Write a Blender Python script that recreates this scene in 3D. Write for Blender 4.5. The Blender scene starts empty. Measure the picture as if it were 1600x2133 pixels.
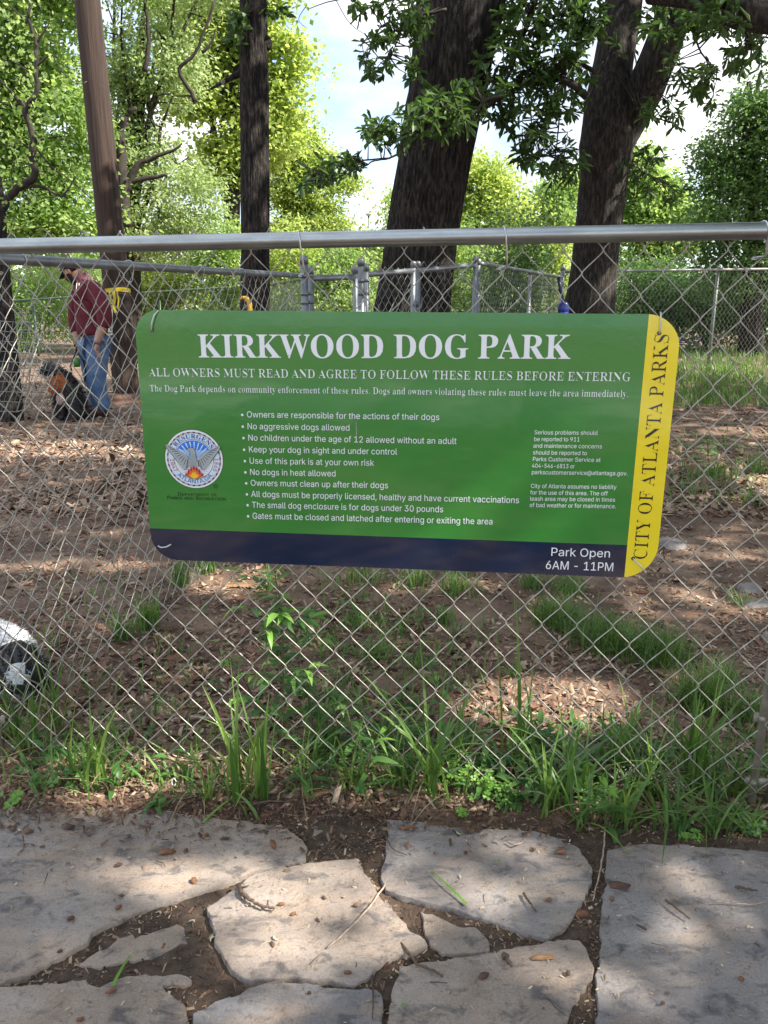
import bpy, bmesh, math, random
import numpy as np
from mathutils import Vector, Matrix, noise
from mathutils.geometry import delaunay_2d_cdt

R = math.radians
random.seed(7)
RNG = np.random.default_rng(11)
SC = bpy.context.scene
COL = SC.collection

# ------------------------------------------------------------------ camera
CAM_H, PITCH, FPX = 1.10, R(15.0), 1602.0
cam = bpy.data.cameras.new('camera')
cam.sensor_fit = 'VERTICAL'
cam.angle = 2 * math.atan(1066.5 / FPX)
cam.clip_start, cam.clip_end = 0.02, 1500
cam_o = bpy.data.objects.new('camera', cam)
cam_o.location = (0, 0, CAM_H)
cam_o.rotation_euler = (math.pi / 2 - PITCH, 0, 0)
COL.objects.link(cam_o)
SC.camera = cam_o

# ------------------------------------------------------------------ light
SUN = Vector((0.66, -0.20, 0.72)).normalized()
world = bpy.data.worlds.new('World')
SC.world = world
world.use_nodes = True
nt = world.node_tree
nt.nodes.clear()
out = nt.nodes.new('ShaderNodeOutputWorld')
bg = nt.nodes.new('ShaderNodeBackground')
bgc = nt.nodes.new('ShaderNodeBackground')
mixs = nt.nodes.new('ShaderNodeMixShader')
sky = nt.nodes.new('ShaderNodeTexSky')
sky.sky_type = 'NISHITA'
sky.sun_disc = False
sky.sun_elevation = math.asin(SUN.z)
sky.sun_rotation = math.atan2(SUN.x, SUN.y)
sky.air_density = 1.0
sky.dust_density = 0.6
bg.inputs[1].default_value = 0.12
nt.links.new(sky.outputs[0], bg.inputs[0])
tc = nt.nodes.new('ShaderNodeTexCoord')
mp = nt.nodes.new('ShaderNodeMapping')
mp.inputs['Location'].default_value = (0.35, 0.1, 0.2)
mp.inputs['Scale'].default_value = (1.0, 1.0, 2.2)
n1 = nt.nodes.new('ShaderNodeTexNoise')
n1.inputs['Scale'].default_value = 2.6
n1.inputs['Detail'].default_value = 9
n1.inputs['Roughness'].default_value = 0.55
n1.inputs['Distortion'].default_value = 0.3
rp = nt.nodes.new('ShaderNodeValToRGB')
rp.color_ramp.elements[0].position = 0.37
rp.color_ramp.elements[1].position = 0.54
nt.links.new(tc.outputs['Generated'], mp.inputs[0])
nt.links.new(mp.outputs[0], n1.inputs[0])
nt.links.new(n1.outputs[0], rp.inputs[0])
n2 = nt.nodes.new('ShaderNodeTexNoise')
n2.inputs['Scale'].default_value = 5.0
n2.inputs['Detail'].default_value = 6
nt.links.new(mp.outputs[0], n2.inputs[0])
rp2 = nt.nodes.new('ShaderNodeValToRGB')
rp2.color_ramp.elements[0].position = 0.35
rp2.color_ramp.elements[0].color = (0.47, 0.55, 0.68, 1)
rp2.color_ramp.elements[1].position = 0.62
rp2.color_ramp.elements[1].color = (1, 1, 1, 1)
nt.links.new(n2.outputs[0], rp2.inputs[0])
nt.links.new(rp2.outputs[0], bgc.inputs[0])
bgc.inputs[1].default_value = 0.62
nt.links.new(rp.outputs[0], mixs.inputs[0])
nt.links.new(bg.outputs[0], mixs.inputs[1])
nt.links.new(bgc.outputs[0], mixs.inputs[2])
nt.links.new(mixs.outputs[0], out.inputs[0])

sl = bpy.data.lights.new('sun', 'SUN')
sl.energy = 4.6
sl.angle = R(0.53)
sl.color = (1.0, 0.93, 0.82)
so = bpy.data.objects.new('sun', sl)
so.rotation_euler = SUN.to_track_quat('Z', 'Y').to_euler()
COL.objects.link(so)

SC.view_settings.view_transform = 'Standard'
SC.view_settings.look = 'None'
SC.view_settings.gamma = 1.0
SC.view_settings.use_curve_mapping = False
SC.view_settings.exposure = 1.52
SC.render.engine = 'CYCLES'
SC.cycles.max_bounces = 7
SC.cycles.diffuse_bounces = 3
SC.cycles.transmission_bounces = 4
SC.cycles.use_denoising = True

# ------------------------------------------------------------------ picture <-> place helpers
CP, SP = math.cos(PITCH), math.sin(PITCH)
def ray(px, py):
    a, b = px - 800.0, 1066.5 - py
    return Vector((a, b * SP + FPX * CP, b * CP - FPX * SP))
def at(px, py, Y):
    d = ray(px, py)
    return Vector((0, 0, CAM_H)) + d * (Y / d.y)
def zdepth(p):
    return p.y * CP - (p.z - CAM_H) * SP
def sstep(a, b, x):
    t = min(1.0, max(0.0, (x - a) / (b - a)))
    return t * t * (3 - 2 * t)
def hnoise(x, y):
    return (math.sin(1.3 * x + 0.7 * y + 1) + math.sin(-0.9 * x + 1.7 * y + 2.2)) * 0.5
def terr(x, y):
    z = 0.0
    z += 0.012 * hnoise(x * 2.3, y * 2.1) * sstep(1.5, 2.6, y)
    z += 0.006 * hnoise(x * 9.1, y * 8.3) * sstep(1.5, 2.2, y)
    z -= 0.020 * (1 - sstep(1.40, 1.56, y + 0.05 * math.sin(3 * x)))
    z += 0.30 * sstep(6.0, 12.0, y) * sstep(0.8, 3.0, x / max(y, 1) * 8)
    z -= 0.10 * sstep(8.0, 14.0, y) * (1 - sstep(-1, 3, x))
    z += 0.5 * sstep(26, 60, y)
    return z
def gpt(px, py):
    d = ray(px, py).normalized()
    o = Vector((0, 0, CAM_H))
    t = 0.3
    step = 0.05
    while t < 120:
        p = o + d * t
        if p.z <= terr(p.x, p.y):
            for _ in range(12):
                step *= 0.5
                t += -step if p.z <= terr(p.x, p.y) else step
                p = o + d * t
            return Vector((p.x, p.y, terr(p.x, p.y)))
        step = max(0.02, t * 0.01)
        t += step
    p = o + d * 60
    return Vector((p.x, p.y, terr(p.x, p.y)))
FYAW = R(5.5)
FU = Vector((math.cos(FYAW), -math.sin(FYAW), 0))       # along the near fence
FN = Vector((math.sin(FYAW), math.cos(FYAW), 0))        # away from the camera
FD = 1.59
def fuv(px, py, off=0.0):
    d = ray(px, py)
    q = d * ((FD + off) / d.dot(FN))
    return q.dot(FU), q.z + CAM_H
def fpt(u, z, off=0.0):
    return FU * u + FN * (FD + off) + Vector((0, 0, z))

# ------------------------------------------------------------------ objects
def link(o, parent=None):
    COL.objects.link(o)
    if parent is not None:
        o.parent = parent
    return o
def tag(o, label=None, cat=None, group=None, kind=None):
    if label: o['label'] = label
    if cat: o['category'] = cat
    if group: o['group'] = group
    if kind: o['kind'] = kind
    return o
def empty(name, loc, label, cat, group=None, rz=0):
    o = bpy.data.objects.new(name, None)
    o.location = loc
    o.rotation_euler = (0, 0, rz)
    o.empty_display_size = 0.1
    COL.objects.link(o)
    return tag(o, label, cat, group)
def copy_tree(o, parent=None):
    c = o.copy()
    COL.objects.link(c)
    c.parent = parent
    for ch in [x for x in bpy.data.objects if x.parent == o]:
        copy_tree(ch, c)
    return c

class MB:
    """collects vertices, faces, a per-face random and a material slot; builds ONE mesh"""
    def __init__(s):
        s.v = []; s.f = []; s.m = []; s.r = []; s.n = 0
    def add(s, v, f, m=0, r=None):
        v = np.asarray(v, dtype=np.float32).reshape(-1, 3)
        s.v.append(v)
        k = s.n
        rr = random.random() if r is None else r
        for q in f:
            s.f.append([i + k for i in q]); s.m.append(m); s.r.append(rr)
        s.n += len(v)
    def box(s, c, dx, dy, dz, rot=None, m=0):
        c = Vector(c)
        vs = []
        for x in (-1, 1):
            for y in (-1, 1):
                for z in (-1, 1):
                    p = Vector((x * dx / 2, y * dy / 2, z * dz / 2))
                    if rot is not None: p = rot @ p
                    vs.append(c + p)
        s.add([tuple(q) for q in vs], [(0, 1, 3, 2), (4, 6, 7, 5), (0, 4, 5, 1), (2, 3, 7, 6), (0, 2, 6, 4), (1, 5, 7, 3)], m)
    def tube(s, pts, rad, n=8, m=0, caps=True, r=None, flat=1.0):
        pts = [Vector(p) for p in pts]
        if not hasattr(rad, '__len__'): rad = [rad] * len(pts)
        N = len(pts)
        T = []
        for i in range(N):
            t = pts[min(i + 1, N - 1)] - pts[max(i - 1, 0)]
            T.append(t.normalized() if t.length > 1e-9 else Vector((0, 0, 1)))
        ref = Vector((0, 0, 1)) if abs(T[0].z) < 0.9 else Vector((0, 1, 0))
        u = T[0].cross(ref).normalized()
        vs = []
        for i in range(N):
            u = (u - T[i] * u.dot(T[i]))
            u = u.normalized() if u.length > 1e-6 else T[i].orthogonal().normalized()
            w = T[i].cross(u)
            for k in range(n):
                a = 2 * math.pi * k / n
                vs.append(tuple(pts[i] + (u * math.cos(a) + w * math.sin(a) * flat) * rad[i]))
        fs = []
        for i in range(N - 1):
            for k in range(n):
                a, b = i * n + k, i * n + (k + 1) % n
                fs.append((a, b, b + n, a + n))
        if caps:
            fs.append(tuple(range(n - 1, -1, -1)))
            fs.append(tuple(range((N - 1) * n, N * n)))
        s.add(vs, fs, m, r)
    def build(s, name, mats, parent=None, smooth=False):
        V = np.concatenate(s.v) if s.v else np.zeros((0, 3), np.float32)
        return build_np(name, V, s.f, mats, parent, smooth, np.array(s.r, np.float32), np.array(s.m, np.int32))

def build_np(name, V, F, mats, parent=None, smooth=False, rnd=None, mi=None):
    me = bpy.data.meshes.new(name)
    V = np.asarray(V, np.float32)
    if isinstance(F, np.ndarray):
        nf, k = F.shape
        tot = np.full(nf, k, np.int32); flat = F.astype(np.int32).ravel()
    else:
        nf = len(F)
        tot = np.array([len(q) for q in F], np.int32)
        flat = np.array([i for q in F for i in q], np.int32)
    start = np.concatenate([[0], np.cumsum(tot)[:-1]]).astype(np.int32) if nf else np.zeros(0, np.int32)
    me.vertices.add(len(V)); me.vertices.foreach_set('co', V.ravel())
    me.loops.add(len(flat)); me.loops.foreach_set('vertex_index', flat)
    me.polygons.add(nf)
    me.polygons.foreach_set('loop_start', start)
    me.polygons.foreach_set('loop_total', tot)
    if smooth: me.polygons.foreach_set('use_smooth', np.ones(nf, bool))
    if mi is not None and len(mi): me.polygons.foreach_set('material_index', mi)
    for m in (mats if isinstance(mats, (list, tuple)) else [mats]): me.materials.append(m)
    if rnd is not None and len(rnd):
        a = me.attributes.new('rnd', 'FLOAT', 'FACE'); a.data.foreach_set('value', rnd)
    me.update(calc_edges=True)
    o = bpy.data.objects.new(name, me)
    return link(o, parent)

def share(o, name=None, parent=None, loc=None):
    """another object of the same mesh"""
    c = bpy.data.objects.new(name or o.name.split('.')[0], o.data)
    if loc is not None: c.location = loc
    return link(c, parent)

# ------------------------------------------------------------------ materials
def mat(name, col=(0.5, 0.5, 0.5), rough=0.6, metal=0.0, col2=None, scale=20.0, vec=(1, 1, 1), bump=0.0, bscale=None,
        detail=6, coat=0.0, spec=0.5, rnd=None, lo=0.35, hi=0.65, coord='Object', bdist=0.002, trans=0.0, col3=None, scale3=5.0, lo3=0.5, hi3=0.65, vein=0):
    """procedural Principled; col..col2 by noise, rnd=list of colours chosen by the per-face random"""
    m = bpy.data.materials.new(name)
    m.use_nodes = True
    N, L = m.node_tree.nodes, m.node_tree.links
    p = N['Principled BSDF']
    p.inputs['Roughness'].default_value = rough
    p.inputs['Metallic'].default_value = metal
    p.inputs['Specular IOR Level'].default_value = spec
    p.inputs['Coat Weight'].default_value = coat
    p.inputs['Coat Roughness'].default_value = 0.04
    t = N.new('ShaderNodeTexCoord')
    mp = N.new('ShaderNodeMapping'); mp.inputs['Scale'].default_value = vec
    L.new(t.outputs[coord], mp.inputs[0])
    colsock = None
    if rnd is not None:
        a = N.new('ShaderNodeAttribute'); a.attribute_name = 'rnd'
        r = N.new('ShaderNodeValToRGB')
        e = r.color_ramp.elements
        while len(e) < len(rnd): e.new(0.5)
        for i, c in enumerate(rnd):
            e[i].position = i / max(1, len(rnd) - 1); e[i].color = (*c, 1)
        L.new(a.outputs['Fac'], r.inputs[0])
        colsock = r.outputs[0]
    if col2 is not None:
        n = N.new('ShaderNodeTexNoise'); n.inputs['Scale'].default_value = scale; n.inputs['Detail'].default_value = detail
        n.inputs['Roughness'].default_value = 0.6
        L.new(mp.outputs[0], n.inputs[0])
        r = N.new('ShaderNodeValToRGB')
        r.color_ramp.elements[0].position = lo; r.color_ramp.elements[0].color = (*col, 1)
        r.color_ramp.elements[1].position = hi; r.color_ramp.elements[1].color = (*col2, 1)
        L.new(n.outputs[0], r.inputs[0])
        if colsock is None: colsock = r.outputs[0]
        else:
            mx = N.new('ShaderNodeMixRGB'); mx.blend_type = 'MULTIPLY'; mx.inputs[0].default_value = 1
            L.new(colsock, mx.inputs[1]); L.new(r.outputs[0], mx.inputs[2]); colsock = mx.outputs[0]
    if col3 is not None:
        n = N.new('ShaderNodeTexNoise'); n.inputs['Scale'].default_value = scale3; n.inputs['Detail'].default_value = 8
        n.inputs['Roughness'].default_value = 0.65
        L.new(mp.outputs[0], n.inputs[0])
        r = N.new('ShaderNodeValToRGB')
        r.color_ramp.elements[0].position = lo3; r.color_ramp.elements[0].color = (0, 0, 0, 1)
        r.color_ramp.elements[1].position = hi3; r.color_ramp.elements[1].color = (1, 1, 1, 1)
        L.new(n.outputs[0], r.inputs[0])
        mx = N.new('ShaderNodeMixRGB')
        L.new(r.outputs[0], mx.inputs[0])
        if colsock is None: mx.inputs[1].default_value = (*col, 1)
        else: L.new(colsock, mx.inputs[1])
        mx.inputs[2].default_value = (*col3, 1)
        colsock = mx.outputs[0]
    if colsock is None: p.inputs['Base Color'].default_value = (*col, 1)
    else: L.new(colsock, p.inputs['Base Color'])
    if bump > 0:
        n = N.new('ShaderNodeTexNoise'); n.inputs['Scale'].default_value = bscale or scale * 2; n.inputs['Detail'].default_value = 8
        n.inputs['Roughness'].default_value = 0.65
        L.new(mp.outputs[0], n.inputs[0])
        b = N.new('ShaderNodeBump'); b.inputs['Strength'].default_value = bump; b.inputs['Distance'].default_value = bdist
        L.new(n.outputs[0], b.inputs['Height']); L.new(b.outputs[0], p.inputs['Normal'])
    if trans > 0:
        tr = N.new('ShaderNodeBsdfTranslucent')
        ms = N.new('ShaderNodeMixShader'); ms.inputs[0].default_value = trans
        if colsock is not None:
            h = N.new('ShaderNodeHueSaturation'); h.inputs['Value'].default_value = 1.7; h.inputs['Saturation'].default_value = 1.1
            h.inputs['Hue'].default_value = 0.485
            L.new(colsock, h.inputs['Color']); L.new(h.outputs[0], tr.inputs[0])
        else:
            tr.inputs[0].default_value = (*[c * 1.6 for c in col], 1)
        L.new(p.outputs[0], ms.inputs[1]); L.new(tr.outputs[0], ms.inputs[2])
        L.new(ms.outputs[0], N['Material Output'].inputs[0])
    return m

M = {}
M['soil'] = mat('soil', (0.072, 0.044, 0.029), 0.95, col2=(0.169, 0.104, 0.068), scale=9, bump=1.0, bscale=60, bdist=0.01, col3=(0.221, 0.150, 0.104), scale3=2.2, lo3=0.48, hi3=0.62)
M['bed'] = mat('bed', (0.050, 0.033, 0.023), 0.95, col2=(0.115, 0.078, 0.055), scale=40, bump=1.0, bscale=150, bdist=0.008)
M['mulch'] = mat('mulch', rough=0.85, rnd=[(0.056, 0.034, 0.022), (0.213, 0.118, 0.073), (0.123, 0.076, 0.050), (0.330, 0.235, 0.160), (0.168, 0.095, 0.062), (0.430, 0.330, 0.235), (0.090, 0.054, 0.036), (0.314, 0.235, 0.179)], col=(0.85, 0.85, 0.85), col2=(1.25, 1.25, 1.25), scale=120, bump=0.5, bscale=300)
M['mulch_dark'] = mat('mulch_dark', rough=0.85, rnd=[(0.035, 0.02, 0.014), (0.12, 0.055, 0.034), (0.07, 0.038, 0.025), (0.18, 0.10, 0.06), (0.09, 0.045, 0.028), (0.30, 0.22, 0.15), (0.05, 0.028, 0.018), (0.15, 0.085, 0.055)])
M['litter'] = mat('litter', rough=0.8, rnd=[(0.115, 0.055, 0.032), (0.253, 0.149, 0.098), (0.172, 0.086, 0.052), (0.345, 0.218, 0.149), (0.138, 0.069, 0.046), (0.299, 0.172, 0.115)], col=(0.75, 0.75, 0.75), col2=(1.25, 1.25, 1.25), scale=60, trans=0.15)
M['crumbs'] = mat('crumbs', rough=0.85, rnd=[(0.12, 0.06, 0.035), (0.36, 0.28, 0.19), (0.20, 0.11, 0.065), (0.52, 0.44, 0.30), (0.09, 0.05, 0.032), (0.42, 0.34, 0.22)])
M['pale_wood'] = mat('pale_wood', (0.36, 0.21, 0.10), 0.8, col2=(0.20, 0.10, 0.045), scale=60, vec=(1, 6, 6), bump=0.6, bscale=200)
M['orange_wood'] = mat('orange_wood', (0.22, 0.095, 0.045), 0.85, col2=(0.09, 0.04, 0.022), scale=60, bump=0.8, bscale=160)
M['dark_wood'] = mat('dark_wood', (0.11, 0.06, 0.04), 0.85, col2=(0.05, 0.03, 0.02), scale=90, bump=0.6, bscale=240)
M['twig'] = mat('twig', (0.14, 0.095, 0.068), 0.85, col2=(0.06, 0.04, 0.028), scale=120, bump=0.7, bscale=260)
M['pale_twig'] = mat('pale_twig', (0.40, 0.31, 0.25), 0.75, col2=(0.22, 0.15, 0.11), scale=90)
M['stone'] = None
M['galv'] = mat('galv', (0.42, 0.45, 0.45), 0.30, 0.92, col2=(0.30, 0.32, 0.33), scale=9, vec=(1.2, 4, 4), bump=0.12, bscale=300, bdist=0.0004, col3=(0.20, 0.115, 0.07), scale3=30, lo3=0.70, hi3=0.73)
M['galv2'] = mat('galv2', (0.26, 0.28, 0.30), 0.48, 0.7, col2=(0.16, 0.175, 0.19), scale=10, col3=(0.30, 0.17, 0.09), scale3=8, lo3=0.68, hi3=0.74)
M['wire'] = mat('wire', (0.47, 0.45, 0.40), 0.5, 0.5, col2=(0.28, 0.26, 0.22), scale=35)
M['wire_far'] = mat('wire_far', (0.25, 0.27, 0.25), 0.5, 0.4, col2=(0.17, 0.185, 0.165), scale=20)
M['wire_green'] = mat('wire_green', (0.07, 0.13, 0.09), 0.6, 0.1, col2=(0.12, 0.18, 0.13), scale=20)
M['bar'] = mat('bar', (0.42, 0.38, 0.31), 0.6, 0.3, col2=(0.24, 0.22, 0.17), scale=24, bump=0.3, bscale=80)
M['tie'] = mat('tie', (0.66, 0.66, 0.62), 0.4, 0.1, col2=(0.50, 0.50, 0.47), scale=60)
M['tie_wire'] = mat('tie_wire', (0.62, 0.63, 0.63), 0.35, 0.8, col2=(0.45, 0.45, 0.45), scale=60)
M['bark'] = mat('bark', (0.006, 0.0045, 0.004), 0.95, col2=(0.058, 0.046, 0.038), scale=15, vec=(3.0, 3.0, 0.75), detail=9, lo=.45, hi=.60, bump=1.0, bscale=17, bdist=0.05)
M['bark2'] = mat('bark2', (0.013, 0.010, 0.008), 0.95, col2=(0.066, 0.054, 0.045), scale=15, vec=(3.0, 3.0, 0.75), detail=9, lo=.43, hi=.62, bump=1.0, bscale=16, bdist=0.035)
M['twigbark'] = mat('twigbark', (0.012, 0.009, 0.007), 0.9, col2=(0.045, 0.034, 0.027), scale=14)
M['pole'] = mat('pole', (0.026, 0.015, 0.011), 0.9, col2=(0.060, 0.037, 0.027), scale=12, vec=(3, 3, 0.12), bump=0.8, bscale=24, bdist=0.01, col3=(0.022, 0.012, 0.010), scale3=7, lo3=0.56, hi3=0.66)
GR = lambda *c: list(c)
M['oak_leaf'] = mat('oak_leaf', rough=0.5, rnd=GR((0.030, 0.070, 0.018), (0.055, 0.115, 0.028), (0.075, 0.14, 0.035), (0.040, 0.085, 0.022)), trans=0.32)
M['maple_leaf'] = mat('maple_leaf', rough=0.6, rnd=GR((0.10, 0.18, 0.05), (0.18, 0.29, 0.08), (0.26, 0.37, 0.12), (0.35, 0.45, 0.18)), trans=0.55)
M['lime_leaf'] = mat('lime_leaf', rough=0.6, rnd=GR((0.15, 0.22, 0.05), (0.26, 0.35, 0.085), (0.34, 0.43, 0.13), (0.42, 0.50, 0.19)), trans=0.55)
M['silver_leaf'] = mat('silver_leaf', rough=0.6, rnd=GR((0.14, 0.21, 0.08), (0.24, 0.33, 0.13), (0.33, 0.41, 0.20), (0.42, 0.48, 0.28)), trans=0.55)
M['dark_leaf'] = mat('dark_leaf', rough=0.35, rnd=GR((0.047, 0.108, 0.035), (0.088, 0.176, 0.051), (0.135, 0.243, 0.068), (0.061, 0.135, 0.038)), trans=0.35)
M['grass'] = mat('grass', rough=0.40, rnd=GR((0.045, 0.11, 0.025), (0.085, 0.17, 0.035), (0.15, 0.26, 0.055), (0.06, 0.13, 0.028), (0.19, 0.28, 0.07)), trans=0.35)
M['grass2'] = mat('grass2', rough=0.5, rnd=GR((0.05, 0.13, 0.03), (0.09, 0.19, 0.04), (0.13, 0.24, 0.05), (0.17, 0.22, 0.08)), trans=0.35)
M['weed'] = mat('weed', rough=0.45, rnd=GR((0.040, 0.12, 0.030), (0.07, 0.17, 0.038), (0.10, 0.20, 0.045), (0.05, 0.14, 0.032)), trans=0.35)
M['weed_lime'] = mat('weed_lime', rough=0.45, rnd=GR((0.12, 0.26, 0.035), (0.17, 0.34, 0.05), (0.14, 0.30, 0.05)), trans=0.35)
M['stem'] = mat('stem', (0.09, 0.11, 0.04), 0.6, col2=(0.12, 0.06, 0.035), scale=12)
M['flower'] = mat('flower', (0.38, 0.40, 0.28), 0.6, trans=0.2)

def stone_mat():
    m = bpy.data.materials.new('flagstone')
    m.use_nodes = True
    N, L = m.node_tree.nodes, m.node_tree.links
    p = N['Principled BSDF']; p.inputs['Roughness'].default_value = 0.75
    t = N.new('ShaderNodeTexCoord')
    oi = N.new('ShaderNodeObjectInfo')
    def noise(scale, det=8, vec=(1, 1, 1), rough=0.6, dist=0.0, rot=0.0):
        mp = N.new('ShaderNodeMapping'); mp.inputs['Scale'].default_value = vec; mp.inputs['Rotation'].default_value = (0, 0, rot)
        L.new(t.outputs['Object'], mp.inputs[0])
        n = N.new('ShaderNodeTexNoise'); n.inputs['Scale'].default_value = scale; n.inputs['Detail'].default_value = det
        n.inputs['Roughness'].default_value = rough; n.inputs['Distortion'].default_value = dist
        L.new(mp.outputs[0], n.inputs[0]); return n.outputs[0]
    def ramp(s, stops):
        r = N.new('ShaderNodeValToRGB'); e = r.color_ramp.elements
        while len(e) < len(stops): e.new(0.5)
        for i, (q, c) in enumerate(stops): e[i].position = q; e[i].color = (*c, 1)
        L.new(s, r.inputs[0]); return r.outputs[0]
    def mix(f, a, b, bt='MIX'):
        x = N.new('ShaderNodeMixRGB'); x.blend_type = bt
        if isinstance(f, float): x.inputs[0].default_value = f
        else: L.new(f, x.inputs[0])
        L.new(a, x.inputs[1]); L.new(b, x.inputs[2]); return x.outputs[0]
    tan = ramp(noise(5, 8, dist=0.6), [(0.3, (0.225, 0.168, 0.126)), (0.5, (0.325, 0.256, 0.202)), (0.7, (0.385, 0.32, 0.268))])
    blue = ramp(noise(7, 8), [(0.3, (0.12, 0.122, 0.135)), (0.7, (0.225, 0.228, 0.245))])
    f1 = ramp(noise(3.2, 6, vec=(1, 2.2, 1), dist=1.2, rot=0.5), [(0.42, (0, 0, 0)), (0.60, (1, 1, 1))])
    # each slab has its own share of blue-grey
    ad = N.new('ShaderNodeMath'); ad.operation = 'MULTIPLY_ADD'
    L.new(oi.outputs['Random'], ad.inputs[0]); ad.inputs[1].default_value = 0.5
    L.new(f1, ad.inputs[2])
    cl = N.new('ShaderNodeMath'); cl.operation = 'MINIMUM'; cl.inputs[1].default_value = 0.85
    L.new(ad.outputs[0], cl.inputs[0])
    at_ = N.new('ShaderNodeAttribute'); at_.attribute_type = 'OBJECT'; at_.attribute_name = 'blue'
    mu = N.new('ShaderNodeMath'); mu.operation = 'MULTIPLY'
    L.new(cl.outputs[0], mu.inputs[0]); L.new(at_.outputs['Fac'], mu.inputs[1])
    c = mix(mu.outputs[0], tan, blue)
    blot = ramp(noise(16, 6, vec=(1, 2.0, 1), dist=0.5, rot=-0.6), [(0.53, (0, 0, 0)), (0.66, (1, 1, 1))])
    dk = N.new('ShaderNodeRGB'); dk.outputs[0].default_value = (0.060, 0.060, 0.070, 1)
    bm = N.new('ShaderNodeMath'); bm.operation = 'MULTIPLY'; bm.inputs[1].default_value = 0.75
    L.new(blot, bm.inputs[0])
    c = mix(bm.outputs[0], c, dk.outputs[0])
    grain = ramp(noise(260, 3), [(0.3, (0.80, 0.80, 0.80)), (0.7, (1.12, 1.12, 1.12))])
    c = mix(1.0, c, grain, 'MULTIPLY')
    st = ramp(noise(60, 4, rough=0.8), [(0.56, (1, 1, 1)), (0.66, (0.66, 0.60, 0.54))])
    c = mix(1.0, c, st, 'MULTIPLY')
    L.new(c, p.inputs['Base Color'])
    b = N.new('ShaderNodeBump'); b.inputs['Strength'].default_value = 1.0; b.inputs['Distance'].default_value = 0.009
    L.new(noise(14, 12, vec=(1, 1.8, 1), rough=0.68, dist=0.4, rot=0.5), b.inputs['Height'])
    b2 = N.new('ShaderNodeBump'); b2.inputs['Strength'].default_value = 0.8; b2.inputs['Distance'].default_value = 0.0016
    L.new(noise(110, 10, rough=0.75), b2.inputs['Height']); L.new(b.outputs[0], b2.inputs['Normal'])
    L.new(b2.outputs[0], p.inputs['Normal'])
    return m
M['stone'] = stone_mat()
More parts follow.
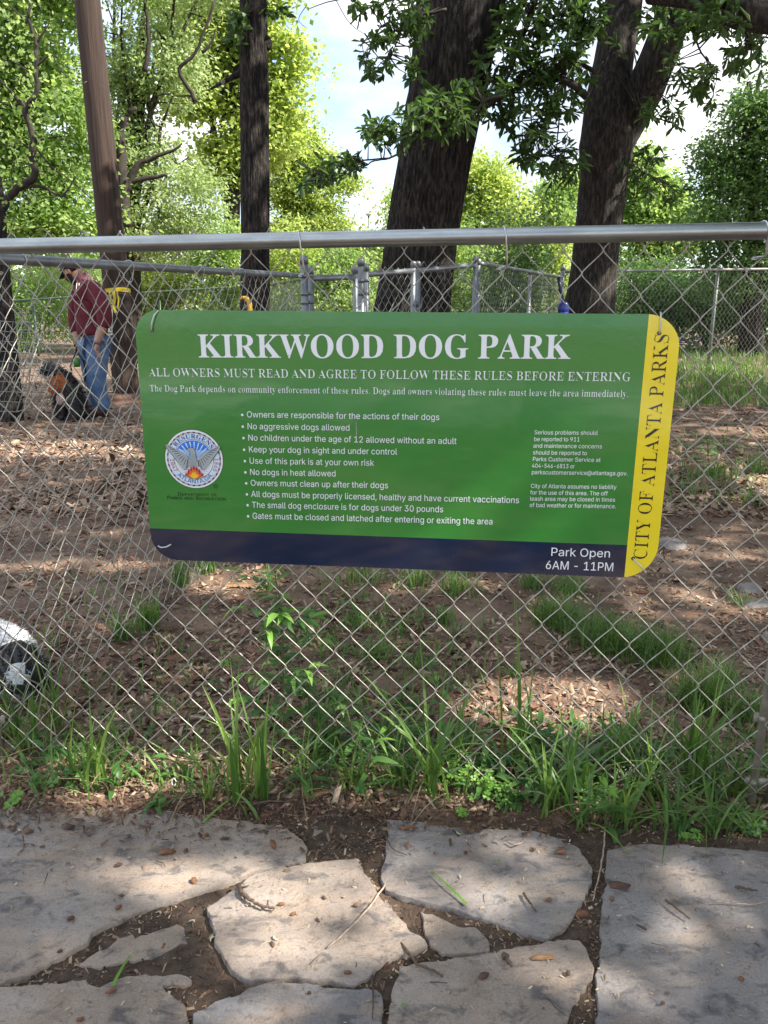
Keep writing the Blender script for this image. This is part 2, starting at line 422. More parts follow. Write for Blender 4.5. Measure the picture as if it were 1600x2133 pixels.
SERIF_GLYPHS = """A218|-4,0 -4,9 5,11 12,15 25,37 103,233 112,233 192,43 206,17 212,11 222,9 222,0 115,0 115,9 135,13 142,23 136,41 126,66 52,66 39,35 38,29 37,24 43,13 62,9 64,9 64,0|57,80 121,80 88,160
B221|8,0 8,9 22,11 31,16 36,26 37,41 37,184 35,206 26,216 8,219 8,228 110,228 149,224 176,215 193,198 198,175 192,151 174,134 143,124 180,112 202,92 209,66 203,38 186,17 157,4 119,0|91,126 94,126 117,128 132,136 140,150 142,173 140,192 135,206 124,214 108,217 99,216 94,212 91,195|111,12 129,15 142,25 148,41 150,64 147,88 139,104 123,113 99,116 91,116 91,33 95,17 101,13
C234|128,-5 97,-2 69,10 45,28 28,52 17,81 13,114 17,147 28,175 46,199 69,217 98,229 130,233 155,230 184,220 194,218 204,221 210,233 218,233 218,154 210,154 196,182 178,203 157,217 133,222 106,215 87,195 76,161 72,113 76,69 89,37 110,18 139,12 159,14 179,22 198,35 214,53 224,44 198,17 166,0
D248|10,0 10,9 23,11 31,15 36,23 37,37 37,187 35,203 30,213 21,218 7,219 7,228 111,228 148,224 178,215 203,198 220,176 231,148 234,114 227,64 204,28 167,7 114,0|111,12 131,15 147,23 160,37 171,69 175,115 171,159 159,191 139,210 111,217 101,215 95,212 91,192 91,36 95,17 101,13
E221|7,0 7,8 22,10 31,15 36,24 38,39 38,184 36,202 31,213 22,218 8,219 8,228 199,228 199,160 192,160 184,186 170,203 148,212 116,215 100,214 93,208 91,194 91,123 97,123 116,126 130,134 138,150 144,173 152,173 152,59 144,59 137,91 130,100 120,107 93,111 91,111 91,34 93,23 96,17 115,14 138,15 157,19 172,27 185,37 196,52 206,72 215,72 201,0
F202|8,0 8,9 22,11 31,17 36,26 37,42 37,187 36,202 31,212 22,217 7,219 7,228 197,228 197,160 189,160 184,178 178,193 168,203 155,210 137,214 115,216 100,215 93,211 91,199 91,124 95,124 114,126 128,135 137,150 142,173 151,173 151,59 142,59 137,84 128,100 114,109 94,112 91,112 91,40 94,21 98,15 105,12 128,9 128,0
G254|134,-5 100,-1 71,10 47,28 29,51 18,81 14,115 18,147 29,176 46,200 70,218 97,229 129,233 156,230 185,220 194,218 203,221 210,233 219,233 219,154 210,154 202,173 191,189 179,203 165,213 149,219 134,222 107,215 88,195 77,161 73,114 77,67 90,34 103,19 119,9 138,6 154,8 164,14 169,23 171,36 171,64 170,77 165,85 154,89 138,91 138,99 250,99 250,91 236,89 228,85 224,77 223,64 223,14 179,0
H262|8,0 8,9 22,11 31,16 36,25 37,40 37,189 36,203 31,212 22,217 8,219 8,228 121,228 121,219 102,216 93,208 91,189 91,125 171,125 171,189 169,208 160,216 141,219 141,228 254,228 254,219 239,217 230,212 226,203 225,189 225,40 226,26 231,16 239,11 254,9 254,0 141,0 141,9 155,11 165,15 169,24 171,40 171,110 91,110 91,40 93,25 97,16 106,11 121,9 121,0
I130|7,0 7,9 21,11 31,16 36,24 38,38 38,193 36,206 32,214 22,218 7,219 7,228 122,228 122,219 107,218 98,214 93,206 91,193 91,39 94,22 103,13 123,9 123,0
K255|8,0 8,9 23,11 32,16 36,25 38,40 38,189 36,203 31,212 23,217 8,219 8,228 121,228 121,219 102,216 94,208 91,189 91,117 161,187 171,199 174,209 167,217 145,219 145,228 243,228 243,219 238,219 207,210 172,180 135,142 232,23 243,12 260,9 260,0 140,0 140,9 153,9 161,10 167,17 158,33 100,107 91,99 91,40 93,25 97,16 106,11 121,9 121,0
L213|8,0 8,9 22,11 31,16 36,25 37,40 37,189 36,204 31,212 22,217 8,219 8,228 125,228 125,219 104,217 98,214 94,208 91,189 91,41 93,24 100,16 117,14 139,15 157,20 172,28 185,40 195,56 204,77 214,77 201,0
M317|7,0 7,9 21,11 31,16 36,25 38,40 38,191 35,208 26,216 7,219 7,228 92,228 158,71 225,228 309,228 309,219 295,217 286,212 282,203 280,189 280,43 282,21 291,12 308,9 308,0 198,0 198,9 216,12 225,22 227,42 227,199 144,0 135,0 53,194 53,40 54,24 60,15 70,10 85,9 85,0
N247|201,-5 53,175 53,39 55,24 59,15 68,11 83,9 83,0 9,0 9,9 27,12 36,21 38,39 38,194 18,217 9,219 9,228 78,228 195,84 195,189 193,207 184,216 166,219 166,228 240,228 240,219 225,217 217,212 212,203 211,188 211,-5
O263|130,-5 106,-3 84,4 64,15 47,29 33,46 22,67 16,89 14,114 16,138 22,161 33,181 47,199 65,213 85,224 108,231 133,233 157,231 179,224 198,213 216,199 230,182 240,162 247,139 249,114 247,89 240,67 230,46 215,29 198,15 177,4 155,-3|132,6 157,13 175,33 186,67 190,114 186,160 174,194 155,215 130,222 105,215 87,195 76,161 73,114 77,67 89,34 108,13
P209|8,0 8,9 22,11 31,16 36,25 37,40 37,189 36,203 31,212 22,217 8,219 8,228 107,228 144,226 168,220 183,211 195,199 202,184 204,166 199,140 183,120 157,107 121,103 91,103 91,40 93,25 97,16 106,11 121,9 121,0|91,115 101,115 122,118 136,126 144,142 146,165 144,187 138,203 126,212 108,216 95,212 91,199
R237|8,0 8,9 22,11 31,16 36,25 37,40 37,189 36,203 31,212 22,217 8,219 8,228 108,228 152,224 184,213 202,194 209,167 203,143 186,124 157,112 216,25 226,13 239,9 240,9 240,0 169,0 101,106 91,106 91,40 93,25 97,16 106,11 121,9 121,0|91,117 102,117 124,120 140,129 149,145 152,168 147,194 134,210 112,216 101,214 95,211 91,193
S195|21,-5 21,79 31,79 41,47 56,25 75,12 98,7 115,10 128,18 137,30 139,45 133,65 112,80 81,95 56,110 38,126 28,144 25,166 27,185 34,201 44,215 58,225 74,231 92,233 115,231 141,224 146,223 150,222 157,225 160,233 170,233 170,160 161,160 155,177 147,192 136,205 124,214 111,220 97,222 82,220 70,213 62,203 60,190 62,178 69,168 94,151 127,136 159,117 169,106 175,94 180,66 177,46 169,29 157,15 140,4 120,-3 96,-5 79,-4 63,0 49,5 42,6 35,4 31,-5
T212|46,0 46,9 61,10 71,15 76,25 78,40 78,217 75,217 51,213 33,202 20,183 14,159 5,159 5,228 205,228 205,158 197,158 187,191 166,210 134,217 132,217 132,40 133,25 138,15 148,10 164,9 164,0
U246|124,-6 84,-1 57,14 42,40 37,78 37,189 35,203 30,212 22,217 7,219 7,228 120,228 120,219 101,216 93,208 90,189 90,70 93,44 102,26 116,15 137,11 170,19 190,42 196,80 196,189 195,203 190,212 180,217 164,219 164,228 237,228 237,219 224,216 216,211 213,202 211,189 211,91 206,46 190,16 163,-1
W306|85,-5 16,196 8,214 1,218 -8,219 -8,228 90,228 90,219 75,216 71,212 70,205 74,186 111,77 150,176 143,199 139,209 134,215 115,219 115,228 220,228 220,219 202,216 196,206 199,193 237,83 270,185 274,203 273,211 269,215 252,219 252,228 312,228 312,219 303,216 297,211 287,190 223,-5 214,-5 158,154 95,-5
Y213|51,0 51,9 65,11 74,16 79,25 80,40 80,89 23,193 15,207 7,215 0,218 -7,219 -7,228 103,228 103,219 98,219 83,216 78,208 82,196 124,113 167,183 174,204 168,215 149,219 147,219 147,228 220,228 220,219 204,212 191,196 134,102 134,40 135,25 140,16 149,11 164,9 164,0
a172|127,-5 113,-3 104,5 100,17 76,1 48,-4 32,-2 20,6 13,17 10,32 15,52 32,68 59,82 99,95 99,121 98,133 93,141 85,146 74,148 58,145 52,137 57,128 61,116 60,107 55,101 48,97 39,95 29,97 22,102 18,109 16,118 19,129 25,139 34,147 47,154 63,158 81,159 112,156 132,146 143,129 146,105 146,31 147,20 152,17 160,21 165,14 147,0|76,17 87,20 99,32 99,85 77,76 64,61 59,42 63,23
c147|78,-5 60,-2 43,5 29,18 19,34 12,53 10,75 12,98 20,118 32,135 48,148 67,157 87,160 109,157 125,149 135,137 139,123 137,114 133,108 127,103 118,102 107,105 100,112 98,125 98,131 99,136 95,145 85,148 69,142 59,124 56,94 59,61 69,38 83,24 102,19 119,23 136,36 142,30 124,11 103,-1
d185|70,-5 53,-2 39,5 27,17 17,33 12,52 10,74 12,98 18,119 28,136 41,149 56,157 73,159 94,154 111,140 111,200 110,209 106,215 88,220 88,228 160,228 160,38 162,20 167,16 177,14 177,5 147,3 111,-5 111,19 94,1|86,14 93,16 101,21 107,28 111,38 111,121 109,129 103,135 87,140 74,136 65,125 60,105 59,77 60,49 65,29 73,18
e151|77,-5 59,-2 42,5 29,18 18,34 12,55 10,79 12,101 19,120 30,136 43,149 60,157 79,159 104,154 124,140 137,117 141,87 141,83 58,83 63,49 77,28 100,21 118,27 135,43 142,36 124,13 102,0|58,96 101,96 101,107 97,139 90,146 81,148 68,143 61,128 58,102
f107|7,0 7,8 20,11 25,17 26,37 26,138 8,138 8,155 26,155 26,177 30,200 42,218 62,229 87,232 106,230 120,223 129,212 132,200 130,190 126,183 120,179 112,178 98,183 94,188 92,195 96,210 98,213 99,216 97,220 90,222 81,220 77,215 74,195 74,155 102,155 102,138 74,138 74,33 75,20 79,13 87,9 100,8 100,0
g164|73,-70 44,-68 24,-61 11,-50 7,-37 14,-23 34,-13 17,0 12,15 14,27 21,37 33,46 51,55 29,67 16,84 11,106 13,121 20,134 30,144 44,152 60,157 79,159 98,157 117,152 158,152 158,134 134,134 143,119 146,102 144,88 138,76 129,65 117,58 102,53 86,51 78,52 71,52 56,47 52,42 50,36 55,27 71,25 88,25 129,20 143,15 151,6 156,-5 158,-18 152,-40 136,-56 110,-67|79,62 89,65 95,73 99,86 100,105 99,125 95,138 89,146 79,148 69,146 62,138 58,125 57,105 58,86 62,73 69,65|80,-58 109,-55 126,-47 132,-33 130,-25 125,-21 102,-17 48,-17 40,-26 37,-36 39,-45 47,-52 61,-56
h191|9,0 9,8 22,13 26,28 26,199 23,215 18,218 9,220 9,228 74,228 74,133 95,153 122,159 146,153 160,135 165,106 165,28 169,13 174,9 182,8 182,0 101,0 101,8 103,8 114,13 118,28 118,108 115,129 110,134 101,136 87,131 74,118 74,28 77,13 82,9 90,8 90,0
i99|50,181 41,183 32,188 27,196 25,206 27,216 32,224 41,230 50,232 60,230 68,224 74,216 76,206 74,196 68,188 60,183|9,0 9,8 23,13 26,28 26,126 23,142 10,147 10,155 74,155 74,28 77,13 90,8 90,0
k179|9,0 9,8 23,13 26,28 26,199 24,215 19,218 10,220 10,228 74,228 74,84 113,124 120,132 122,139 118,145 104,147 103,147 103,155 173,155 173,147 154,142 137,130 111,104 173,17 180,10 188,8 188,0 105,0 105,8 108,8 117,10 120,16 116,25 81,74 74,67 74,28 77,13 90,8 90,0
l100|9,0 9,8 23,13 26,28 26,199 24,215 19,218 10,220 10,228 74,228 74,28 77,13 90,8 90,0
m277|9,0 9,8 22,13 26,28 26,127 23,142 18,146 9,147 9,155 73,155 73,132 94,152 119,159 138,156 152,146 160,131 182,152 209,159 233,153 247,135 252,106 252,28 255,13 260,9 268,8 268,0 189,0 189,8 197,9 201,13 205,28 205,108 202,129 197,134 189,136 175,131 162,119 162,28 165,13 170,9 178,8 178,0 100,0 100,8 108,9 112,13 116,28 116,108 113,129 108,134 100,136 85,131 73,118 73,28 76,13 81,10 89,8 89,0
n191|9,0 9,8 22,13 26,28 26,127 23,142 18,146 9,147 9,155 74,155 74,134 95,153 122,159 146,153 160,135 165,106 165,28 169,13 174,9 182,8 182,0 101,0 101,8 103,8 114,13 118,28 118,108 115,129 110,134 101,136 87,131 74,118 74,28 77,13 82,9 90,8 90,0
o168|84,-5 63,-2 45,6 30,18 19,35 12,55 9,77 12,99 19,119 30,136 45,149 63,157 84,159 105,157 123,149 138,136 149,120 156,100 158,77 156,54 149,34 138,18 123,5 105,-2|84,6 96,9 104,19 109,41 110,77 108,114 104,135 96,146 84,149 72,146 64,135 60,114 58,77 60,41 64,19 72,9
p186|9,-70 9,-62 20,-59 25,-50 26,-32 26,122 23,142 10,147 10,155 72,155 72,131 83,147 98,156 115,160 132,157 146,149 158,137 167,121 173,102 175,80 173,57 167,36 158,19 146,6 131,-2 113,-5 91,0 74,16 74,-29 76,-49 83,-59 99,-61 99,-70|98,14 111,18 120,30 125,50 126,77 125,104 121,124 113,135 99,139 85,134 74,118 74,34 84,19
r144|9,0 9,8 23,13 26,28 26,126 23,143 10,147 10,155 73,155 73,126 82,140 94,151 105,157 117,159 129,157 138,152 143,144 145,133 143,124 139,117 132,113 124,111 111,115 103,125 94,130 87,128 81,121 76,110 75,96 75,28 76,18 79,13 99,8 99,0
s144|76,-5 61,-3 43,3 37,4 30,2 26,-4 18,-4 18,53 27,53 33,34 43,19 56,10 70,7 81,9 89,13 94,20 96,29 92,42 78,52 53,65 38,74 27,85 21,97 18,110 22,130 32,145 49,156 71,160 83,158 99,154 103,153 106,152 111,154 115,160 122,160 122,111 114,111 107,127 98,139 87,146 75,148 65,147 58,143 54,137 52,130 58,116 73,106 96,95 111,86 121,76 127,63 129,47 125,26 114,9 97,-2
t114|62,-5 44,-2 33,5 26,18 24,36 24,139 10,139 10,150 44,185 64,212 72,212 72,155 104,155 104,139 72,139 72,41 75,25 78,21 84,20 95,24 103,37 111,33 99,12 82,-1
u187|65,-5 46,-2 33,9 25,25 23,48 23,124 20,141 15,145 6,147 6,155 71,155 71,37 75,23 81,19 88,18 103,22 114,33 114,124 110,142 105,146 95,147 95,155 162,155 162,35 166,19 180,15 180,6 150,4 114,-5 114,20 105,10 93,2 80,-3
v153|71,-5 19,124 11,141 6,145 -1,147 -1,155 82,155 82,147 78,147 68,145 64,138 65,134 92,61 118,126 121,136 116,144 102,147 102,155 152,155 152,147 144,144 139,139 130,122 80,-5
w217|61,-5 8,132 3,142 -5,147 -5,155 69,155 69,147 60,145 57,138 58,133 60,126 83,63 105,118 100,133 95,144 84,147 84,155 162,155 162,147 151,144 148,138 148,134 149,131 168,71 191,128 193,138 190,144 178,147 178,155 223,155 223,147 212,142 206,129 152,-5 144,-5 111,98 70,-5
y150|26,-70 15,-68 5,-62 -1,-53 -3,-42 -2,-34 2,-27 9,-21 18,-20 32,-25 36,-30 37,-38 37,-41 37,-44 38,-48 43,-49 49,-46 57,-37 65,-22 70,-2 18,125 12,138 8,144 -2,147 -2,155 81,155 81,147 68,145 64,137 65,133 66,128 93,59 115,121 118,130 119,137 115,145 101,147 101,155 150,155 150,147 143,145 139,140 130,121 81,-12 65,-48 56,-59 48,-65
 87|
.90|45,-5 30,1 26,8 24,18 26,29 30,36 45,41 60,36 64,29 66,18 64,8 60,1"""
SANS_GLYPHS = """ 94|
,94|19,-60 34,36 68,36 42,-60
-226|168,122 168,94 57,94 57,122
.94|48,-2 39,-1 31,4 26,12 25,20 26,29 31,37 39,42 48,43 56,42 64,37 69,29 71,20 69,12 64,4 56,-1
0226|113,-3 87,0 65,12 47,31 34,57 27,89 24,127 27,165 35,197 48,223 65,242 87,254 113,258 139,254 161,242 179,223 192,197 200,165 203,127 200,89 192,57 179,31 162,12 140,0|113,25 131,28 145,37 157,52 165,72 170,97 172,127 170,157 165,182 157,203 145,218 131,227 113,230 96,227 82,218 70,203 62,182 56,157 55,127 56,97 62,72 70,52 82,37 96,28
1226|38,0 38,27 195,27 195,0|138,254 138,0 106,0 106,224 105,224 43,179 43,213 99,254
2226|32,0 32,24 117,114 141,141 155,163 160,186 159,198 154,209 146,218 137,224 112,230 98,228 86,224 77,216 69,207 65,195 64,181 33,181 35,202 43,221 55,237 72,248 91,255 112,258 134,255 153,248 169,237 181,223 188,205 191,186 185,159 168,129 133,90 76,30 76,28 195,28 195,0
3226|109,-3 87,-1 66,5 49,15 35,29 26,46 22,66 55,66 57,54 63,44 72,35 83,30 109,25 138,30 149,37 157,46 163,58 165,72 163,86 158,98 150,109 137,117 121,122 101,124 78,124 78,150 144,224 144,226 35,226 35,254 186,254 186,230 106,139 106,144 132,144 154,138 172,127 185,111 194,93 196,72 194,51 185,33 172,18 154,6 133,-1
4226|20,53 20,79 123,254 155,254 54,83 54,81 207,81 207,53|141,0 141,61 141,73 141,159 171,159 171,0
5226|111,-3 89,-1 70,6 54,16 41,30 33,47 30,65 61,65 64,54 69,44 87,30 111,25 125,27 138,32 149,41 157,52 162,66 164,81 162,97 157,111 148,122 137,131 124,137 109,138 84,134 64,123 34,126 48,254 183,254 183,226 75,226 67,151 68,151 89,162 115,167 131,165 147,160 161,153 172,143 182,130 189,116 194,99 195,82 193,58 184,38 171,21 154,8 134,-1
6226|113,-3 91,-1 71,7 55,20 42,37 34,58 32,81 34,100 40,119 69,170 126,254 161,254 75,131 73,131 83,144 98,153 117,157 139,155 158,147 173,136 185,120 192,101 194,79 192,56 184,36 171,20 155,7 135,-1|113,24 127,26 139,31 149,40 157,51 162,64 164,79 162,94 157,107 149,118 139,126 127,131 113,133 99,131 87,126 77,118 69,107 64,94 62,79 64,64 69,51 77,40 87,31 99,26
7226|48,0 162,224 162,226 31,226 31,254 195,254 195,224 82,0
8226|113,-3 89,-1 68,6 50,17 37,31 29,48 26,68 28,83 33,98 40,110 51,121 63,128 76,132 76,133 59,141 46,154 38,171 35,190 38,209 45,225 57,239 73,249 92,256 113,258 134,256 153,249 169,239 181,225 188,209 191,190 188,171 180,154 167,141 150,133 150,132 164,128 176,121 186,110 194,98 199,83 200,68 198,48 189,31 176,17 158,6 137,-1|113,25 129,26 142,30 153,37 161,46 167,57 168,69 167,83 161,94 153,104 141,111 128,116 113,118 98,116 85,111 73,104 65,94 59,83 58,69 59,57 64,46 73,37 84,30 97,26|113,145 137,150 146,157 154,165 158,176 160,188 158,200 154,210 147,218 138,225 113,230 89,225 79,218 72,210 68,200 66,188 68,176 72,165 79,157 89,150
9226|113,258 135,255 155,247 171,234 184,217 192,197 194,173 192,155 186,135 158,84 100,0 65,0 151,124 154,124 144,111 128,101 109,97 87,100 69,107 53,119 41,134 34,154 32,176 34,198 42,218 55,235 71,247 91,255|113,230 99,228 87,223 77,215 69,204 64,191 63,176 64,161 69,148 77,137 87,129 99,123 113,122 127,123 139,129 149,137 157,147 162,160 164,175 162,190 157,204 150,215 139,223 127,228
@338|178,-68 142,-65 111,-57 84,-44 61,-26 43,-4 31,23 23,54 20,90 23,124 31,155 44,182 61,204 84,222 110,235 140,243 174,246 207,243 236,235 261,221 281,204 297,183 308,159 315,134 318,108 316,71 307,38 300,25 289,14 276,8 258,5 238,8 220,18 214,25 211,34 210,34 204,24 194,15 181,8 163,6 142,9 125,18 112,31 102,48 96,69 94,91 97,113 103,132 114,149 129,161 146,169 165,172 180,170 192,166 208,153 210,153 210,167 237,167 237,55 238,45 242,37 249,31 259,30 270,32 278,38 284,48 288,64 291,108 289,129 283,150 274,170 261,187 245,201 225,212 201,219 174,221 146,219 121,212 100,201 82,186 68,167 57,144 51,118 49,89 51,59 57,33 68,10 82,-8 101,-23 123,-34 149,-40 179,-43 206,-40 229,-34 245,-29 252,-53 232,-60 205,-65|165,32 180,34 191,39 200,47 206,59 211,92 210,111 206,124 199,134 190,141 165,146 152,144 141,139 133,130 126,119 121,92 125,63 131,50 139,41 151,35
A240|8,0 101,254 138,254 231,0 198,0 144,151 132,186 116,239 123,239 106,185 95,151 43,0|55,71 55,99 185,99 185,71
C255|134,-3 103,1 75,12 52,32 35,58 24,90 20,127 24,165 35,197 52,223 75,242 103,254 134,258 170,252 186,245 201,236 214,224 224,209 232,193 236,174 204,174 195,197 179,214 158,224 134,228 111,225 92,216 75,202 62,182 54,157 52,127 54,97 63,72 75,53 92,38 112,29 134,26 158,30 179,40 195,57 204,80 236,80 232,62 224,45 214,31 201,19 187,9 170,2 153,-2
D251|109,0 48,0 48,29 107,29 136,31 159,40 177,55 189,75 197,99 200,128 197,156 190,180 177,200 160,214 138,223 110,226 47,226 47,254 113,254 147,251 176,239 200,221 217,196 227,164 231,128 227,91 217,59 199,34 175,15 145,4|62,254 62,0 30,0 30,254
E209|30,0 30,254 186,254 186,226 62,226 62,143 178,143 178,114 62,114 62,29 188,29 188,0
F205|30,0 30,254 185,254 185,226 62,226 62,139 173,139 173,111 62,111 62,0
G260|134,-3 102,1 75,13 52,32 35,58 24,90 20,127 24,165 35,197 52,223 74,242 102,254 132,258 152,256 170,252 187,245 202,235 214,222 225,208 232,192 237,174 204,174 194,197 178,213 158,224 133,228 111,225 92,216 75,202 62,182 54,157 52,127 54,97 63,72 75,53 92,38 112,29 134,26 155,29 172,36 187,47 198,62 205,80 207,101 217,100 141,100 141,128 239,128 239,100 236,71 225,45 209,25 188,9 163,0
I150|16,0 16,29 59,29 59,226 16,226 16,254 135,254 135,226 91,226 91,29 135,29 135,0
K233|52,73 52,108 70,131 87,152 106,172 182,254 224,254 116,138 114,138|30,0 30,254 62,254 62,167 62,112 62,97 62,0|186,0 94,130 114,155 224,0
L196|30,0 30,254 62,254 62,29 181,29 181,0
M314|30,0 30,254 76,254 139,94 144,79 150,61 156,42 161,24 154,24 159,41 165,61 171,79 176,94 238,254 284,254 284,0 252,0 252,145 252,163 253,184 253,207 253,229 256,229 249,205 241,181 234,161 228,145 171,0 143,0 85,145 80,160 72,181 65,204 56,229 59,229 60,208 60,186 61,164 61,145 61,0
N262|30,0 30,254 68,254 172,91 181,75 194,53 207,27 202,27 200,54 200,79 199,97 199,254 232,254 232,0 193,0 101,145 89,165 74,191 54,226 60,227 61,192 62,164 62,145 62,0
O266|133,-3 103,1 75,12 52,32 35,58 24,90 20,127 24,165 35,197 52,223 75,242 103,254 133,258 164,254 192,242 215,223 232,197 243,165 247,127 243,90 232,58 215,32 192,12 164,1|133,26 155,29 175,38 191,52 204,72 212,97 215,127 212,157 204,182 191,202 175,216 155,225 133,228 112,225 92,216 75,202 63,182 54,157 52,127 54,97 63,72 75,52 92,38 112,29
P222|30,0 30,254 118,254 144,252 166,244 183,231 195,215 202,195 204,174 202,152 195,133 183,116 166,104 144,96 118,93 55,93 55,121 116,121 134,123 149,128 159,136 167,147 171,160 172,174 171,188 167,201 159,211 148,219 134,224 116,226 62,226 62,0
R224|30,0 30,254 118,254 145,252 167,244 183,232 195,217 202,198 205,176 202,154 195,136 183,120 166,109 145,101 118,99 48,99 48,128 117,128 135,129 149,133 160,141 167,150 171,162 173,176 171,190 167,202 159,212 149,220 134,224 116,226 62,226 62,0|177,0 115,115 151,115 214,0
S223|112,-4 86,-2 64,5 46,15 32,30 23,48 19,68 52,68 55,55 62,44 71,35 83,29 112,25 128,26 143,30 155,37 165,46 171,57 173,70 171,81 166,89 148,102 122,111 92,120 64,130 43,145 30,163 26,186 29,206 37,224 51,238 69,249 90,256 114,258 137,256 158,249 175,238 189,224 197,208 200,189 169,189 163,206 151,219 134,227 112,229 97,228 84,224 73,218 64,209 59,199 58,188 60,176 65,167 85,154 106,147 132,140 156,132 179,119 197,99 202,85 204,69 201,50 193,32 180,17 162,5 139,-2
T224|16,226 16,254 208,254 208,226 128,226 128,0 96,0 96,226
U258|129,-4 101,-1 77,8 57,22 42,40 33,62 30,87 30,254 62,254 62,89 64,72 70,57 80,44 94,34 110,28 129,26 149,28 165,34 179,44 188,57 194,72 196,89 196,254 229,254 229,87 226,62 216,40 201,22 182,8 157,-1
a194|80,-4 63,-3 47,2 34,11 24,22 17,37 15,54 17,69 22,80 29,90 39,97 63,105 89,110 117,113 133,117 136,121 138,127 138,128 133,148 120,161 98,165 75,161 59,150 50,137 20,146 29,161 39,173 52,182 66,188 97,192 119,190 143,180 153,172 161,160 167,145 168,126 168,0 138,0 138,26 136,26 126,12 108,1|85,23 101,24 114,29 124,37 132,47 136,57 138,69 138,95 130,91 116,88 100,86 88,84 67,79 52,70 47,62 46,52 51,36 65,26
b212|115,-4 99,-3 86,2 69,16 59,29 56,29 56,0 26,0 26,254 57,254 57,160 59,160 69,173 86,186 98,191 115,192 137,189 156,180 173,166 185,146 193,122 195,94 193,66 185,42 173,23 157,8 137,-1|110,23 126,26 140,33 150,44 158,58 163,75 164,95 163,114 158,131 150,145 140,156 126,163 110,165 94,163 81,156 70,145 62,131 58,114 56,95 58,75 63,58 70,43 81,32 94,26
c198|104,-4 79,-1 58,8 41,23 28,43 20,66 17,94 20,122 28,146 41,165 58,180 79,189 104,192 130,189 153,178 170,161 181,138 151,131 145,145 135,155 121,162 104,165 86,162 73,155 62,144 54,129 50,112 48,94 50,75 54,59 62,44 73,33 86,26 104,23 121,26 135,33 146,44 152,59 181,51 171,28 153,11 130,0
d212|98,-4 75,-1 56,8 40,23 27,42 20,66 17,94 20,122 27,146 40,166 56,180 75,189 98,192 114,191 126,186 144,173 153,160 155,160 155,254 186,254 186,0 156,0 156,29 153,29 143,16 126,2 114,-3|102,23 118,26 132,32 142,43 150,58 154,75 156,95 154,114 150,131 142,145 132,156 118,163 102,165 86,163 72,156 62,145 54,131 50,114 48,95 50,75 54,58 62,44 73,33 86,26
e202|106,-4 80,-1 58,8 41,23 28,42 20,66 17,93 20,121 28,145 40,165 58,180 78,189 103,192 133,187 147,180 160,170 170,157 179,141 184,121 186,97 186,85 37,85 37,110 169,110 155,101 153,119 149,134 141,147 131,157 118,163 103,165 87,163 73,157 62,147 54,135 50,121 48,105 48,89 50,69 55,53 64,40 76,31 90,25 106,23 127,26 143,36 153,53 182,45 177,32 168,20 156,10 141,2 125,-3
f127|114,190 114,164 3,164 3,190|40,0 40,216 42,231 48,243 57,252 68,259 94,265 111,263 121,260 114,234 107,236 97,237 85,235 77,230 72,221 71,209 71,0
g212|103,-75 84,-74 67,-70 41,-55 25,-35 51,-20 61,-33 77,-44 103,-49 124,-46 141,-38 152,-23 156,-3 156,34 153,34 143,21 126,8 114,4 97,2 76,5 56,13 40,27 28,45 20,68 17,96 20,123 27,147 40,166 56,180 76,189 98,192 114,191 127,186 144,173 154,159 157,159 157,190 186,190 186,-4 183,-27 175,-45 162,-59 145,-68 125,-73|102,30 118,32 132,38 142,47 150,61 155,77 156,96 155,115 150,132 142,146 132,156 119,163 102,165 86,163 73,156 62,145 54,131 50,115 48,96 50,78 54,61 62,48 73,38 86,32
h205|57,113 57,0 26,0 26,254 57,254 57,144 51,144 62,166 76,181 94,189 114,192 132,190 148,184 161,174 170,160 177,142 179,120 179,0 148,0 148,118 145,137 136,152 123,161 105,165 92,163 80,159 71,151 63,141 58,129
i83|26,0 26,190 57,190 57,0|42,221 34,223 27,227 22,234 21,242 22,249 27,256 34,260 42,262 50,260 57,256 62,249 63,242 62,234 57,227 50,223
k190|55,68 55,106 60,106 142,190 180,190 92,100 89,100|26,0 26,254 57,254 57,0|147,0 74,93 96,114 186,0
l94|70,-1 50,2 37,10 29,24 26,42 26,254 57,254 57,49 60,31 65,27 73,26 80,26 85,27 90,1 81,0
m305|26,0 26,190 56,190 56,148 54,148 59,162 66,173 86,188 110,193 129,190 144,180 154,166 160,147 156,147 161,160 169,172 190,187 218,193 234,191 249,186 261,177 270,164 276,148 278,128 278,0 248,0 248,127 245,145 236,156 224,163 209,165 197,164 187,160 173,145 168,124 168,0 137,0 137,130 134,144 126,156 115,163 100,165 79,160 70,154 63,145 58,133 57,119 57,0
n205|57,113 57,0 26,0 26,190 56,190 56,144 51,144 62,166 76,181 94,189 114,192 132,190 147,184 160,174 170,160 176,142 179,120 179,0 148,0 148,118 145,137 136,152 123,161 105,165 92,163 80,159 71,151 63,141 58,129
o207|104,-4 79,-1 58,8 41,23 28,43 20,66 17,94 20,122 28,146 41,165 58,180 79,189 104,192 128,189 149,180 167,165 180,146 188,122 191,94 188,66 180,43 167,23 149,8 128,-1|104,23 121,26 135,33 146,44 154,59 158,75 160,94 158,112 154,129 146,144 135,155 121,162 104,165 86,162 73,155 62,144 54,129 50,112 48,94 50,75 54,59 62,44 73,33 86,26
p212|26,-71 26,190 56,190 56,160 59,160 69,173 86,186 98,191 115,192 137,189 156,180 173,166 185,146 193,122 195,94 193,66 185,42 173,23 157,8 137,-1 115,-4 99,-3 86,2 69,16 59,29 57,29 57,-71|110,23 126,26 140,33 150,44 158,58 163,75 164,95 163,114 158,131 150,145 140,156 126,163 110,165 94,163 81,156 70,145 62,131 58,114 56,95 58,75 63,58 70,43 81,32 94,26
r129|26,0 26,190 56,190 56,160 58,160 65,173 76,184 90,190 107,192 115,192 122,192 122,161 115,162 103,163 91,161 80,157 70,151 63,142 58,131 57,118 57,0
